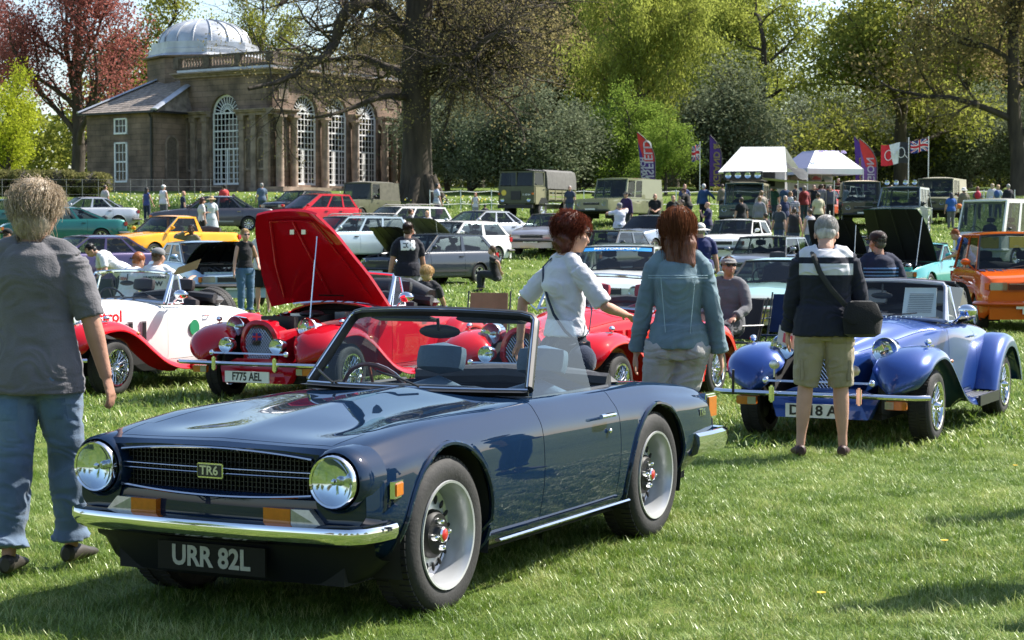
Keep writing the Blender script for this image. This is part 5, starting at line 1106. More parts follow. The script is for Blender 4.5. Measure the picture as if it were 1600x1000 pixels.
def motor(px, Y, rz, kind, label, body, group='show cars parked on the grass', plt=None, pm_=None, bumper=None, roofm=None, wheel_='a5', round_lamp=False, open_bonnet=None, zoff=0., zbase=None, glass=None, strip=None, rack=False, lampbar=False, lower=None, tail=None, under=None, sunroof=False, nrm=0, cat='car', name='parked_car', **kw):
    S_ = dict(PRE[kind]); S_.update(kw); L, W, H = S_['L'], S_['W'], S_['H']; w = W / 2; zb = S_.get('zb', .22); box = S_.get('box', 0); glass = glass or GLASSD
    p = P(px, Y, zoff); o = empty(name, p, R(rz), label=label, cat=cat, group=group)
    T = [(a * L, z) for a, z in sorted(S_['top'])]; tx = [a for a, _ in T]; tz = [b for _, b in T]; zt = lambda y: pchip(tx, tz, y)
    st = []
    for a in (-.5, -.485, -.42, -.2, 0, .2, .38, .46, .49, .5):
        y = a * L; z = zt(y); k = abs(a) * 2; ww = w - (.10 * max(0, (k - .8) / .2) ** 1.6 if not box else .03 * max(0, (k - .9) / .1)); b_ = zb + (.12 if k > .96 else 0); cr = .05 if box else .13
        st.append((y, [(ww - .06, b_), (ww - .015, b_ + .04), (ww, (b_ + z) * .5), (ww - (.0 if box else .025), z - .16), (ww - (.01 if box else .06), z - .04), (ww - cr, z), (ww * .45, z + .012), (0, z + (.015 if box else .03))]))
    rad = S_['rad']; Ra = rad + .05; yf, yr = L * S_.get('yf', .31), -L * S_.get('yr', .29)
    bounds = [v * L for v in S_['doors']] + [S_['gh'][0] * L, S_['gh'][3] * L]
    ys = sorted(set([round(v, 3) for v in np.linspace(-L / 2, L / 2, int(L / .085))] + [round(b, 3) for b in bounds])); ys = [y for i, y in enumerate(ys) if i == 0 or y - ys[i - 1] > .012]
    sh = Shell(st, ys, 3); sh.arch(yf, rad, Ra); sh.arch(yr, rad, Ra); d = sorted(b for b in [v * L for v in S_['doors']]); g0, g1, g2, g3 = [v * L for v in S_['gh']]
    def cls(x, y, z, t):
        if g3 + .03 < y < g0 - .03 and t < .30: return None
        if t > .34 and z > zb + .06:
            for i in range(len(d) - 1):
                if d[i] < y < d[i + 1]: return 'door:%d%d' % (x > 0, i)
        if y > g0 and t < .34 and y < L * .485: return None if open_bonnet is not None else 'bonnet'
        if y < g3 and t < .34 and kind == 'saloon': return 'boot_lid'
        return 'body'
    pt = sh.parts(cls, {'*': body}, o, gap=.004, skirt=.03); sh.wells(o, DARK, BUMPM if S_.get('arch') else body, r=.012)
    # ends
    for e, nm in ((-1, 'front_panel'), (0, 'rear_panel')):
        m = MB(); q = [tuple(v) for v in sh.G[e]]; m.add(q, [tuple(range(len(q)))]); m.build(nm, body, o, smooth=0)
    m = MB(); m.box((0, 0, zb + .05), (W - .3, L - .5, .12)); m.box((0, (g0 + L / 2 - .1) / 2, zb + .2), (W - .5, L / 2 - .1 - g0, .3)); m.build('underbody', DARK, o, smooth=0)
    # front face
    yF = L / 2; zh = S_.get('zh', zt(yF * .97) - .10)
    m = MB(); m.box((0, yF + .004, zh), (W * .46, .02, .11)); gr = m.build('grille', BUMPM, o, smooth=0)
    for k in range(4): m = MB(); m.box((0, yF + .016, zh - .04 + k * .027), (W * .44, .008, .006)); m.build('slat', STEEL if k == 3 else BUMPM, gr, smooth=0)
    for sx in (-1, 1):
        if round_lamp: lamp(o, (sx * (w - .24), yF - .0, zh), .088, pod=.03)
        else:
            m = MB(); m.box((sx * (w - .27), yF - .012, zh), (.28, .05, .125)); h_ = m.build('headlight', CLEARL, o, smooth=0, bevel=.012); m = MB(); m.box((sx * (w - .095), yF - .04, zh), (.07, .09, .11), rz=sx * -.35); m.build('indicator', AMBER, h_, smooth=0)
        m = MB(); zl = zt(-L * .49) - .12; m.box((sx * (w - .2), -L / 2 + .005, zl), (.25, .05, .14)); m.box((sx * (w - .085), -L / 2 + .05, zl), (.05, .1, .14)); m.build('tail_lamp', REDL, o, smooth=0)
    bm_ = bumper or BUMPM
    for sg, nm in ((1, 'front_bumper'), (-1, 'rear_bumper')):
        m = MB(); pts = [(sx * (w - .0 + (.0)), sg * (L / 2 - .32), .46 if not box else .56) for sx in (-1,)] + [(-w + .03, sg * (L / 2 - .04), .46 if not box else .56), (-w + .2, sg * (L / 2 + .05), .46 if not box else .56), (0, sg * (L / 2 + .075), .46 if not box else .56), (w - .2, sg * (L / 2 + .05), .46 if not box else .56), (w - .03, sg * (L / 2 - .04), .46 if not box else .56), (w, sg * (L / 2 - .32), .46 if not box else .56)]
        if kind == 'lr': pts = pts[1:-1]
        m.tube(pts, .1 if not box else .07, 8, flat=.45 if not box else .7, up=(0, 0, 1)); b_ = m.build(nm, bm_, o)
        if not box: m = MB(); m.box((0, sg * (L / 2 - .01), .30), (W - .25, .08, .18)); m.build('valance', bm_ if bumper else body, o, smooth=0)
    pz = .44 if not box else .6
    if plt: plate(o, plt, (0, L / 2 + (.115 if not box else .09), pz), .5, .11, pm_ or PLATEW, BLACK, .1)
    else: m = MB(); m.box((0, L / 2 + .112, pz), (.5, .012, .11)); m.build('number_plate', PLATEW, o, smooth=0)
    m = MB(); m.box((0, -L / 2 - .112 * (not box) - .02, pz + .1), (.5, .012, .11)); m.build('number_plate', PLATEY, o, smooth=0)
    for y in (yf, yr):
        for sx in (-1, 1): wheel(o, sx * (w - .02), y, rad, rad, .19, rad * .66 if kind != 'lr' else rad * .52, wheel_)
    # greenhouse
    tb = S_.get('tumble', .04 if box else .15); xb = w - (.05 if box else .09); xr = w - tb - .05; zR = H - .05; ro = roofm or body
    z0 = zt(g0) + .0; z3 = zt(g3)
    def Sd(f, k, sx, off=0.): yb, yt = g0 + (g3 - g0) * f, g1 + (g2 - g1) * f; zb_ = zt(yb) - .005; return Vector((sx * (xb + (xr - xb) * k + off), yb + (yt - yb) * k, zb_ + (zR - zb_) * k))
    fr = MB(); k0, k1 = .05, .92
    for sx in (-1, 1):
        def quad(f0, f1, ka, kb, mb): mb.hexa([Sd(f0, ka, sx), Sd(f1, ka, sx), Sd(f1, kb, sx), Sd(f0, kb, sx)], (sx * .03, 0, 0))
        n = 6
        for i in range(n): quad(i / n, (i + 1) / n, 0, k0, fr); quad(i / n, (i + 1) / n, k1, 1.02, fr)
        cur = 0.
        for (a, b) in S_['win']:
            quad(cur, a, k0, k1, fr); cur = b
            m = MB(); q = [Sd(a, k0, sx, -.012), Sd(b, k0, sx, -.012), Sd(b, k1, sx, -.012), Sd(a, k1, sx, -.012)]; m.add(q, [(0, 1, 2, 3)]); m.build('side_window', glass, o, smooth=0)
        quad(cur, 1, k0, k1, fr)
    fr.build('pillars', ro if roofm and box else body, o, smooth=0)
    def screen(yb, yt, zb_, sg, nm):
        bul = .10 if not box else .015; N = 8
        g = lambda u, v: Vector((u * (xb + (xr - xb) * v) , yb + (yt - yb) * v + sg * bul * (1 - u * u), zb_ + (zR - zb_) * v + .02 * v * (1 - u * u)))
        m = MB(); m.grid([[g(-.94 + 1.88 * i / N, .04 + .9 * j / 3) for i in range(N + 1)] for j in range(4)]); s_ = m.build(nm, glass, o)
        m = MB(); rim = [g(-.96, .02)] + [g(-.97 + 1.94 * i / N, .97) for i in range(N + 1)] + [g(.96, .02)] + [g(.96 - 1.92 * i / N, .02) for i in range(1, N)]; m.tube(rim + [rim[0]], .018 if not box else .03, 5); m.build('window_surround', BLACK if not box else body, s_)
        if strip and sg > 0:
            m = MB(); m.grid([[g(-.93 + 1.86 * i / N, v) + Vector((0, .006, .004)) for i in range(N + 1)] for v in (.80, .94)]); st_ = m.build('sun_strip', strip[1], o, smooth=0); a, b = g(0, .87), g(0, .94); text_on('lettering', strip[0], .085, PLATEW, st_, a + Vector((0, .016, .008)), (-1, 0, 0), (b - a), .002, sx=1.5)
        return g
    g = screen(g0, g1, z0, 1, 'windscreen'); screen(g3, g2, z3, -1, 'rear_window')
    for u in (.35, -.2): wiper(o, g(u, .02) + Vector((0, .02, .01)), g(u - .5, .12) + Vector((0, .015, .01)))
    m = MB(); N = 8; M_ = 8; up = []
    for j in range(M_ + 1):
        y = g1 + .02 + (g2 - .02 - g1 - .02) * j / M_; e = 1 - abs(2 * j / M_ - 1) ** 6; up.append([Vector((u * xr * 1.0, y + (.07 if not box else .01) * (1 - u * u) * (1 if j == 0 else -1 if j == M_ else 0), zR + .01 + (.05 if not box else .07) * (1 - abs(u) ** 3) * (.35 + .65 * e))) for u in [-1 + 2 * i / N for i in range(N + 1)]])
    m.grid(up); m.grid([[v - Vector((0, 0, .03)) for v in r_] for r_ in up]); ed = up[0] + [r_[-1] for r_ in up[1:]] + up[-1][::-1][1:] + [r_[0] for r_ in up[::-1][1:]]; m.grid([ed, [v - Vector((0, 0, .03)) for v in ed]]); rf = m.build('roof', ro, o, weld=True)
    if sunroof: m = MB(); m.box((0, (g1 + g2) / 2 + .25, H + .0), (.8, .5, .03), rx=R(3)); m.build('sunroof', GLASSD, rf, smooth=0)
    if rack:
        for sx in (-1, 1): m = MB(); m.tube([(sx * (xr - .06), g1 - .1, H - .01), (sx * (xr - .06), g1 - .25, H + .06), (sx * (xr - .06), g2 + .25, H + .06), (sx * (xr - .06), g2 + .1, H - .01)], .018, 6); m.build('roof_rail', BLACK, rf)
    if lampbar:
        m = MB(); m.tube([(-xr + .05, g1, H + .0), (-xr + .1, g1, H + .06), (xr - .1, g1, H + .06), (xr - .05, g1, H)], .018, 6); lb = m.build('lamp_bar', BLACK, rf)
        for k in range(4): lamp(o, ((k - 1.5) * .36, g1 + .06, H + .14), .085, pod=.07, name='roof_lamp', podmat=None)
    # trim
    for sx in (-1, 1):
        mirror(o, (sx * (w - .08), g0 - .16, zt(g0) + .02), sx, body if not box else BLACK)
        for i in range(len(d) - 1):
            y = d[i] + .14; m = MB(); z = zt(y) - .14; m.box((sx * (w - .01), y, z), (.03, .14, .028)); m.build('handle', CHROME if S_.get('chrome') else BLACK, pt.get('door:%d%d' % (sx > 0, i)) or o, smooth=0)
        if lower and not isinstance(lower, bool):
            m = MB(); m.box((sx * (w + .0), 0, .40), (.012, L * .34, .06)); m.build('side_moulding', lower, o, smooth=0)
    m = MB(); zz = .55 if kind != 'lr' and kind != 'van' else .8; m.box((0, (g0 + g3) / 2, zz - .1), (W - .3, (g0 - g3) - .1, .04)); m.box((0, g0 - .12, zt(g0) - .13), (W - .3, .3, .2)); m.build('interior', DARK, o, smooth=0)
    for sx in (-1, 1): seat(o, (sx * .34, g1 - .55, zz - .1), SEATM, w=.46, h=.55)
    seat(o, (0, min(g1 - 1.45, g2 + .6), zz - .08), SEATM, w=1.15, h=.45, head=False, name='rear_seat')
    steering(o, (.34, g1 - .05, zz + .33), .18, BLACK)
    if open_bonnet is not None:
        a = R(open_bonnet); m = MB(); rows = []; Lb = L / 2 - .05 - g0
        for j in range(7):
            q = Lb * j / 6; ww = w - .13 - (.12 * (j / 6) ** 3); rows.append([Vector((u * ww, g0 + .04 + q * math.cos(a) - (zt(g0 + q) - zt(g0)) * math.sin(a) * 1. + .03 * (u * u) * math.sin(a), zt(g0) + .03 + q * math.sin(a) + (zt(g0 + q) - zt(g0)) * math.cos(a) - .03 * u * u * math.cos(a))) for u in np.linspace(-1, 1, 9)])
        m.grid(rows); b_ = m.build('bonnet', body, o); nrm_ = Vector((0, -math.sin(a), math.cos(a)))
        m = MB(); m.grid([[v - nrm_ * .025 for v in r_] for r_ in rows]); m.build('bonnet_lining', under or BLACK, b_)
        for sx in (-.6, 0, .6): m = MB(); m.tube([rows[0][4] + Vector((sx * w * .9, 0, 0)) - nrm_ * .035, rows[6][4] + Vector((sx * w * .7, 0, 0)) - nrm_ * .035], .02, 5, flat=.5); m.build('bonnet_rib', under or BLACK, b_)
        m = MB(); m.tube([rows[5][0] - nrm_ * .03, (-w + .2, L / 2 - .35, zt(L * .4))], .008, 5); m.build('bonnet_stay', STEEL, o)
        m = MB(); rnd = random.Random(int(px)); m.box((0, g0 + Lb * .45, .62), (W - .55, Lb * .8, .14)); m.box((-.12, g0 + Lb * .4, .72), (.5, .42, .18)); m.box((.42, g0 + Lb * .3, .74), (.22, .3, .2))
        for k in range(9): x, y = rnd.uniform(-.5, .5), g0 + Lb * rnd.uniform(.1, .85); m.tube([(x, y, .7), (x + rnd.uniform(-.1, .1), y + .1, .84), (x + rnd.uniform(-.25, .25), y + .22, .7)], .02, 6)
        m.cm = 1; m.box((-.12, g0 + Lb * .4, .82), (.34, .2, .03)); m.ball((-.45, g0 + Lb * .7, .78), (.09, .09, .05)); m.build('engine', [BLACK, STEEL], o)
        m = MB(); m.box((0, L / 2 - .1, .7), (W - .4, .06, .1)); m.build('slam_panel', body, o, smooth=0)
    return o, pt
def cars():
    C = lambda n, c, m=0., r=.35: paint(n, c, m, r)
    silver = C('silver', (.48, .49, .50), .55, .35); white = C('plain_white', (.75, .75, .74)); black = C('black', (.008, .008, .01)); dgrey = C('dark_grey', (.035, .038, .042), .4)
    # yaw: 180 faces the camera, 180-26 faces camera-left like the front rows, 90 faces left
    fl = 180 - 27
    motor(5, 78, 112, 'saloon', 'dark teal-green saloon cut by the left edge behind the man in grey', C('bottle_teal', (.01, .09, .075), .2))
    motor(130, 81, 118, 'saloon', 'silver four-door saloon with red tail lamp beside the clipped hedge', silver, wheel_='a10')
    motor(98, 70, 110, 'saloon', 'teal two-door coupe standing before the silver saloon', C('teal', (.01, .14, .12), .3), win=[(.05, .55), (.6, .93)], doors=[.18, -.18], gh=(.19, .05, -.12, -.33), wheel_='a5')
    motor(132, 49, fl - 22, 'saloon', 'dark purple saloon behind the crouching young men', C('purple', (.03, .018, .075), .35), wheel_='a5')
    motor(268, 58, fl - 12, 'hatch', 'bright yellow pick-up with open load bed and black-framed windscreen', C('taxi_yellow', (.78, .33, .008)), L=4.3, gh=(.2, .06, -.10, -.14), top=[(-.5, .80), (-.49, .88), (-.14, .90), (0, .90), (.2, .89), (.36, .82), (.48, .74), (.5, .66)], win=[(.06, .9)], doors=[.19, -.12], cat='pickup', name='pickup_truck')
    motor(330, 80, 103, 'saloon', 'large dark brown-grey luxury saloon seen from its left side', C('mushroom_grey', (.085, .075, .085), .45), L=5.1, W=1.85, H=1.46, chrome=1, lower=C('light_grey_band', (.3, .3, .32), .3), wheel_='a10')
    motor(470, 90, fl - 10, 'hatch', 'black hatchback showing only its dark rounded top behind the red people carrier', black)
    motor(492, 79, fl - 22, 'mpv', 'bright red tall compact people carrier', C('bright_red', (.55, .012, .02)), sunroof=True)
    motor(618, 70, fl - 20, 'estate', 'white estate car with dark roof rails behind the raised black bonnets', white, rack=True)
    motor(535, 60, fl - 22, 'estate', 'pale silver-blue estate car beside the raised red bonnet', C('ice_blue', (.36, .44, .47), .4), rack=True)
    motor(712, 61, fl - 12, 'hatch', 'white small hatchback with olive-lined bonnet raised', white, open_bonnet=42, under=pm('olive_lining', (.11, .12, .06), .7))
    motor(672, 53, fl - 14, 'hatch', 'dark grey three-door hatchback with black-lined bonnet raised', C('slate_grey', (.016, .024, .036), .12), open_bonnet=48, lower=BUMPM, round_lamp=True, L=4.0, H=1.42, arch=1)
    motor(748, 68, fl - 22, 'saloon', 'silver four-door saloon with small boot spoiler and multi-spoke wheels', silver, wheel_='a10', bumper=silver)
    motor(862, 66, fl + 8, 'saloon', 'grey-silver saloon with plate M880 WOV behind the woman in white', C('warm_silver', (.27, .26, .27), .5), plt='M880 WOV')
    motor(945, 56, fl, 'hatch', 'dark grey three-door hatchback behind the car with the blue sun strip', dgrey)
    motor(1020, 65, fl - 8, 'hatch', 'silver-blue hatchback with dark tinted windscreen', C('silver_blue', (.3, .35, .42), .5), glass=glassm('violet_tint', (.2, .2, .32), .6), H=1.38)
    motor(970, 35, fl + 14, 'saloon', 'white saloon with a blue MOTORSPORT sun strip across its windscreen', C('pale_white', (.70, .72, .70), .15), strip=('MOTORSPORT', pm('strip_blue', (.02, .22, .55), .4)), round_lamp=True, sunroof=True, glass=GLASS)
    motor(1150, 62, fl + 6, 'hatch', 'white hatchback with tilted sunroof behind the silver rounded small car', white, sunroof=True, L=4.0)
    motor(1198, 51, fl + 2, 'mini', 'silver-grey rounded small hatchback with bonnet scoop and dark roof', C('gun_silver', (.22, .24, .27), .6), roofm=C('dark_roof', (.05, .055, .06), .3), round_lamp=True, wheel_='a5', scoop=1)
    o, pt = motor(1432, 46, fl - 6, 'saloon', 'turquoise convertible with its black-lined bonnet raised', C('turquoise', (.03, .30, .29), .3), open_bonnet=57, top=[(-.5, .76), (-.49, .86), (-.33, .9), (0, .88), (.14, .87), (.35, .80), (.47, .72), (.5, .64)], gh=(.14, .02, -.03, -.06), win=[(.1, .9)], H=1.3, W=1.82, wheel_='a5')
    m = MB(); m.cm = 0; m.lathe([(.07, 0), (.085, .006), (.07, .012)], (0, 0, 0), (0, 0, 1), 20); 
    motor(1330, 52, fl, 'saloon', 'black car with bonnet raised behind the man with the shoulder bag', black, open_bonnet=52)
    motor(1578, 32.6, 176, 'hatch', 'orange boxy hatchback with painted flames on its bonnet, plate W518 YBD', C('orange', (.62, .10, .008)), H=1.62, W=1.56, L=3.6, top=[(-.5, .9), (-.49, .98), (0, .98), (.2, .98), (.36, .94), (.48, .86), (.5, .78)], gh=(.2, .10, -.4, -.47), bumper=C('orange', (0, 0, 0)), zh=.74)
    # painted flames
    oc = bpy.data.objects; rnd = random.Random(2); car_ = [a for a in oc if a.get('label', '').startswith('orange boxy')][0]; NV = pm('navy_print', (.012, .012, .06), .4)
    for k in range(10): 
        x = -.62 + k * .138; m = MB(); m.add([(x - .05, .84, .996), (x + .05, .84, .996), (x + .06, 1.0, .985), (x + .02, 1.1, .98), (x + .03, 1.0, .985), (x - .03, 1.16, .97), (x - .04, 1.0, .985)], [(0, 1, 2, 3, 4, 5, 6)]); m.build('flame', NV, car_, smooth=0)
    plate(car_, 'W518', (0, 1.92, .40), .30, .2, PLATEW, BLACK, .1, two='YBD')
    m = MB(); m.box((0, 1.84, .74), (.09, .02, .09)); m.build('badge', CHROME, car_, smooth=0)
    for k in range(9): m = MB(); m.box((0, 1.83, .66 + k * .019), (.9, .015, .006)); m.build('slat', pm('dark_orange', (.3, .04, .005), .5), car_, smooth=0)
    # split windscreen camper, yellow below, white above
    motor(1585, 60, fl - 18, 'van', 'old camper van, white above and pale yellow below, behind the orange hatchback', C('camper_white', (.74, .74, .71)), roofm=C('camper_white', (.78, .78, .75)), round_lamp=True, wheel_='plain', H=2.12, bumper=PLATEW, cat='camper van', name='camper_van')
    cv = [a for a in bpy.data.objects if a.name.startswith('camper_van')][0]; m = MB(); m.box((0, 2.205, .74), (1.5, .03, .42)); m.build('yellow_nose_panel', C('primrose', (.72, .50, .08)), cv, smooth=0, bevel=.01)
    for sx in (-1, 1): m = MB(); m.box((sx * .865, 0, .80), (.012, 3.6, .34)); m.build('yellow_side_band', C('primrose', (.72, .50, .08)), cv, smooth=0)
    # iridescent low sports car
    IR = bpy.data.materials.new('iridescent_paint'); IR.use_nodes = True; n = IR.node_tree; b = n.nodes['Principled BSDF']; lw = n.nodes.new('ShaderNodeLayerWeight'); cr = n.nodes.new('ShaderNodeValToRGB'); e = cr.color_ramp.elements
    e[0].color = (.50, .48, .36, 1); e[1].color = (.25, .45, .40, 1); k = e.new(.35); k.color = (.62, .50, .42, 1); k = e.new(.6); k.color = (.40, .62, .55, 1); n.links.new(lw.outputs['Facing'], cr.inputs[0]); n.links.new(cr.outputs[0], b.inputs['Base Color']); b.inputs['Coat Weight'].default_value = 1; b.inputs['Roughness'].default_value = .3; b.inputs['Metallic'].default_value = .25; b.inputs['Coat Roughness'].default_value = .02
    o, pt = motor(1222, 31, fl + 4, 'saloon', 'pearl cream and green low rounded sports car, plate V900, behind the seated man', IR, L=3.9, W=1.68, H=1.2, top=[(-.5, .62), (-.47, .78), (-.3, .86), (0, .82), (.12, .80), (.32, .76), (.44, .64), (.49, .5), (.5, .42)], gh=(.13, -.02, -.16, -.3), win=[(.06, .8)], doors=[.12, -.16], zh=.56, zb=.16, bumper=IR, round_lamp=True)
    plate(o, 'V900', (-.1, 2.06, .33), .42, .11, PLATEY, BLACK, .1)
    # dark blue boot-lid-open car in the left group, pale flank
    motor(322, 42, 205, 'saloon', 'silver-blue saloon with its dark-lined bonnet raised beside the sitting men', C('sky_silver', (.25, .36, .48), .4), open_bonnet=30, under=black, win=[(.05, .5), (.55, .9)])
    # small cars glimpsed between the tents and land vehicles
    motor(1283, 92, fl, 'hatch', 'small red car glimpsed under the white awning', C('rusty_red', (.4, .03, .02)))
    motor(1312, 96, fl, 'hatch', 'small white car glimpsed left of the beige-roofed land vehicle', white)
cars()
# ---------------------------------------------------------------- land vehicles, army vehicles
def land():
    OL = pm('olive_drab', (.085, .088, .045), .55, var=.15); PG = paint('pale_sage', (.20, .21, .13), 0, .5); DG = paint('deep_bronze_green', (.03, .04, .03), 0, .4); CV = pm('canvas_khaki', (.10, .095, .07), .95, var=.2, bump=.3, bscale=8); BG = pm('beige_canvas', (.50, .40, .27), .95, var=.1); G2 = 'land vehicles lined up on the bank'
    fl = 153
    motor(968, 84, fl - 8, 'lr', 'pale sage-green long station wagon with hard top', PG, G2, round_lamp=True, wheel_='plain', L=4.6, win=[(.03, .22), (.25, .42)], zh=.86, cat='off-roader', name='land_vehicle', roofm=PG)
    motor(1344, 82, fl + 20, 'lr', 'dark green old land vehicle with beige canvas top', DG, G2, round_lamp=True, L=3.9, roofm=BG, zh=.84, H=2.0, cat='off-roader', name='land_vehicle', wheel_='plain')
    motor(1408, 76, fl + 6, 'lr', 'dark grey-green off-roader with four lamps on its roof', paint('grey_teal', (.09, .13, .14), .3), G2, L=4.4, H=1.95, W=1.8, lampbar=True, gh=(.17, .05, -.47, -.495), win=[(.04, .3), (.33, .58), (.62, .95)], tumble=.1, zh=.86, cat='off-roader', name='land_vehicle')
    motor(1465, 86, fl + 2, 'lr', 'army green land vehicle with pale hard top behind the visitors', OL, G2, L=4.4, round_lamp=True, roofm=pm('pale_khaki', (.32, .30, .22), .7), wheel_='plain', zh=.86, cat='off-roader', name='land_vehicle')
    o, pt = motor(1165, 80, fl + 14, 'lr', 'dark teal and cream land vehicle under a roof tent with four big roof lamps', paint('dark_teal', (.012, .055, .06), .1), G2, L=4.7, H=2.02, roofm=paint('cream_top', (.55, .50, .36)), round_lamp=True, zh=.86, win=[(.03, .2), (.23, .42), (.46, .7), (.74, .95)], cat='off-roader', name='land_vehicle')
    m = MB()
    for x in (-.7, .7): m.box((x, -.4, 2.12), (.04, 3.2, .05))
    for k in range(8): m.box((0, 1.1 - k * .43, 2.13), (1.42, .04, .03))
    m.build('roof_rack', BLACK, o, smooth=0, kind='stuff'); m = MB(); m.box((0, 1.2, 2.28), (1.6, .06, .34)); m.build('lamp_panel', BLACK, o, smooth=0)
    for k in range(4): lamp(o, ((k - 1.5) * .4, 1.27, 2.28), .12, pod=.08, name='roof_lamp')
    m = MB(); m.box((.4, -.2, 2.3), (.4, .5, .28)); m.box((-.3, -.1, 2.26), (.5, .4, .2)); m.build('luggage', pm('green_box', (.03, .05, .03), .6), o, smooth=0, kind='stuff')
    # roof tent
    t = empty('roof_tent', P(1184, 84, 1.62), R(-6), label='large white and grey roof tent opened above the teal land vehicle', cat='tent'); WC_ = pm('white_canvas', (.82, .82, .80), .85, var=.03, bump=.15, bscale=3); GC = pm('grey_canvas', (.22, .22, .22), .9, var=.15, bump=.4, bscale=4)
    m = MB(); a = [(-1.5, -.9, 1.0), (1.15, -.9, 1.0)]; m.add([(-1.75, -1.1, .62), (1.2, -1.1, .62), (1.15, .2, 1.75), (-.75, .2, 1.75), (-1.75, 1.4, .62), (1.9, 1.4, .7)], [(0, 1, 2, 3), (3, 2, 5, 4)]); m.build('fly_sheet', WC_, t, smooth=0)
    m = MB(); m.add([(-1.2, -.8, -.1), (1.1, -.8, -.1), (1.1, -.75, .85), (-1.3, -.75, .85), (1.3, 1.2, -.1), (1.3, 1.2, .8), (1.15, .2, 1.7)], [(0, 1, 2, 3), (1, 4, 5, 6, 2)]); m.cm = 1; m.add([(-.6, -.83, 0), (.7, -.83, 0), (.7, -.8, .75), (-.6, -.8, .75)], [(0, 1, 2, 3)]); m.build('tent_body', [GC, DARK], t, smooth=0)
    m = MB(); m.grid([[(1.2 + .9 * u, -.7 + .4 * v, .75 - .5 * u + .5 * (1 - v) * .6 - .1 * math.sin(6 * u + 4 * v)) for u in np.linspace(0, 1, 6)] for v in np.linspace(0, 1, 5)]); m.build('door_flap', GC, t)
    # low white awning
    aw = empty('awning', P(1235, 82, -.25), 0, label='long low white awning beside the roof tent', cat='awning'); m = MB(); m.grid([[(-1.6 + 3.4 * u, -.6 + 2.2 * v, 2.42 - .25 * u - .05 * math.sin(PI * u) - .04 * math.sin(PI * v)) for u in np.linspace(0, 1, 9)] for v in (0, .5, 1)]); m.build('canopy', WC_, aw)
    for x, y in ((1.75, -.55), (1.75, 1.5), (.2, -.6)): m = MB(); m.cyl((x, y, 0), (x, y, 2.25), .02, n=6); m.build('pole', STEEL, aw)
    # gazebo with posters
    g = empty('gazebo', P(1280, 96, -.1), R(20), label='white and lilac pop-up gazebo with car posters along its back wall', cat='gazebo'); LC = pm('lilac_canvas', (.42, .40, .56), .85, var=.05)
    E_, Z, T_ = 1.55, 2.3, 3.2
    for k, (a, b, m_) in enumerate((((-E_, -E_), (E_, -E_), WC_), ((E_, -E_), (E_, E_), LC), ((E_, E_), (-E_, E_), WC_), ((-E_, E_), (-E_, -E_), LC))):
        m = MB(); s_ = .42; m.add([(a[0], a[1], Z), (b[0], b[1], Z), (b[0] * s_, b[1] * s_, T_), (a[0] * s_, a[1] * s_, T_)], [(0, 1, 2, 3)]); m.add([(a[0], a[1], Z - .28), (b[0], b[1], Z - .28), (b[0], b[1], Z), (a[0], a[1], Z)], [(0, 1, 2, 3)]); m.build('roof_panel', m_, g, smooth=0)
    m = MB(); m.box((0, 0, T_), (E_ * .84, E_ * .84, .02)); m.build('roof_cap', WC_, g, smooth=0)
    for x in (-E_, E_):
        for y in (-E_, E_): m = MB(); m.box((x, y, Z / 2), (.04, .04, Z)); m.build('pole', STEEL, g, smooth=0)
    m = MB(); m.box((0, E_ - .03, 1.1), (2 * E_, .02, 2.1)); m.build('back_wall', pm('cream_canvas', (.6, .55, .45), .9), g, smooth=0)
    rnd = random.Random(4)
    for k in range(5):
        c = ((.45, .03, .02), (.25, .2, .15), (.05, .05, .15), (.3, .02, .03), (.1, .12, .1))[k]; x = -1.25 + k * .62; m = MB(); m.box((x, E_ - .07, 1.92), (.56, .02, .32)); q = m.build('poster', pm('poster_ground_%d' % k, (.22, .2, .17), .6, var=.4, scale=8), g, smooth=0)
        m = MB(); m.prism([(x - .26, E_ - .095, 1.84), (x + .26, E_ - .095, 1.84), (x + .24, E_ - .095, 1.93), (x + .1, E_ - .095, 1.96), (x + .02, E_ - .095, 2.02), (x - .12, E_ - .095, 2.01), (x - .2, E_ - .095, 1.93)], (0, -.006, 0)); m.build('printed_car', pm('poster_car_%d' % k, c, .5), q, smooth=0)
    m = MB(); m.box((-.2, E_ - .07, 1.3), (.3, .01, .28)); m.build('crest', pm('print_blue', (.03, .08, .25), .6), g, smooth=0)
    text_on('lettering', 'MARQUE', .2, pm('navy_print2', (.02, .02, .06), .6), g, (-.2, E_ - .075, 1.08), (1, 0, 0), (0, 0, 1), .006, sx=1.2); text_on('lettering', 'AUTO SERVICE', .11, MATS['navy_print2'], g, (-.2, E_ - .075, .92), (1, 0, 0), (0, 0, 1), .004, sx=1.2)
    d = Vector((0, T_ - Z, 1.1)).normalized(); text_on('lettering', 'MG CLUB', .28, pm('lilac_print', (.2, .15, .4), .7), g, (0, -1.25, 3.12), (1, 0, 0), (0, 1.1, 1.2), .006, sx=1.3)
    # jeep-like with canvas tilt
    o, pt = motor(566, 83, fl - 4, 'lr', 'old olive army utility vehicle with khaki canvas tilt by the great oak', pm('olive_drab', (0, 0, 0)), G2, L=3.7, H=1.9, W=1.6, roofm=CV, round_lamp=True, gh=(.1, .08, -.47, -.49), win=[(.04, .3)], zh=.82, wheel_='plain', cat='army vehicle', name='army_vehicle')
    # forward-control army lorry
    T = empty('army_lorry', P(838, 90), R(152), label='olive forward-control army lorry with grey canvas tilt and slatted body sides', cat='lorry'); GCT = pm('grey_tilt', (.13, .125, .115), .95, var=.15, bump=.35, bscale=4)
    m = MB(); m.hexa([(-.92, 2.05, .75), (.92, 2.05, .75), (.92, 2.05, 1.55), (-.92, 2.05, 1.55)], (0, 1.5, 0)); m.build('cab', OL, T, smooth=0, bevel=.03)
    fr = MB()
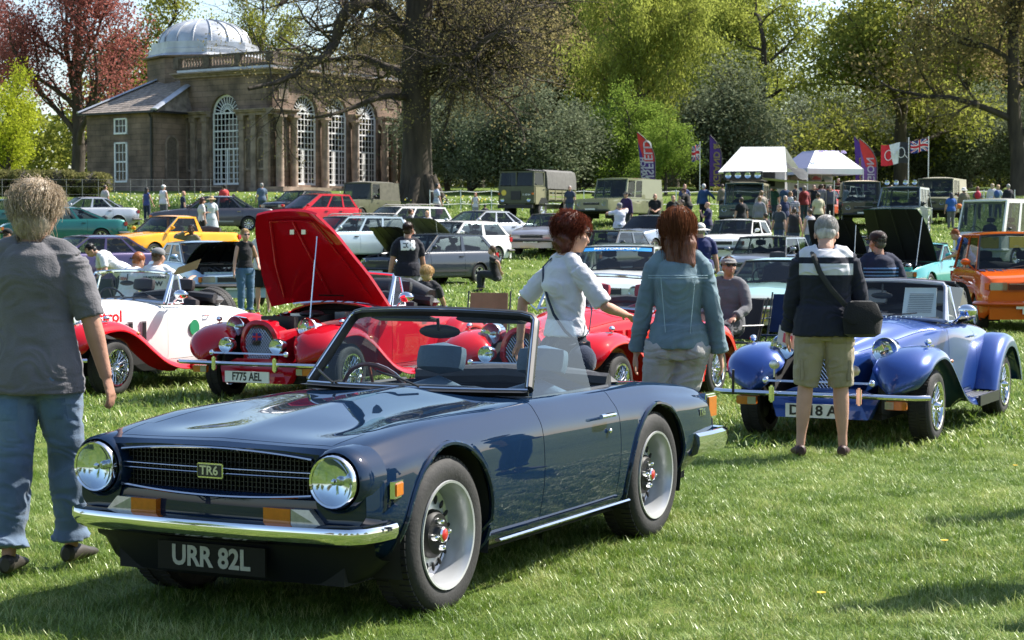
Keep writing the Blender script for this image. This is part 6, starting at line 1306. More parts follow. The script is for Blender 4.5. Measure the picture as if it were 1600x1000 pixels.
    for x in (-.88, .88): fr.hexa([(x - .04, 2.02, 1.55), (x + .04, 2.02, 1.55), (x * .95 + .04, 1.92, 2.2), (x * .95 - .04, 1.92, 2.2)], (0, .06, 0)); fr.box((x, .95, 1.88), (.05, .08, .66)); fr.box((x, 1.45, 2.2), (.05, 1.1, .06)); fr.box((x, 1.45, 1.57), (.05, 1.1, .06))
    fr.box((0, 2.0, 1.9), (.05, .05, .62)); fr.box((0, 1.94, 2.2), (1.8, .07, .06)); fr.build('cab_frame', OL, T, smooth=0)
    for sx in (-1, 1):
        m = MB(); m.add([(sx * .03, 2.03, 1.58), (sx * .84, 2.03, 1.58), (sx * .8, 1.95, 2.18), (sx * .03, 1.95, 2.18)], [(0, 1, 2, 3)]); m.build('windscreen', GLASSD, T, smooth=0)
        m = MB(); m.add([(sx * .9, 1.95, 1.6), (sx * .9, 1.0, 1.6), (sx * .87, 1.0, 2.17), (sx * .87, 1.88, 2.17)], [(0, 1, 2, 3)]); m.build('side_window', GLASSD, T, smooth=0)
        lamp(T, (sx * .68, 2.08, .92), .09, pod=.03); m = MB(); m.box((sx * .86, 2.07, 1.2), (.08, .05, .08)); m.build('indicator', AMBER, T, smooth=0)
        m = MB(); m.box((sx * .93, 1.45, 1.12), (.03, .9, .8)); dr = m.build('door', pm('pale_olive', (.19, .18, .10), .6, var=.1), T, smooth=0); m = MB(); m.box((sx * .955, 1.1, 1.4), (.03, .12, .03)); m.build('handle', BLACK, dr, smooth=0)
        for y in (1.1, -1.45): wheel(T, sx * .9, y, .43, .43, .24, .22, 'plain')
        m = MB(); m.prism([(sx * .93, 1.6, .75), (sx * .93, 1.35, 1.02), (sx * .93, .85, 1.02), (sx * .93, .6, .75)], (sx * .03, 0, 0)); m.build('wheel_arch', BLACK, T, smooth=0)
        for k in range(3): m = MB(); m.box((sx * .97, -.75, 1.0 + k * .17), (.03, 2.9, .10)); m.build('slat', MATS['pale_olive'], T, smooth=0)
        for k in range(5): m = MB(); m.box((sx * .99, .65 - k * .7, 1.16), (.03, .07, .5)); m.build('stake', MATS['pale_olive'], T, smooth=0)
    m = MB(); rows = []
    for y in (.75, .0, -.75, -1.5, -2.25):
        s_ = .012 * math.sin(y * 5); rows.append([(-.98, y, 1.45), (-.96 - s_, y, 1.95), (-.9, y, 2.24), (-.7, y, 2.33 + s_), (0, y, 2.38 - .02 * (y in (0., -1.5))), (.7, y, 2.33 + s_), (.9, y, 2.24), (.96 + s_, y, 1.95), (.98, y, 1.45)])
    m.grid(rows); m.add(rows[0], [tuple(range(9))]); m.add(rows[-1], [tuple(range(9))]); m.build('canvas_tilt', GCT, T, smooth=50)
    m = MB(); m.grid([[(x, y, 2.24 + .08 * (1 - (x / .95) ** 2)) for x in np.linspace(-.93, .93, 7)] for y in (2.0, 1.3, .7)]); m.build('cab_roof', GCT, T)
    m = MB(); m.box((0, -.75, .93), (1.86, 3.0, .12)); m.box((0, 0, .65), (.9, 4.0, .2)); m.build('load_bed', OL, T, smooth=0); m = MB(); m.box((0, 2.12, .62), (1.8, .1, .16)); m.build('front_bumper', BLACK, T, smooth=0)
    m = MB(); m.lathe([(.001, 0), (.13, 0)], (.62, 2.06, 1.25), (0, 1, 0), 20); m.build('unit_disc', PLATEY, T, smooth=0); m = MB(); m.box((0, 2.07, 1.12), (.5, .03, .4)); m.build('grille', BLACK, T, smooth=0)
    text_on('lettering', '11 GF 84', .11, PLATEW, T, (-.55, 2.075, 1.15), (-1, 0, 0), (0, 0, 1), .003)
    m = MB(); m.box((0, -.3, 1.62), (.9, .12, .3)); m.build('cab_bulkhead', DARK, T, smooth=0)
land()
# ---------------------------------------------------------------- banners and flags
def flags():
    PU = pm('banner_purple', (.06, .02, .16), .8); RDm = pm('banner_red', (.5, .03, .02), .8); WHm = pm('banner_white', (.7, .68, .7), .8); GO = pm('banner_gold', (.45, .36, .12), .8); BL = pm('flag_pole', (.02, .02, .02), .5)
    def feather(px, Y, H, W, label, base, top, txt, txt2, tm, lean=0., rz=0., tsz=.5):
        o = empty('feather_banner', P(px, Y), rz, label=label, cat='banner', group='feather banners above the stands')
        def out(z): t = z / H; return W * (1 - max(0, (t - .62) / .38) ** 2.2) * (.75 + .25 * t)
        def wx(x, z): return (x + lean * (z / H) ** 2, .07 * math.sin(z * 2 + x * 2), z)
        m = MB(); n = 16; rows = [[wx(out(z) * u, z) for u in (0, .25, .5, .75, 1)] for z in np.linspace(.9, H, n)]; m.grid(rows)
        cl = m.build('cloth', base, o)
        if top: m = MB(); rows = [[tuple(Vector(wx(out(z) * u, z)) - Vector((0, .012, 0))) for u in np.linspace(max(0, .9 - (z / H) * 1.0), 1, 4)] for z in np.linspace(H * .62, H * .995, 8)]; m.grid(rows); m.build('printed_flash', top, cl)
        for tx, fx, sz in ((txt, .52, tsz), (txt2, .16, tsz * .55)):
            if tx:
                me = text_mesh(tx, sz, .012, .001); me.transform(Matrix.Rotation(R(90), 4, 'X') @ Matrix.Rotation(R(90), 4, 'Z'))
                for v in me.vertices: x, y, z = v.co; zz = z + H * .5; q = wx(W * fx - x, zz); v.co = (q[0], q[1] - .03, q[2])
                me.materials.clear(); me.materials.append(tm); link('lettering', me, cl)
        m = MB(); m.tube([wx(0, 0), wx(0, H * .3)] + [wx(out(z) + .02, z) if z > H * .6 else wx(out(z) + .02, z) for z in np.linspace(H * .3, H, 14)], .03, 5); m.build('pole', BL, o)
    feather(1002, 100, 4.0, .85, 'red and purple feather banner reading MANSFIELD BRANCH right of the sage-green wagon', PU, RDm, 'MANSFIELD', 'BRANCH', WHm, -.25, tsz=.62)
    feather(1108, 108, 3.75, .72, 'plain purple feather banner with gold letters left of the roof tent', PU, None, 'ENGLAND &', None, GO, 0., tsz=.5)
    feather(1336, 99, 3.8, .62, 'dark purple feather banner with gold letters right of the gazebo', PU, None, 'CLUB GB', None, GO, -.1, tsz=.4)
    feather(1346, 97, 3.7, .85, 'red and violet feather banner with white letters beside the gold-lettered one', pm('banner_violet', (.14, .06, .22), .8), RDm, 'REGION', None, WHm, -.15, tsz=.5)
    def flag(px, Y, zc, w, h, label, draw, polepx):
        base = P(polepx, Y); o = empty('flag', base, label=label, cat='flag'); x1 = 0.; x0 = (px - polepx) / F * Y
        m = MB(); m.cyl((.03, 0, 0), (.03, 0, zc + h * .75), .025, n=6); m.build('pole', PLATEW, o); zc0 = zc
        def wv(u, v, off=0.): x = -w * u; return Vector((x, .12 * math.sin(u * 7) * u - off, zc0 + h * (v - .5) - .08 * u * w + .05 * math.sin(u * 6)))
        draw(o, wv, m)
    def patch_(o, wv, nm, poly, mat, off, n=10):
        # poly in (u, v): a strip quad, subdivided along its length
        a, b, c, d = [Vector((p[0], p[1])) for p in poly]; m = MB(); m.grid([[wv(*(a.lerp(b, i / n).lerp(d.lerp(c, i / n), j)), off) for i in range(n + 1)] for j in (0, 1)]); return m.build(nm, mat, o)
    def union(o, wv, m):
        cl = patch_(o, wv, 'cloth', [(0, 0), (1, 0), (1, 1), (0, 1)], UJ[0], 0)
        for a, b in (((0, 0), (1, 1)), ((0, 1), (1, 0))):
            d = .1; s_ = d if b[1] > a[1] else -d
            patch_(cl, wv, 'white_saltire', [(a[0] + .0, a[1] + d if a[1] == 0 else a[1] - 2 * d), (b[0] - .12, b[1]) if b[1] == 1 else (b[0], b[1]), (b[0], b[1] - d) if b[1] == 1 else (b[0], b[1] + d), (a[0] + .12, a[1])] if True else None, UJ[1], .008)
            patch_(cl, wv, 'red_saltire', [(a[0], a[1] + (.05 if a[1] == 0 else -.06)), (b[0], b[1] - (.02 if b[1] == 1 else -.03)), (b[0], b[1] - (.08 if b[1] == 1 else -.09)), (a[0] + .03, a[1])], UJ[2], .014)
        for nm, mt, t, of in (('white_cross', UJ[1], .17, .02), ('red_cross', UJ[2], .1, .026)):
            patch_(cl, wv, nm, [(0, .5 - t), (1, .5 - t), (1, .5 + t), (0, .5 + t)], mt, of); patch_(cl, wv, nm, [(.5 - t * .55, 0), (.5 + t * .55, 0), (.5 + t * .55, 1), (.5 - t * .55, 1)], mt, of)
    flag(0, 96, 3.4, .85, .6, 'British union flag flying highest at the right of the banners', union, 1448)
    def chain(o, wv, m):
        cl = patch_(o, wv, 'cloth', [(0, 0), (.5, 0), (.38, 1), (0, 1)], BLACK, 0); patch_(cl, wv, 'white_field', [(.36, 0), (.62, 0), (.8, 1), (.3, 1)], UJ[1], .006); patch_(cl, wv, 'red_field', [(.55, 0), (1, 0), (1, 1), (.72, 1)], UJ[2], .01)
        for u, v in ((.25, .5), (.74, .5)): mm = MB(); mm.tube([wv(u + .13 * math.cos(t), v + .24 * math.sin(t), .03) for t in [2 * PI * i / 16 for i in range(16)]], .022, 5, closed=True); mm.build('chain_link', PLATEW, cl)
        mm = MB(); mm.tube([wv(.38 + .24 * i / 8, .5 + .12 * math.sin(i), .03) for i in range(9)], .02, 5); mm.tube([wv(.02, .25, .03), wv(.14, .42, .03)], .02, 5); mm.build('chain_link', PLATEW, cl)
    flag(0, 97, 3.0, 1.35, 1.05, 'red, white and black flag with linked chain emblem beside the union flag', chain, 1417)
    def small(o, wv, m): union(o, wv, m)
    flag(0, 112, 2.7, .45, .9, 'small limp union flag high before the dark evergreens', small, 1092)
    # tan tonneau / board seen behind the blue car
flags()
# ---------------------------------------------------------------- people
JOBS = []; AFTER = []
def skinm(n, c): return pm('skin_' + n, c, .5, var=.12, scale=9, bump=.12, bscale=70, spec=.35)
SK = dict(fair=skinm('fair', (.48, .27, .19)), tan=skinm('tan', (.40, .21, .14)), dark=skinm('dark', (.10, .05, .03)))
def cloth(n, c, rough=.9, var=.14, bump=.25, bs=120, sc_=5): return pm('cloth_' + n, c, rough, var=var, scale=sc_, bump=bump, bscale=bs, spec=.2, sheen=.2)
def banded(n, base, alt, bands, xmax=9., fine=None):
    """cloth with woven bands at given heights (object z), within |x| < xmax"""
    m = bpy.data.materials.new('cloth_' + n); m.use_nodes = True; t = m.node_tree; b = t.nodes['Principled BSDF']; tc = t.nodes.new('ShaderNodeTexCoord'); sx = t.nodes.new('ShaderNodeSeparateXYZ'); t.links.new(tc.outputs['Object'], sx.inputs[0])
    cr = t.nodes.new('ShaderNodeValToRGB'); cr.color_ramp.interpolation = 'CONSTANT'; e = cr.color_ramp.elements; mr = t.nodes.new('ShaderNodeMath'); mr.operation = 'MULTIPLY'; mr.inputs[1].default_value = .5; t.links.new(sx.outputs[2], mr.inputs[0]); t.links.new(mr.outputs[0], cr.inputs[0])
    pts = []
    for lo, hi in bands: pts += [(lo / 2, 1.), (hi / 2, 0.)]
    pts.sort(); e[0].position = 0; e[0].color = (0, 0, 0, 1); e[1].position = pts[0][0]; e[1].color = (pts[0][1],) * 3 + (1,)
    for p_, v in pts[1:]: k = e.new(p_); k.color = (v, v, v, 1)
    ab = t.nodes.new('ShaderNodeMath'); ab.operation = 'ABSOLUTE'; t.links.new(sx.outputs[0], ab.inputs[0]); lt = t.nodes.new('ShaderNodeMath'); lt.operation = 'LESS_THAN'; lt.inputs[1].default_value = xmax; t.links.new(ab.outputs[0], lt.inputs[0])
    mu = t.nodes.new('ShaderNodeMath'); mu.operation = 'MULTIPLY'; t.links.new(cr.outputs[0], mu.inputs[0]); t.links.new(lt.outputs[0], mu.inputs[1])
    mx = t.nodes.new('ShaderNodeMixRGB'); mx.inputs[1].default_value = (*base, 1); mx.inputs[2].default_value = (*alt, 1); t.links.new(mu.outputs[0], mx.inputs[0]); t.links.new(mx.outputs[0], b.inputs['Base Color']); b.inputs['Roughness'].default_value = .9
    return m
HAIRM = {}
def hairm(c):
    k = tuple(c)
    if k not in HAIRM: HAIRM[k] = pm('hair_%d' % len(HAIRM), c, .45, var=.4, scale=40, bump=.5, bscale=60, stretch=(1, 1, .2), spec=.4)
    return HAIRM[k]
def finish(o, vox, sm=4, wr=0., seed=0, fac=.5): JOBS.append((o, vox, sm, wr, seed, fac)); return o
def run_jobs():
    for o, vox, sm, wr, seed, fac in JOBS:
        m = o.modifiers.new('r', 'REMESH'); m.mode = 'VOXEL'; m.voxel_size = vox; m.use_smooth_shade = True
        s_ = o.modifiers.new('s', 'SMOOTH'); s_.factor = fac; s_.iterations = sm
    bpy.context.view_layer.update(); dg = bpy.context.evaluated_depsgraph_get()
    new = [bpy.data.meshes.new_from_object(o.evaluated_get(dg)) for o, *_ in JOBS]
    for (o, vox, sm, wr, seed, fac), me in zip(JOBS, new):
        o.modifiers.clear(); mats = [m for m in o.data.materials]; o.data = me; me.materials.clear()
        for m in mats: me.materials.append(m)
        me.polygons.foreach_set('use_smooth', [True] * len(me.polygons))
        if wr:
            n = len(me.vertices); co = np.empty(n * 3, np.float32); me.vertices.foreach_get('co', co); co = co.reshape(-1, 3); no = np.empty(n * 3, np.float32); me.vertices.foreach_get('normal', no); no = no.reshape(-1, 3); d = np.empty(n, np.float32)
            for i, c in enumerate(co):
                a = noise.noise(Vector((c[0] * 5 + seed, c[1] * 5, c[2] * 8))); f = noise.noise(Vector((c[0] * 7 + a * 2.2, c[1] * 7 + seed, c[2] * 12 + a * 2.5))); d[i] = (1 - abs(f) * 2.6) * .7 + a * .6
            co += no * (d * wr)[:, None]; me.vertices.foreach_set('co', co.ravel()); me.update()
    for f in AFTER: f()
def ik(a, t, l1, l2, hint):
    a, t = Vector(a), Vector(t); d = t - a; L = min(d.length, (l1 + l2) * .998); u = d.normalized(); x = (l1 * l1 - l2 * l2 + L * L) / (2 * L); h = math.sqrt(max(0, l1 * l1 - x * x)); hn = Vector(hint); hn = (hn - u * hn.dot(u)).normalized()
    return a + u * x + hn * h, a + u * L
def hand(m, w, d, palm_n, k, curl=.35, side=1, grip=False):
    """five-fingered hand at wrist w, pointing along d"""
    d = Vector(d).normalized(); n = Vector(palm_n); n = (n - d * n.dot(d)).normalized(); s_ = d.cross(n) * side
    m.etube([w - d * .01, w + d * .03 * k, w + d * .085 * k], [.026 * k, .038 * k, .040 * k], [.018 * k, .016 * k, .012 * k], 10, xa=s_)
    for i, (off, L) in enumerate(((.030, .068), (.0105, .078), (-.0105, .072), (-.030, .058))):
        p = w + d * .082 * k + s_ * off * k; q = [w + d * .04 * k + s_ * off * k * .8, p]; a = 0
        for j, f in enumerate((.45, .32, .23)):
            a += curl * (1.5 if grip else .9) * (.8 + .12 * i); p = p + (d * math.cos(a) + n * math.sin(a)) * L * f * k; q.append(p)
        m.tube(q, [.010 * k, .0092 * k, .0085 * k, .0078 * k, .006 * k], 7)
    a = .7; td = (d * .75 + s_ * .65 + n * .25).normalized(); p = w + d * .02 * k + s_ * .02 * k; q = [p, p + td * .042 * k, p + td * .065 * k + d * .015 * k, p + td * .07 * k + d * .045 * k]; m.tube(q, [.014 * k, .0115 * k, .010 * k, .007 * k], 7)
CAPS = dict()
def person(px, Y, rz, label, H=1.75, skin='fair', shirt=((.5, .5, .5), 'short'), legs=((.04, .06, .12), 'long'), hair=((.05, .03, .02), 'short'), hat=None, sex='m', lh=None, rh=None, lf=None, rf=None, lean=0., side=0., hy=0., hp=0., sit=None, det=0, build=1., z=None, shoes=(.03, .025, .02), glasses=None, bag=None, shirtm=None, legm=None, tuck=False, group='visitors walking among the cars', dress=None, X=None, lelb=None, relb=None, hem=.86, fl=None, wrk=None, grip=False, zoff=0., sleeve_end=None):
    k = H / 1.78; x0 = (px - 800) / F * Y if X is None else X
    o = empty('person', (x0, Y, (gz(x0, Y) if z is None else z) + zoff), R(rz), label=label, cat='person', group=group)
    fem = sex == 'f'; vox = (.021, .013, .0075)[det]; bw = build * (.88 if fem else 1.)
    hz = (.93 if sit is None else sit) * 1.; hip = Vector((side * .3, 0, hz)); up = Matrix.Rotation(-side, 3, 'Y') @ Matrix.Rotation(-lean, 3, 'X') @ Vector((0, 0, 1)); rt = Vector((1, 0, 0)); fw = rt.cross(up) * -1
    fw = up.cross(rt).normalized(); fw = fw if fw.y > 0 or abs(lean) > 1.2 else -fw
    T = lambda x, y, z_: (hip + rt * x + fw * y + up * z_)      # torso frame, heights above the hip
    sh = [T(-.175 * bw, 0, .462), T(.175 * bw, 0, .462)]; hipj = [hip + Vector((-.09, 0, .0)), hip + Vector((.09, 0, .0))]
    neck = T(0, .0, .54); hd = T(0, .03 + .02, .69) + Vector((0, .02, 0)) * 0
    Rh = Matrix.Rotation(hy, 3, 'Z') @ Matrix.Rotation(-hp - lean * .5, 3, 'X'); hc = neck + Rh @ Vector((0, .035, .135))
    hands = [Vector(lh) if lh else Vector((-.29 * bw, .05, hz - .10)), Vector(rh) if rh else Vector((.29 * bw, .05, hz - .10))]
    feet = [Vector(lf) if lf else Vector((-.10, 0, .07)), Vector(rf) if rf else Vector((.11, .04, .07))]
    arms = []
    for i, sg in ((0, -1), (1, 1)):
        e, w = ik(sh[i], hands[i], .29, .255, (lelb if i == 0 else relb) or (sg * .6, -1, -.3)); arms.append((sh[i], e, w))
    lgs = []
    for i, sg in ((0, -1), (1, 1)):
        kn, an = ik(hipj[i], feet[i], .43, .43, (sg * .1, 1, .0)); lgs.append((hipj[i], kn, an))
    sc_ = Matrix.Scale(k, 4)
    def nm(): m = MB(); m.T = sc_; return m
    ll = lambda a, b, t: a.lerp(b, t)
    def torso(m, g, lo=-.08, hi=.56, belly=0.):
        # heights above hip, half widths, half depths
        pr = [(-.10, .150, .105), (0, .168, .118), (.08, .162, .112), (.18, .140, .100), (.30, .158, .112), (.40, .168, .112), (.465, .135, .092), (.515, .085, .07), (.56, .058, .058)] if not fem else [(-.10, .155, .112), (-.02, .170, .120), (.06, .160, .112), (.17, .125, .09), (.29, .148, .112), (.37, .152, .120), (.45, .125, .085), (.50, .08, .06), (.56, .05, .05)]
        hs = [lo] + [p[0] for p in pr if lo < p[0] < hi] + [hi]; W_ = [np.interp(h, [p[0] for p in pr], [p[1] for p in pr]) * bw + g + (.012 if g > .015 and h < .2 else 0) for h in hs]; D_ = [np.interp(h, [p[0] for p in pr], [p[2] for p in pr]) * build + g + belly * math.exp(-((h - .1) / .12) ** 2) for h in hs]
        m.etube([T(0, belly * .7 * math.exp(-((h - .1) / .12) ** 2) - (.02 if .3 < h < .5 else 0), h) for h in hs], W_, D_, 20, xa=rt)
    def arm(m, i, g, f0, f1):
        a, b, c = arms[i]; q = []; rr = []
        for t, r in ((0, .046), (.12, .051), (.3, .048), (.5, .043), (.62, .044), (.8, .036), (1, .028)):
            if f0 <= t <= f1: q.append(ll(a, b, t * 2) if t <= .5 else ll(b, c, t * 2 - 1)); rr.append(r * (.84 if fem else 1.) * build ** .5 + g)
        if f1 not in (0, .12, .3, .5, .62, .8, 1): q.append(ll(a, b, f1 * 2) if f1 <= .5 else ll(b, c, f1 * 2 - 1)); rr.append(.045 * (.84 if fem else 1.) + g)
        m.tube(q, rr, 12)
    def leg(m, i, g, f1, wide=0., f0=0):
        a, b, c = lgs[i]; q = []; rr = []
        for t, r in ((0, .098), (.15, .094), (.35, .074), (.5, .058), (.62, .060), (.72, .056), (.9, .038), (1, .036)):
            if f0 <= t <= f1: q.append(ll(a, b, t * 2) if t <= .5 else ll(b, c, t * 2 - 1)); rr.append(r * build ** .5 + g + wide * t)
        if f1 not in (0, .15, .35, .5, .62, .72, .9, 1): q.append(ll(a, b, f1 * 2) if f1 <= .5 else ll(b, c, f1 * 2 - 1)); rr.append(.07 + g + wide * f1)
        m.tube(q, rr, 14)
    # ---- body: one skin
    m = nm(); torso(m, -.022, -.06, .56); m.tube([T(0, -.01, .46), neck, hc - Rh @ Vector((0, .02, .05))], [.07 * bw, .056 * bw, .052 * bw], 12)
    for i in (0, 1): arm(m, i, 0, 0, 1); leg(m, i, -.004, 1)
    HB = lambda v: hc + Rh @ Vector(v)
    m.ball(HB((0, -.015, .03)), (.076, .098, .092), 16, 12, Rh); m.ball(HB((0, .015, -.045)), (.060, .076, .066), 14, 10, Rh); m.ball(HB((0, .055, -.085)), (.030, .026, .024), 8, 6, Rh)
    if det >= 0:
        m.tube([HB((0, .078, .012)), HB((0, .098, -.02)), HB((0, .104, -.034)), HB((0, .085, -.042))], [.009, .012, .015, .010], 8)
        for sg in (-1, 1): m.ball(HB((sg * .078, -.005, -.015)), (.011, .022, .033), 8, 8, Rh)
        if det: m.ball(HB((0, .084, -.062)), (.022, .010, .010), 8, 5, Rh); m.ball(HB((0, .078, .03)), (.045, .014, .010), 8, 5, Rh); [m.ball(HB((sg * .04, .055, -.03)), (.026, .026, .026), 8, 6, Rh) for sg in (-1, 1)]
    for i, sg in ((0, -1), (1, 1)):
        a, b, c = arms[i]; d = (c - b).normalized(); 
        pn = (-sg * 1., .1, 0) if abs(d.z) > .6 else (0, 0, -1.)
        hand(m, c, d, pn, 1.0 if not fem else .9, .35, side=(1 if sg > 0 else 1) * (1 if d.z < -.3 else 1), grip=grip and i == 1)
        f = lgs[i][2]; fd = Vector((sg * .12, 1, 0)).normalized()
        m.etube([f + Vector((0, -.03, -.03)), f + fd * .06 + Vector((0, 0, -.035)), f + fd * .15 + Vector((0, 0, -.05))], [.03, .036, .034], [.03, .026, .016], 10, xa=(1, 0, 0))
    bd = m.build('body', SK[skin], o, smooth=0); finish(bd, vox * k, (2, 2, 3)[det])
    if det == 2 or glasses or det == 1:
        for sg in (-1, 1): m = nm(); m.ball(HB((sg * .031, .082, .012)), (.011, .009, .007), 8, 6, Rh); m.build('eye', pm('eye_dark', (.04, .03, .025), .2), o)
        m = nm(); m.ball(HB((0, .0925, -.06)), (.02, .005, .0055), 8, 5, Rh); m.build('mouth', pm('lips', (.35, .11, .09), .5), o)
    # ---- shirt
    sc, sl = shirt; g = .014; sm_ = shirtm or cloth('%d' % (hash(tuple(sc)) % 99999), sc); m = nm()
    lo = hem - .93 if not tuck else .02
    belly = .05 if build > 1.1 else .0
    torso(m, g + .004, lo, .53, belly)
    if not tuck and not fem and sit is None: m.etube([T(0, 0, lo), T(0, 0, lo + .12), T(0, 0, lo + .2)], [.212 * bw + g, .20 * bw + g, .18 * bw + g], [.15 * build + g + belly, .14 * build + g + belly, .12 * build + g + belly], 18, xa=rt)
    if fem and not tuck and sit is None and lo < 0: m.etube([T(0, 0, lo), T(0, 0, lo + .06), T(0, 0, lo + .14)], [.205 * bw + g, .20 * bw + g, .178 * bw + g], [.155, .15, .13], 18, xa=rt)
    f1 = sleeve_end or {'short': .36, 'long': .97, 'none': .06, 'elbow': .46}[sl]
    for i in (0, 1):
        m.tube([T((-1, 1)[i] * .05 * bw, 0, .518), T((-1, 1)[i] * .12 * bw, 0, .495), sh[i] - up * .012], [.045 * bw + g, .05 * bw + g, .045 * bw + g], 12)
        if sl != 'none': arm(m, i, g + (.006 if sl in ('short', 'elbow') else .002), 0, f1)
    so = m.build('shirt', sm_, o, smooth=0); finish(so, vox * k, (2, 3, 5)[det], (wrk if wrk is not None else (.004, .006, .008)[det]) * k, px * .37)
    if det:
        m = nm(); m.tube([T(.066 * math.cos(t) * bw, .064 * math.sin(t), .525 - .01 * math.sin(t)) for t in [2 * PI * i / 20 for i in range(20)]], .009, 6, closed=True); m.build('collar', sm_, so)
    # ---- trousers, shorts, skirt
    lc, ln = legs; lm = legm or cloth('%d' % (hash(tuple(lc)) % 99999), lc); m = nm(); wide = .012 if ln == 'long' else .03 if ln == 'knee' else .02
    if fl is not None: wide = fl
    if ln == 'skirt':
        m.etube([T(0, 0, .12), T(0, 0, 0), hip + Vector((0, .02, -.25)), hip + Vector((0, .02, -.48))], [.15, .19, .24, .29], [.12, .14, .19, .23], 18)
    else:
        torso(m, .008, -.10, .02 if not tuck and hem < .9 else .07 if not tuck else .12)
        for i in (0, 1): leg(m, i, .010, {'long': .955, 'knee': .5, 'short': .36}[ln], wide); m.ball(hipj[i] - Vector((0, .025, .05)), (.095 * bw, .11, .10), 10, 8)
    lo_ = m.build('trousers' if ln == 'long' else 'skirt' if ln == 'skirt' else 'shorts', lm, o, smooth=0); finish(lo_, vox * k, (2, 3, 4)[det], (.004, .007, .010)[det] * k if wrk is None else wrk * .7, px * .13)
    # ---- shoes
    for i, sg in ((0, -1), (1, 1)):
        f = lgs[i][2]; fd = Vector((sg * .12, 1, 0)).normalized(); m = nm(); r_ = fd.cross(Vector((0, 0, 1)))
        m.etube([f + fd * -.055 + Vector((0, 0, -.03)), f + fd * -.04 + Vector((0, 0, -.03)), f + fd * .04 + Vector((0, 0, -.032)), f + fd * .12 + Vector((0, 0, -.045)), f + fd * .185 + Vector((0, 0, -.052)), f + fd * .205 + Vector((0, 0, -.052))], [.02, .038, .042, .05, .042, .02], [.03, .042, .042, .028, .02, .012], 12, xa=r_)
        m.build('shoe', pm('shoe_%d' % (hash(shoes) % 9999), shoes, .6), o)
    # ---- hair
    hcx, st = hair
    if st != 'bald':
        m = nm(); hm = hairm(hcx)
        if st in ('short', 'crop', 'grey'): m.ball(HB((0, -.028, .040)), (.079 if st != 'short' else .084, .093, .086 if st != 'short' else .092), 16, 10, Rh); m.ball(HB((0, -.052, -.012)), (.068, .058, .066), 12, 8, Rh)
        elif st == 'rim': m.ball(HB((0, -.05, -.005)), (.080, .065, .06), 14, 8, Rh)
        elif st in ('curly', 'wavy'): m.ball(HB((0, -.03, .045)), (.092, .106, .098), 16, 10, Rh); m.ball(HB((0, -.065, -.04)), (.085, .065, .09), 14, 8, Rh)
        elif st == 'long': m.ball(HB((0, -.03, .038)), (.088, .102, .095), 16, 10, Rh); m.etube([HB((0, -.05, .02)), HB((0, -.085, -.1)), HB((0, -.10, -.22)), HB((0, -.09, -.33))], [.08, .095, .085, .05], [.07, .05, .04, .02], 14)
        elif st == 'bun': m.ball(HB((0, -.03, .04)), (.086, .102, .094), 14, 10, Rh); m.ball(HB((0, -.12, .05)), (.04, .04, .04), 10, 8)
        ho = m.build('hair', hm, o, smooth=0); finish(ho, max(.007, vox * k * .6), 2, .006 if st not in ('curly', 'wavy') else .012, px)
        # keep the face clear: the cap is pushed behind the brow by the strands only
        if det >= 1 and st not in ('rim',): strands(o, ho, HB, Rh, k, st, hcx, px, det)
    if hat:
        hcl, kind = hat; hm = cloth('%d' % (hash(tuple(hcl)) % 99999), hcl); m = nm(); c = HB((0, -.015, .055))
        m.ball(c, (.092, .108, .075 if kind != 'flat' else .055), 16, 10, Rh)
        if kind in ('cap', 'flat'): m.etube([HB((0, .07, .045)), HB((0, .12, .04)), HB((0, .17 if kind == 'cap' else .13, .03))], [.075, .07, .045], [.012, .008, .005], 12, xa=Rh @ Vector((1, 0, 0)))
        else: m.lathe([(.08, .0), (.12, -.006), (.185, -.03 if kind == 'sun' else -.01), (.183, -.034 if kind == 'sun' else -.014), (.09, -.012)], HB((0, -.015, .03)), Rh @ Vector((0, 0, 1)), 24)
        m.build('hat', hm, o)
    if glasses:
        for sg in (-1, 1): m = nm(); m.ball(HB((sg * .034, .094, .012)), (.026, .006, .02), 12, 8, Rh); m.build('lens', BLACK, o)
        m = nm(); m.tube([HB((-.078, .0, .018)), HB((-.066, .085, .018)), HB((0, .1, .018)), HB((.066, .085, .018)), HB((.078, 0, .018))], .004, 6); m.build('glasses', BLACK, o)
    return o, dict(HB=HB, T=T, arms=arms, lgs=lgs, k=k, shirt=so, legs=lo_, up=up, hip=hip)
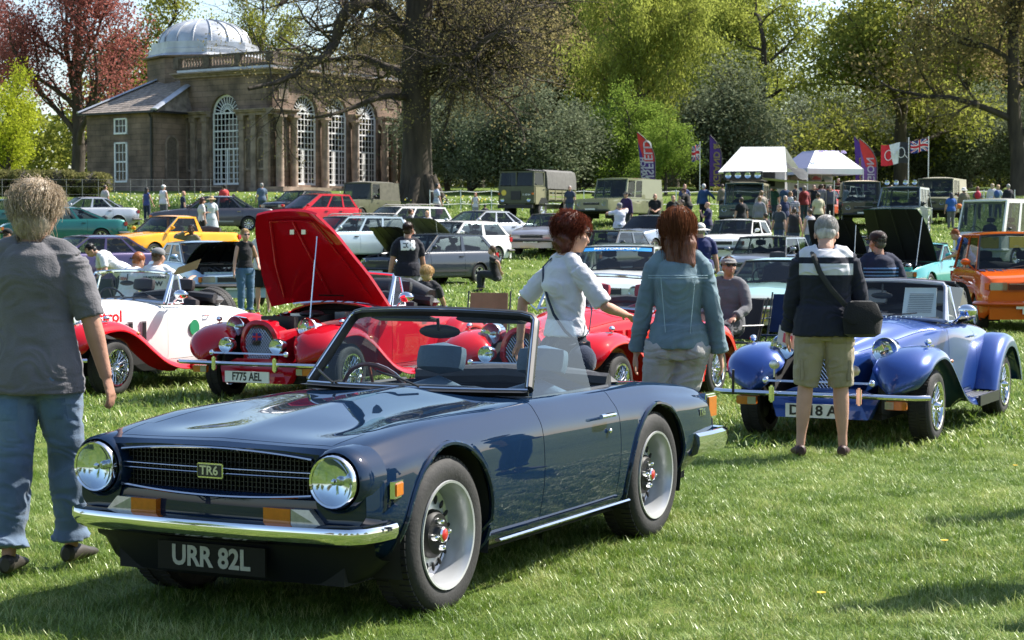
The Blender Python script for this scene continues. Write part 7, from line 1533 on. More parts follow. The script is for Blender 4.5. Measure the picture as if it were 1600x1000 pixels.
def strands(o, ho, HB, Rh, k, st, col, seed, det):
    rg = random.Random(int(seed)); n = {0: 0, 1: 500, 2: 2600}[det]; V = []; Fq = []; crop = st in ('short', 'crop', 'grey')
    for i in range(n):
        while True:
            a = rg.uniform(0, 2 * PI); zz = rg.uniform(-.5, 1); r = math.sqrt(1 - zz * zz); u = Vector((r * math.cos(a), r * math.sin(a), zz))
            if not (u.y > .45 and u.z < .55) and not (u.y > .1 and u.z < .1): break
        rad = Vector((.084, .101, .093)) if st != 'curly' and st != 'wavy' else Vector((.093, .11, .104)); p = Vector((u.x * rad.x, u.y * rad.y - .02, u.z * rad.z + .035)); L = (.035 if crop else .16 if st == 'curly' else .20 if st == 'wavy' else .40 if st == 'long' else .12) * rg.uniform(.6, 1.1)
        if st == 'bun': L *= .6
        seg = 4 if crop else 8; q = [p]; wv = rg.uniform(0, 6.3); amp = .8 if st in ('curly', 'wavy') else .12; fr = rg.uniform(35, 60)
        for j in range(seg):
            c = Vector((q[-1].x / rad.x, (q[-1].y + .02) / rad.y, (q[-1].z - .035) / rad.z)); nn = Vector((c.x / rad.x, c.y / rad.y, c.z / rad.z)).normalized() if q[-1].z > -.05 else Vector((c.x, c.y, 0)).normalized()
            g = Vector((0, -.35, -1)) if q[-1].z > -.03 else Vector((0, 0, -1)); t_ = g - nn * g.dot(nn) * (1 if q[-1].z > -.03 else .3)
            t_ = t_.normalized() + nn * (.16 if st in ('curly', 'wavy') and q[-1].z > 0 else .02) + Vector((math.sin(wv + j * 1.7), math.cos(wv * 1.3 + j * 1.9), math.sin(wv * 2 + j * 2.3))) * amp; q.append(q[-1] + t_.normalized() * L / seg)
        w = .0016 if det == 2 else .003; sd_ = Vector((rg.gauss(0, 1), rg.gauss(0, 1), rg.gauss(0, .3))).normalized() * w; b = len(V)
        for j, p in enumerate(q):
            ww = sd_ * (1 - .7 * j / seg); A, B = HB(p - ww) * k, HB(p + ww) * k; V += [tuple(A), tuple(B)]
        Fq += [(b + 2 * j, b + 2 * j + 1, b + 2 * j + 3, b + 2 * j + 2) for j in range(seg)]
    if V:
        c = Vector(col) * 1.5; hm = leafm('hair_strand_%d' % len(MATS), tuple(Vector(col) * .7), tuple(c), .25, 20); link('strands', np_mesh('strands', V, Fq, hm), ho, kind='stuff')
def decal(shirt_o, txt, size, cx, cz, mat, bold=.01, sx=1., side=-1):
    def f():
        me0 = shirt_o.data; bvh = BVHTree.FromPolygons([v.co[:] for v in me0.vertices], [p.vertices[:] for p in me0.polygons]); me = text_mesh(txt, size, bold, 0)
        bm = bmesh.new(); bm.from_mesh(me); bmesh.ops.triangulate(bm, faces=bm.faces); 
        for _ in range(2): bmesh.ops.subdivide_edges(bm, edges=[e for e in bm.edges if e.calc_length() > size * .15], cuts=1)
        for v in bm.verts:
            x, z_ = cx + v.co.x * sx * (1 if side < 0 else -1), cz + v.co.y; h = bvh.ray_cast(Vector((x, side * 2, z_)), Vector((0, -side, 0))); v.co = (x, (h[0].y if h[0] else side * .12) + side * .012, z_)
        bm.to_mesh(me); bm.free(); me.materials.clear(); me.materials.append(mat); link('print', me, shirt_o)
    AFTER.append(f)
def patch_on(so, cx, cz, w, h, mat, name='pocket', side=-1, off=.006, rot=0.):
    def f():
        me0 = so.data; bvh = BVHTree.FromPolygons([v.co[:] for v in me0.vertices], [p.vertices[:] for p in me0.polygons]); m = MB(); rows = []
        for i in range(7):
            r_ = []
            for j in range(7):
                u, v = (i / 6 - .5) * w, (j / 6 - .5) * h; x, z_ = cx + u * math.cos(rot) - v * math.sin(rot), cz + v * math.cos(rot) + u * math.sin(rot); hh = bvh.ray_cast(Vector((x, side * 2, z_)), Vector((0, -side, 0))); e = 0 if i in (0, 6) or j in (0, 6) else 1; r_.append((x, (hh[0].y if hh[0] else side * .1) + side * off * (.2 + .8 * e), z_))
            rows.append(r_)
        m.grid(rows); m.build(name, mat, so)
    AFTER.append(f)
def strap(o, pts, w, mat, name='strap'):
    m = MB(); m.tube(pts, w, 6, flat=.25, up=(0, 1, 0)); return m.build(name, mat, o)
def camp_chair(px, Y, rz, label, col, X=None):
    o = empty('folding_chair', P(px, Y) if X is None else (X, Y, gz(X, Y)), R(rz), label=label, cat='chair'); cm = cloth('%d' % (hash(col) % 99999), col); fm = pm('chair_frame', (.03, .03, .035), .4, .3); m = MB(); m.hexa([(-.25, -.2, .42), (.25, -.2, .42), (.25, .22, .44), (-.25, .22, .44)], (0, 0, .02)); m.build('seat', cm, o, smooth=0)
    m = MB(); m.hexa([(-.25, -.22, .45), (.25, -.22, .45), (.24, -.34, .92), (-.24, -.34, .92)], (0, -.02, 0)); m.build('backrest', cm, o, smooth=0)
    for sx in (-1, 1):
        m = MB(); m.tube([(sx * .27, -.36, .94), (sx * .27, -.2, .4), (sx * .27, .25, .02)], .011, 6); m.build('leg', fm, o); m = MB(); m.tube([(sx * .27, .25, .62), (sx * .27, .22, .4), (sx * .27, -.28, .02)], .011, 6); m.build('leg', fm, o)
        m = MB(); m.tube([(sx * .27, -.28, .62), (sx * .27, .27, .62)], .02, 6, flat=.5); m.build('armrest', fm, o)
    m = MB(); m.tube([(-.27, .25, .02), (.27, -.28, .02)], .008, 5); m.tube([(.27, .25, .02), (-.27, -.28, .02)], .008, 5); m.build('brace', fm, o, kind='stuff'); return o
def near_people():
    jeans = cloth('jeans', (.11, .16, .23), var=.35, sc_=3, bs=200)
    o, d = person(54, 8.85, -8, 'man with wavy grey-blond hair in grey T-shirt and jeans walking away at the left', H=1.84, skin='tan', shirt=((.125, .12, .128), 'elbow'), legs=((.1, .17, .27), 'long'), hair=((.36, .29, .21), 'wavy'), det=2, legm=jeans, build=1.0, lf=(-.07, -.16, .075), rf=(.10, .16, .07), lh=(-.33, .0, .80), rh=(.33, .05, .80), relb=(.8, -.8, -.2), hem=.80, fl=.016, hy=-.1, hp=.05)
    for sx in (-1, 1): patch_on(d['legs'], sx * .10, .73 * d['k'], .12, .10, cloth('jeans_pocket', (.10, .16, .25), var=.3))
    # white T-shirt woman
    navy = (.012, .014, .025)
    o, d = person(884, 12.0, -62, 'woman with short red-brown hair and sunglasses in white T-shirt with thin cross-body strap', H=1.80, sex='f', shirt=((.62, .62, .66), 'elbow'), legs=(navy, 'long'), hair=((.11, .03, .018), 'curly'), det=2, glasses=True, tuck=False, hem=.97, lh=(-.30, -.16, .93), lelb=(-.8, -1, 0), rh=(.12, .36, 1.10), relb=(.9, -.6, -.5), legm=cloth('navy_trousers', (.012, .014, .025)), build=.93, hp=.12, hy=-.12)
    k = d['k']; T = d['T']; b = cloth('navy_strap', (.02, .03, .06))
    strap(o, [T(x, y, z) * k for x, y, z in ((-.10, -.02, .545), (-.09, -.11, .47), (-.04, -.138, .38), (.02, -.14, .28), (.08, -.13, .18), (.15, -.09, .08), (.20, -.02, .0))], .012, b)
    strap(o, [T(x, y, z) * k for x, y, z in ((-.10, -.02, .545), (-.08, .08, .47), (.0, .14, .34), (.08, .14, .2), (.17, .07, .08), (.20, -.02, .0))], .012, b)
    m = MB(); m.T = Matrix.Scale(k, 4); m.etube([T(.15, .02, .12), T(.15, .02, .06)], [.0, .0], [.0, .0], 4) if False else 0; pass
    m = MB(); m.T = Matrix.Scale(k, 4); m.ball(T(.235, -.02, -.10), (.06, .10, .10), 12, 8); bg_ = m.build('shoulder_bag', b, o)
    # denim jacket woman
    o, d = person(1060, 11.6, -6, 'woman with long auburn hair in denim jacket and light grey trousers behind the blue car', H=1.82, sex='f', lf=(-.21, -.02, .07), rf=(-.08, .0, .07), fl=.0, shirt=((.16, .26, .30), 'long'), shirtm=cloth('denim_jacket', (.135, .20, .235), var=.3, sc_=4, bs=220), legs=((.36, .35, .34), 'long'), hair=((.13, .05, .025), 'long'), det=2, build=.92, hem=.90, lh=(-.25, .06, .86), lelb=(-.6, -1, 0), rh=(.26, .02, .80), relb=(.5, -1, 0), hp=.1, hy=.25)
    k = d['k']; T = d['T']; m = MB(); m.T = Matrix.Scale(k, 4)
    for z0, w in ((.40, .17), (.385, .17)):
        m.tube([T(x * 1.02, -.148 + .25 * x * x, z0) for x in np.linspace(-w, w, 9)], .0022, 4)
    for sg in (-1, 1): m.tube([T(sg * (.10 - .03 * t), -.147 + .02 * t, .39 - .35 * t) for t in np.linspace(0, 1, 6)], .0022, 4)
    m.build('seam', cloth('pale_denim', (.28, .38, .42)), d['shirt'])
    pass
    m = MB(); m.T = Matrix.Scale(k, 4); m.box((.325, .03, .70), (.015, .07, .14)); m.build('phone', BLACK, o, smooth=0)
    for sx in (-1, 1): patch_on(d['legs'], sx * .085, .84 * d['k'], .10, .012, MATS['cloth_denim_jacket'] if 0 else cloth('grey_seam', (.26, .25, .245)), 'pocket_seam', off=.004, rot=sx * .2)
    # man with shoulder bag and shorts
    jk = banded('navy_white_jacket', (.008, .010, .022), (.55, .55, .58), [(1.505, 1.72), (1.375, 1.46)], .2)
    o, d = person(1290, 14.45, -6, 'grey-haired man in navy and white jacket and beige shorts with a black shoulder bag', H=1.90, shirt=((.01, .012, .025), 'long'), shirtm=jk, legs=((.30, .25, .17), 'knee'), legm=cloth('beige_cargo', (.30, .25, .17), var=.12, sc_=3), hair=((.42, .40, .38), 'grey'), det=2, build=1.02, hem=.86, lf=(-.17, 0, .07), rf=(.13, .02, .07), lh=(-.26, .16, .82), lelb=(-.5, -1, 0), rh=(.20, .25, .95), relb=(.5, -.8, -.2), hp=.42, hy=-.1, shoes=(.05, .02, .018), fl=.034, skin='fair')
    k = d['k']; T = d['T']; strap(o, [T(x, y, z) * k for x, y, z in ((-.10, .0, .55), (-.09, -.12, .49), (-.05, -.165, .38), (.03, -.175, .26), (.12, -.16, .16), (.2, -.10, .08))], .02, cloth('black_strap', (.03, .03, .028)))
    m = MB(); m.T = Matrix.Scale(k, 4)
    m.etube([T(.24, -.12, .18), T(.24, -.12, .15), T(.25, -.13, .05), T(.25, -.13, -.05), T(.25, -.13, -.075)], [.07, .12, .15, .135, .09], [.02, .05, .07, .065, .03], 16, xa=(1, .3, 0)); bg_ = m.build('shoulder_bag', cloth('black_bag', (.012, .012, .013)), o)
    m = MB(); m.T = Matrix.Scale(k, 4); m.etube([T(.24, -.155, .17), T(.25, -.19, .06), T(.25, -.19, .02)], [.10, .15, .09], [.012, .012, .006], 12, xa=(1, .3, 0)); m.build('bag_flap', MATS['cloth_black_bag'], bg_)
    m = MB(); m.T = Matrix.Scale(k, 4); m.hexa([(-.33, .27, .80), (-.20, .22, .74), (-.18, .24, .86), (-.31, .29, .92)], (0, .004, 0)); m.cm = 1; m.hexa([(-.29, .252, .80), (-.23, .228, .775), (-.22, .24, .84), (-.28, .265, .865)], (0, .004, 0)); m.build('leaflet', [pm('leaflet_white', (.7, .65, .65), .5), pm('leaflet_pink', (.6, .08, .12), .5)], o, smooth=0)
    for sg in (-1, 1): m = MB(); m.T = Matrix.Scale(k, 4); m.box((sg * .165, -.02 if sg < 0 else .0, .62), (.03, .13, .16), rz=0); m.build('cargo_pocket', MATS['cloth_beige_cargo'], d['legs'], smooth=0, bevel=.01)
    patch_on(d['legs'], -.10, .83 * k, .11, .05, cloth('cargo_flap', (.27, .225, .15)), 'pocket_flap'); patch_on(d['legs'], .10, .83 * k, .11, .05, cloth('cargo_flap', (0, 0, 0)), 'pocket_flap')
def mid_people():
    pol = banded('striped_polo', (.008, .012, .035), (.12, .22, .45), [(1.11 + i * .038, 1.127 + i * .038) for i in range(6)], .2)
    person(1373, 21, 8, 'man in dark cap and navy polo with pale blue stripes, by the black raised bonnet', H=1.77, skin='tan', shirt=((.01, .014, .04), 'elbow'), shirtm=pol, legs=((.012, .012, .014), 'long'), hair=((.08, .07, .06), 'crop'), hat=((.03, .015, .015), 'cap'), det=1, lh=(-.25, .18, .95), rh=(.25, .18, .95), hy=.35, hem=.92, build=1.05)
    o, d = person(637, 31, 14, 'slim young man in navy T-shirt printed E38 beside the dark grey hatchback', H=1.84, skin='tan', shirt=((.012, .012, .02), 'short'), legs=((.25, .25, .26), 'long'), hair=((.035, .02, .014), 'crop'), det=1, glasses=True, hy=-.6, hem=.88, rh=(.30, .1, .84))
    decal(d['shirt'], 'E38', .2, -.02, 1.40, WHITE, .012, .78)
    sleeve = banded('patterned_cardigan', (.55, .55, .52), (.05, .06, .05), [(1.0 + i * .06, 1.02 + i * .06) for i in range(8)])
    person(383, 37, -150, 'blonde woman in sunglasses, black top, patterned sleeves and ripped jeans', H=1.72, sex='f', shirt=((.012, .012, .014), 'none'), legs=((.06, .12, .20), 'long'), hair=((.35, .24, .12), 'bun'), det=1, glasses=True, lh=(-.24, .12, 1.0), rh=(.28, .1, .85), hem=.95)
    person(412, 38, 170, 'man in white shirt and black shorts behind the raised red bonnet', H=1.8, shirt=((.6, .6, .6), 'short'), legs=((.012, .012, .014), 'knee'), hair=((.05, .03, .02), 'short'), det=0)
    person(300, 47, 160, 'dark-haired man in olive-beige jacket holding a phone to his ear', H=1.75, skin='dark', shirt=((.19, .155, .10), 'long'), legs=((.03, .03, .04), 'long'), hair=((.012, .01, .01), 'short'), rh=(.14, .10, 1.52), relb=(1, 0, -1), det=1)
    person(316, 62, -60, 'woman with dark bob reaching out beside the yellow pick-up', H=1.62, sex='f', shirt=((.6, .58, .56), 'short'), legs=((.02, .02, .02), 'long'), hair=((.05, .015, .012), 'curly'), lh=(-.2, .35, 1.2), det=0, zoff=.3)
    person(331, 65, 10, 'woman in straw hat and white dress beside the brown-grey saloon', H=1.66, sex='f', shirt=((.55, .58, .6), 'short'), legs=((.5, .52, .56), 'skirt'), hair=((.2, .12, .07), 'short'), hat=((.45, .33, .18), 'sun'), lh=(-.25, .3, 1.5), det=0, zoff=.3)
    person(230, 84, -30, 'woman with long dark hair and cap in blue vest', H=1.65, sex='f', shirt=((.05, .07, .2), 'none'), legs=((.02, .03, .06), 'long'), hair=((.02, .015, .012), 'long'), hat=((.01, .01, .01), 'cap'), rh=(.25, .2, .9))
    person(256, 85, -35, 'man in white vest and white cap next to the woman in the blue vest', H=1.75, shirt=((.65, .63, .65), 'none'), legs=((.1, .1, .12), 'knee'), hair=((.3, .3, .3), 'crop'), hat=((.7, .7, .7), 'cap'))
    person(287, 88, -70, 'bald man in navy shirt sitting behind the brown-grey saloon', H=1.75, shirt=((.015, .02, .05), 'short'), legs=((.02, .02, .03), 'long'), hair=((.1, .1, .1), 'bald'), sit=.62, lf=(-.1, .4, .07), rf=(.1, .4, .07))
    person(351, 90, 30, 'person in red jacket and black cap with a black rucksack near the arched window', H=1.72, shirt=((.5, .05, .05), 'long'), legs=((.02, .02, .03), 'long'), hair=((.02, .02, .02), 'short'), hat=((.01, .01, .01), 'cap'), lf=(-.1, .1, .07))
    person(366, 91, 10, 'person in black crouching behind the brown-grey saloon', H=1.7, shirt=((.012, .012, .014), 'long'), legs=((.02, .02, .03), 'long'), sit=.5, lf=(-.1, .3, .07), rf=(.1, .35, .07), lean=.3)
    person(8, 40, -50, 'man in black cap and white T-shirt at the left edge behind the walking man', H=1.74, skin='tan', shirt=((.62, .62, .65), 'short'), legs=((.02, .03, .05), 'long'), hair=((.05, .03, .02), 'crop'), hat=((.012, .012, .012), 'cap'), det=1, hp=.3, build=1.08)
    # young men sitting on the grass behind the white roadster
    o, d = person(194, 27, -38, 'ginger-haired young man in white T-shirt sitting bent forward', H=1.74, shirt=((.64, .64, .66), 'short'), legs=((.015, .018, .03), 'long'), hair=((.28, .09, .03), 'short'), sit=.66, lean=.35, lf=(-.15, .5, .07), rf=(.15, .55, .07), lh=(-.1, .42, .80), rh=(.15, .45, .80), det=1, hp=.3)
    decal(d['shirt'], 'CREW', .06, 0, 1.0, pm('faded_red', (.4, .15, .12), .9), .003)
    o, d = person(243, 27, -12, 'man in grey cap and printed white T-shirt sitting and holding brown card', H=1.78, shirt=((.64, .64, .66), 'short'), legs=((.02, .02, .025), 'long'), hair=((.1, .06, .04), 'crop'), hat=((.18, .18, .19), 'cap'), sit=.64, lean=.1, lf=(-.15, .5, .07), rf=(.15, .55, .07), lh=(-.3, .3, .85), rh=(.42, .28, 1.0), relb=(.5, -1, -1), det=1, build=1.08, hy=-.4)
    decal(d['shirt'], 'CLUB MOTORING', .045, 0, 1.02, pm('print_dark', (.05, .05, .06), .9), .002); decal(d['shirt'], 'SHOW', .09, 0, .93, MATS['print_dark'], .003)
    c = empty('cardboard_sheet', PZ(284, 418, 26.6), label='brown piece of card held up by the man in the grey cap', cat='card'); m = MB(); m.hexa([(-.14, 0, -.12), (.2, .05, -.02), (.26, .05, .12), (-.05, 0, .0)], (0, .01, 0)); m.build('card', pm('brown_card', (.33, .22, .12), .9), c, smooth=0)
    person(192, 34, 110, 'man in white T-shirt bending right over beside the purple saloon', H=1.76, shirt=((.64, .64, .66), 'short'), legs=((.02, .02, .025), 'long'), hair=((.012, .01, .01), 'short'), lean=.95, lh=(-.2, .55, .8), rh=(.2, .6, .8), det=1, hp=.4)
    camp_chair(178, 29.5, -30, 'dark olive folding chair with orange edge behind the white roadster', (.03, .035, .025))
    # centre
    person(611, 86, 165, 'woman in straw hat and white and grey top beside the old olive army vehicle', H=1.7, sex='f', shirt=((.5, .5, .53), 'long'), legs=((.05, .05, .07), 'long'), hair=((.15, .06, .03), 'long'), hat=((.5, .38, .22), 'sun'))
    st_ = banded('pale_stripe_tee', (.55, .58, .62), (.2, .28, .4), [(1.0 + i * .07, 1.025 + i * .07) for i in range(8)])
    person(683, 84, -75, 'man in pale striped T-shirt carrying a pink bag beside the great oak', H=1.82, shirt=((.5, .5, .5), 'short'), shirtm=st_, legs=((.015, .02, .05), 'long'), hair=((.02, .02, .02), 'short'), rh=(.3, .15, .8), bag=1)
    b = empty('carrier_bag', P(687, 83.7, .45), label='small pink and white carrier bag held by the man in stripes', cat='bag'); m = MB(); m.etube([(0, 0, 0), (0, 0, .25), (0, 0, .3)], [.12, .14, .05], [.05, .06, .03], 8); m.build('bag', pm('pink_plastic', (.7, .2, .35), .5, var=.5, scale=14), b)
    person(743, 88, 170, 'girl with long ginger hair in white vest by the rope fence', H=1.35, sex='f', shirt=((.6, .58, .6), 'none'), legs=((.3, .3, .33), 'long'), hair=((.28, .09, .04), 'long'))
    person(758, 80, 20, 'small child with black hair seen just behind the silver saloon', H=1.15, shirt=((.02, .02, .03), 'short'), hair=((.012, .01, .01), 'short'))
    person(641, 66, -70, 'man with short dark hair sitting behind the white estate', H=1.72, shirt=((.05, .05, .06), 'short'), hair=((.06, .03, .02), 'short'), zoff=-.15)
    person(668, 65, 160, 'blond child standing behind the white estate', H=1.6, shirt=((.6, .6, .62), 'short'), hair=((.42, .25, .12), 'short'), zoff=-.05)
    person(667, 30, -20, 'person with fair curly hair sitting low in front of the dark grey hatchback', H=1.7, shirt=((.02, .02, .025), 'short'), hair=((.45, .30, .14), 'curly'), sit=.38, lf=(-.15, .6, .07), rf=(.15, .6, .07), lh=(-.15, .4, .5), rh=(.15, .4, .5), det=1, z=-.05)
    person(775, 49, 70, 'man in black T-shirt crouching behind the dark grey hatchback', H=1.74, shirt=((.012, .012, .012), 'short'), legs=((.03, .03, .035), 'long'), hair=((.08, .04, .02), 'short'), sit=.42, lean=.15, lf=(-.15, .4, .07), rf=(.15, .45, .07), lh=(-.2, -.2, .55), rh=(.25, .3, .5))
    person(968, 66, 15, 'man in white T-shirt and grey cap with his back turned, taking a picture', H=1.8, shirt=((.62, .62, .68), 'short'), legs=((.03, .03, .04), 'long'), hair=((.2, .18, .16), 'crop'), hat=((.2, .2, .22), 'cap'), lh=(-.25, .25, 1.42), rh=(.1, .3, 1.5), build=1.1)
    person(978, 76, 150, 'man in purple shirt and dark cap before the sage-green wagon', H=1.78, shirt=((.04, .02, .08), 'long'), legs=((.03, .03, .04), 'long'), hair=((.05, .04, .03), 'crop'), hat=((.02, .02, .02), 'cap'))
    person(1023, 74, 176, 'bearded bald man in black T-shirt before the sage-green wagon', H=1.76, skin='tan', shirt=((.012, .012, .013), 'short'), hair=((.05, .03, .02), 'bald'), build=1.12, lh=(-.05, .28, 1.05), rh=(.05, .3, 1.05))
    person(1051, 73, -160, 'man in black T-shirt right of the bearded man', H=1.74, shirt=((.012, .012, .013), 'short'), hair=((.08, .05, .04), 'crop'), build=1.1)
    person(1066, 70, 100, 'man in brown shirt seen in profile in the group by the wagon', H=1.7, shirt=((.16, .11, .07), 'short'), hair=((.03, .02, .015), 'short'))
    person(1076, 82, 60, 'man in black T-shirt bending over with a dark board', H=1.8, shirt=((.02, .018, .016), 'short'), hair=((.1, .05, .04), 'crop'), lean=.35, lh=(-.3, .45, 1.1), rh=(.1, .5, 1.0), hat=((.12, .05, .04), 'cap'))
    person(1069, 86, -170, 'man in blue shirt at the back of the group by the wagon', H=1.78, shirt=((.07, .09, .2), 'short'), hair=((.04, .03, .02), 'crop'))
    person(1099, 84, -20, 'white-haired man in blue jumper stepping towards the teal land vehicle', H=1.8, shirt=((.03, .07, .17), 'long'), legs=((.02, .02, .03), 'long'), hair=((.6, .6, .6), 'short'), rh=(.4, .3, 1.1))
    person(1106, 68, 80, 'bald man in navy polo facing left beside the sun hat', H=1.74, shirt=((.015, .015, .06), 'short'), hair=((.1, .1, .1), 'bald'), build=1.08, lh=(-.1, .25, 1.35))
    person(1094, 34, 4, 'man in white bush hat and navy polo seen from behind', H=1.83, shirt=((.012, .02, .09), 'short'), legs=((.2, .17, .12), 'long'), hair=((.2, .18, .16), 'crop'), hat=((.62, .60, .56), 'sun'), det=1, build=1.12, hem=.9)
    person(1158, 72, 20, 'man in black T-shirt with shaved head before the teal land vehicle', H=1.72, shirt=((.012, .013, .016), 'short'), hair=((.05, .03, .02), 'crop'))
    EX = [(1189, 78, 10, (.35, .3, .25), 'short', 'man in sand-coloured shirt left of the crowd under the awning'), (1208, 84, 150, (.05, .12, .1), 'short', 'person in bottle-green top in the crowd under the awning'), (1234, 80, -60, (.55, .55, .55), 'short', 'person in white T-shirt in the crowd before the gazebo'), (1256, 84, 20, (.3, .05, .06), 'long', 'person in dark pink long-sleeved top in the crowd before the gazebo'), (1296, 86, 170, (.1, .1, .13), 'long', 'person in charcoal jacket between the gazebo and the beige-topped vehicle'), (1318, 90, -20, (.4, .42, .5), 'short', 'person in pale lilac top beside the small white car'),
          (1226, 74, 200, (.02, .03, .08), 'short', 'man in dark blue polo nearer than the awning crowd'), (1186, 73, -30, (.2, .2, .22), 'long', 'person in mid-grey hooded top beside the teal land vehicle'), (1278, 76, 15, (.5, .45, .3), 'short', 'person in cream T-shirt behind the black raised bonnet'), (1440, 90, 160, (.2, .05, .05), 'short', 'person in brick-red top between the off-roader and the army hardtop'), (1574, 86, 10, (.02, .02, .03), 'long', 'person in black coat at the far right behind the camper van'), (1128, 92, 30, (.15, .13, .1), 'long', 'person in brown jacket behind the roof tent vehicle'), (890, 88, 170, (.05, .06, .1), 'short', 'person in slate-blue T-shirt between the lorry and the sage-green wagon'), (165, 86, -40, (.45, .4, .4), 'short', 'person in pale pink T-shirt beside the clipped hedge'), (410, 92, 20, (.1, .14, .2), 'short', 'person in denim-blue shirt standing before the columns')]
    for px, Y, rz, c, sl, lab in EX: person(px, Y, rz, lab, H=1.66 + (px % 7) * .02, shirt=(c, sl), hair=(((.05, .03, .02), (.2, .12, .06), (.3, .28, .26))[px % 3], 'short'), legs=(((.02, .02, .03), (.2, .17, .12), (.06, .09, .14))[px % 3], ('long', 'knee', 'long')[px % 3]))
    seat_y = 22.3; camp_chair(1140, seat_y + .1, 125, 'black folding chair holding the man in the grey hooded top', (.02, .02, .03)); camp_chair(1222, 23.6, 150, 'empty navy folding chair behind the blue roadster', (.008, .02, .07))
    person(1138, seat_y, 152, 'bearded man in grey flat cap and grey hooded top sitting in a folding chair', H=1.76, skin='tan', shirt=((.13, .13, .14), 'long'), legs=((.03, .03, .04), 'long'), hair=((.06, .035, .02), 'crop'), hat=((.22, .21, .20), 'flat'), sit=.52, lean=.0, lf=(-.2, .45, .07), rf=(.2, .5, .07), lh=(-.2, .3, .62), rh=(.2, .3, .62), det=1, glasses=True, build=1.06, hy=.7, hp=-.1, zoff=.12)
    # right: people among the tents
    R_ = [(1203, 88, 160, (.1, .04, .03), 'man in dark red top under the awning', 'short'), (1226, 87, -10, (.03, .06, .12), 'man in blue T-shirt under the left end of the awning', 'short'), (1243, 89, 30, (.04, .04, .05), 'person in dark coat under the awning', 'long'), (1271, 86, 170, (.015, .015, .02), 'woman in black with bare arms under the right end of the awning', 'none'), (1283, 90, -40, (.2, .18, .2), 'person in grey top beside the red small car', 'short'), (1217, 66, 140, (.04, .05, .06), 'man with shaved head in dark T-shirt before the awning', 'short'), (1240, 64, -20, (.02, .02, .022), 'man in black waistcoat carrying a child on his shoulders', 'none'), (1265, 63, 30, (.4, .38, .42), 'person in pale vest with red lanyard behind the grey-haired man', 'none'), (1196, 70, 40, (.02, .02, .03), 'dark-clothed person crouching by the teal land vehicle', 'long')]
    for px, Y, rz, c, lab, sl in R_: person(px, Y, rz, lab, H=1.74, shirt=(c, sl), hair=((.05, .03, .02), 'short'), sex='f' if 'woman' in lab else 'm', zoff=-.5 if 'crouch' in lab else 0)
    zs = banded('striped_child', (.45, .42, .45), (.05, .05, .09), [(.4 + i * .07, .43 + i * .07) for i in range(10)])
    person(1241, 64.1, -20, 'small child in grey striped top riding on a man\'s shoulders', H=1.1, shirt=((.4, .4, .4), 'short'), shirtm=zs, hair=((.04, .03, .02), 'short'), sit=.45, lf=(-.2, .35, .1), rf=(.2, .35, .1), z=gz(0, 64) + 1.28, legs=((.05, .05, .06), 'short'))
    person(1285, 97, 180, 'person in dark green cap behind the awning', H=1.7, shirt=((.05, .03, .03), 'short'), hair=((.03, .02, .02), 'short'), hat=((.02, .06, .03), 'cap')); person(1309, 99, 150, 'person with dark hair inside the gazebo', H=1.7, shirt=((.1, .02, .02), 'short'), hair=((.02, .01, .01), 'short'))
    person(1485, 81, 8, 'youngster with dark hair in bright blue T-shirt and grey trousers', H=1.62, shirt=((.03, .10, .35), 'short'), legs=((.12, .12, .13), 'long'), hair=((.02, .02, .04), 'long'))
    person(1505, 82, 10, 'man in white sun hat and khaki shirt with an orange waist bag', H=1.78, shirt=((.16, .14, .10), 'long'), legs=((.03, .035, .03), 'long'), hair=((.1, .1, .1), 'crop'), hat=((.62, .62, .58), 'sun'))
    b = empty('waist_bag', P(1497, 81.7, .95), label='orange waist bag on the man in the white sun hat', cat='bag'); m = MB(); m.ball((0, 0, 0), (.15, .08, .11), 10, 8); m.build('bag', pm('orange_nylon', (.6, .15, .02), .7), b)
    o, d = person(1526, 88, -10, 'woman with a red rucksack walking away', H=1.62, sex='f', shirt=((.1, .12, .16), 'short'), legs=((.02, .02, .03), 'long'), hair=((.16, .07, .04), 'curly')); m = MB(); m.ball((0, -.2, 1.2), (.14, .1, .2), 10, 8); m.build('rucksack', pm('red_nylon', (.45, .02, .05), .7), o)
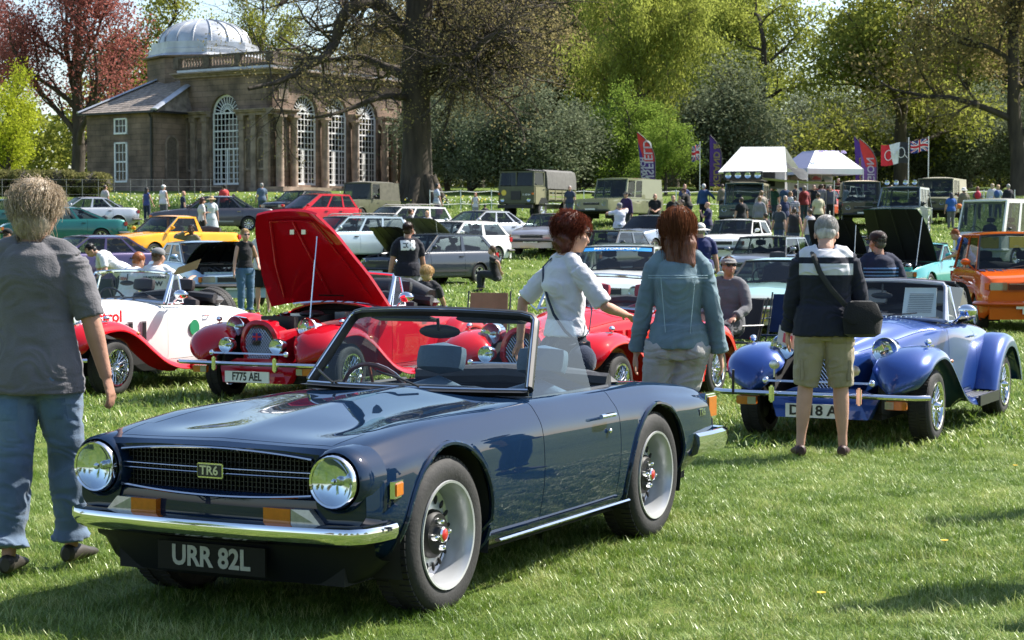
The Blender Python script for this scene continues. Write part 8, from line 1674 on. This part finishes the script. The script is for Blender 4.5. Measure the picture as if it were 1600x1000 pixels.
    o, d = person(1549, 92, -20, 'person with pale hair and light jacket in the far right pair', H=1.7, shirt=((.5, .5, .52), 'long'), hair=((.4, .3, .2), 'curly')); o, d = person(1558, 91, -30, 'blonde woman with a blue rucksack in the far right pair', H=1.68, sex='f', shirt=((.45, .5, .55), 'short'), hair=((.45, .30, .16), 'curly')); m = MB(); m.ball((0, -.2, 1.2), (.14, .1, .2), 10, 8); m.build('rucksack', pm('blue_nylon', (.03, .08, .25), .7), o)
    person(1514, 43, 78, 'ginger-haired man in royal blue T-shirt leaning on the turquoise convertible', H=1.78, shirt=((.02, .07, .32), 'short'), legs=((.02, .02, .04), 'long'), hair=((.30, .09, .03), 'crop'), lean=.38, lh=(-.1, .50, 1.0), rh=(.1, .48, 1.0), det=1, build=1.1, hp=.5)
near_people(); mid_people()
camp_chair(757, 24, 170, 'tan folding chair with curved backrest behind the dark blue car', (.28, .17, .10))
person(0, 8.6, 70, 'person in dark clothes standing just beyond the right edge of the view, near shadow', X=2.75, shirt=((.05, .05, .06), 'short'), hair=((.05, .03, .02), 'short'))
person(0, 8.2, 100, 'person in pale clothes standing just beyond the right edge of the view', X=3.35, shirt=((.4, .4, .42), 'short'), hair=((.1, .06, .04), 'short'), lh=(-.1, .4, 1.2))
person(0, 11.1, 60, 'person in blue clothes standing beyond the right edge of the view, farther back', X=3.65, shirt=((.05, .1, .2), 'short'), hair=((.05, .03, .02), 'short'))
run_jobs()
for px, Y, lab in ((1287, 8.1, 'yellow dandelion in the grass in front of the long shadow'), (1590, 13.5, 'yellow dandelion in the grass near the right edge beside the blue roadster'), (1480, 9.5, 'small yellow dandelion between the two shadows on the grass')):
    f = empty('dandelion', P(px, Y), label=lab, cat='flower'); m = MB(); m.tube([(0, 0, 0), (.004, 0, .03)], .002, 5); m.build('stem', MATS['grass_blade'] if 'grass_blade' in MATS else LF['green'], f); m = MB()
    for k in range(14): a = 2 * PI * k / 14; m.add([(0, 0, .03), (.018 * math.cos(a - .2), .018 * math.sin(a - .2), .036), (.02 * math.cos(a), .02 * math.sin(a), .037), (.018 * math.cos(a + .2), .018 * math.sin(a + .2), .036)], [(0, 1, 2, 3)])
    m.build('petals', pm('dandelion_yellow', (.8, .5, .02), .7), f, smooth=0)
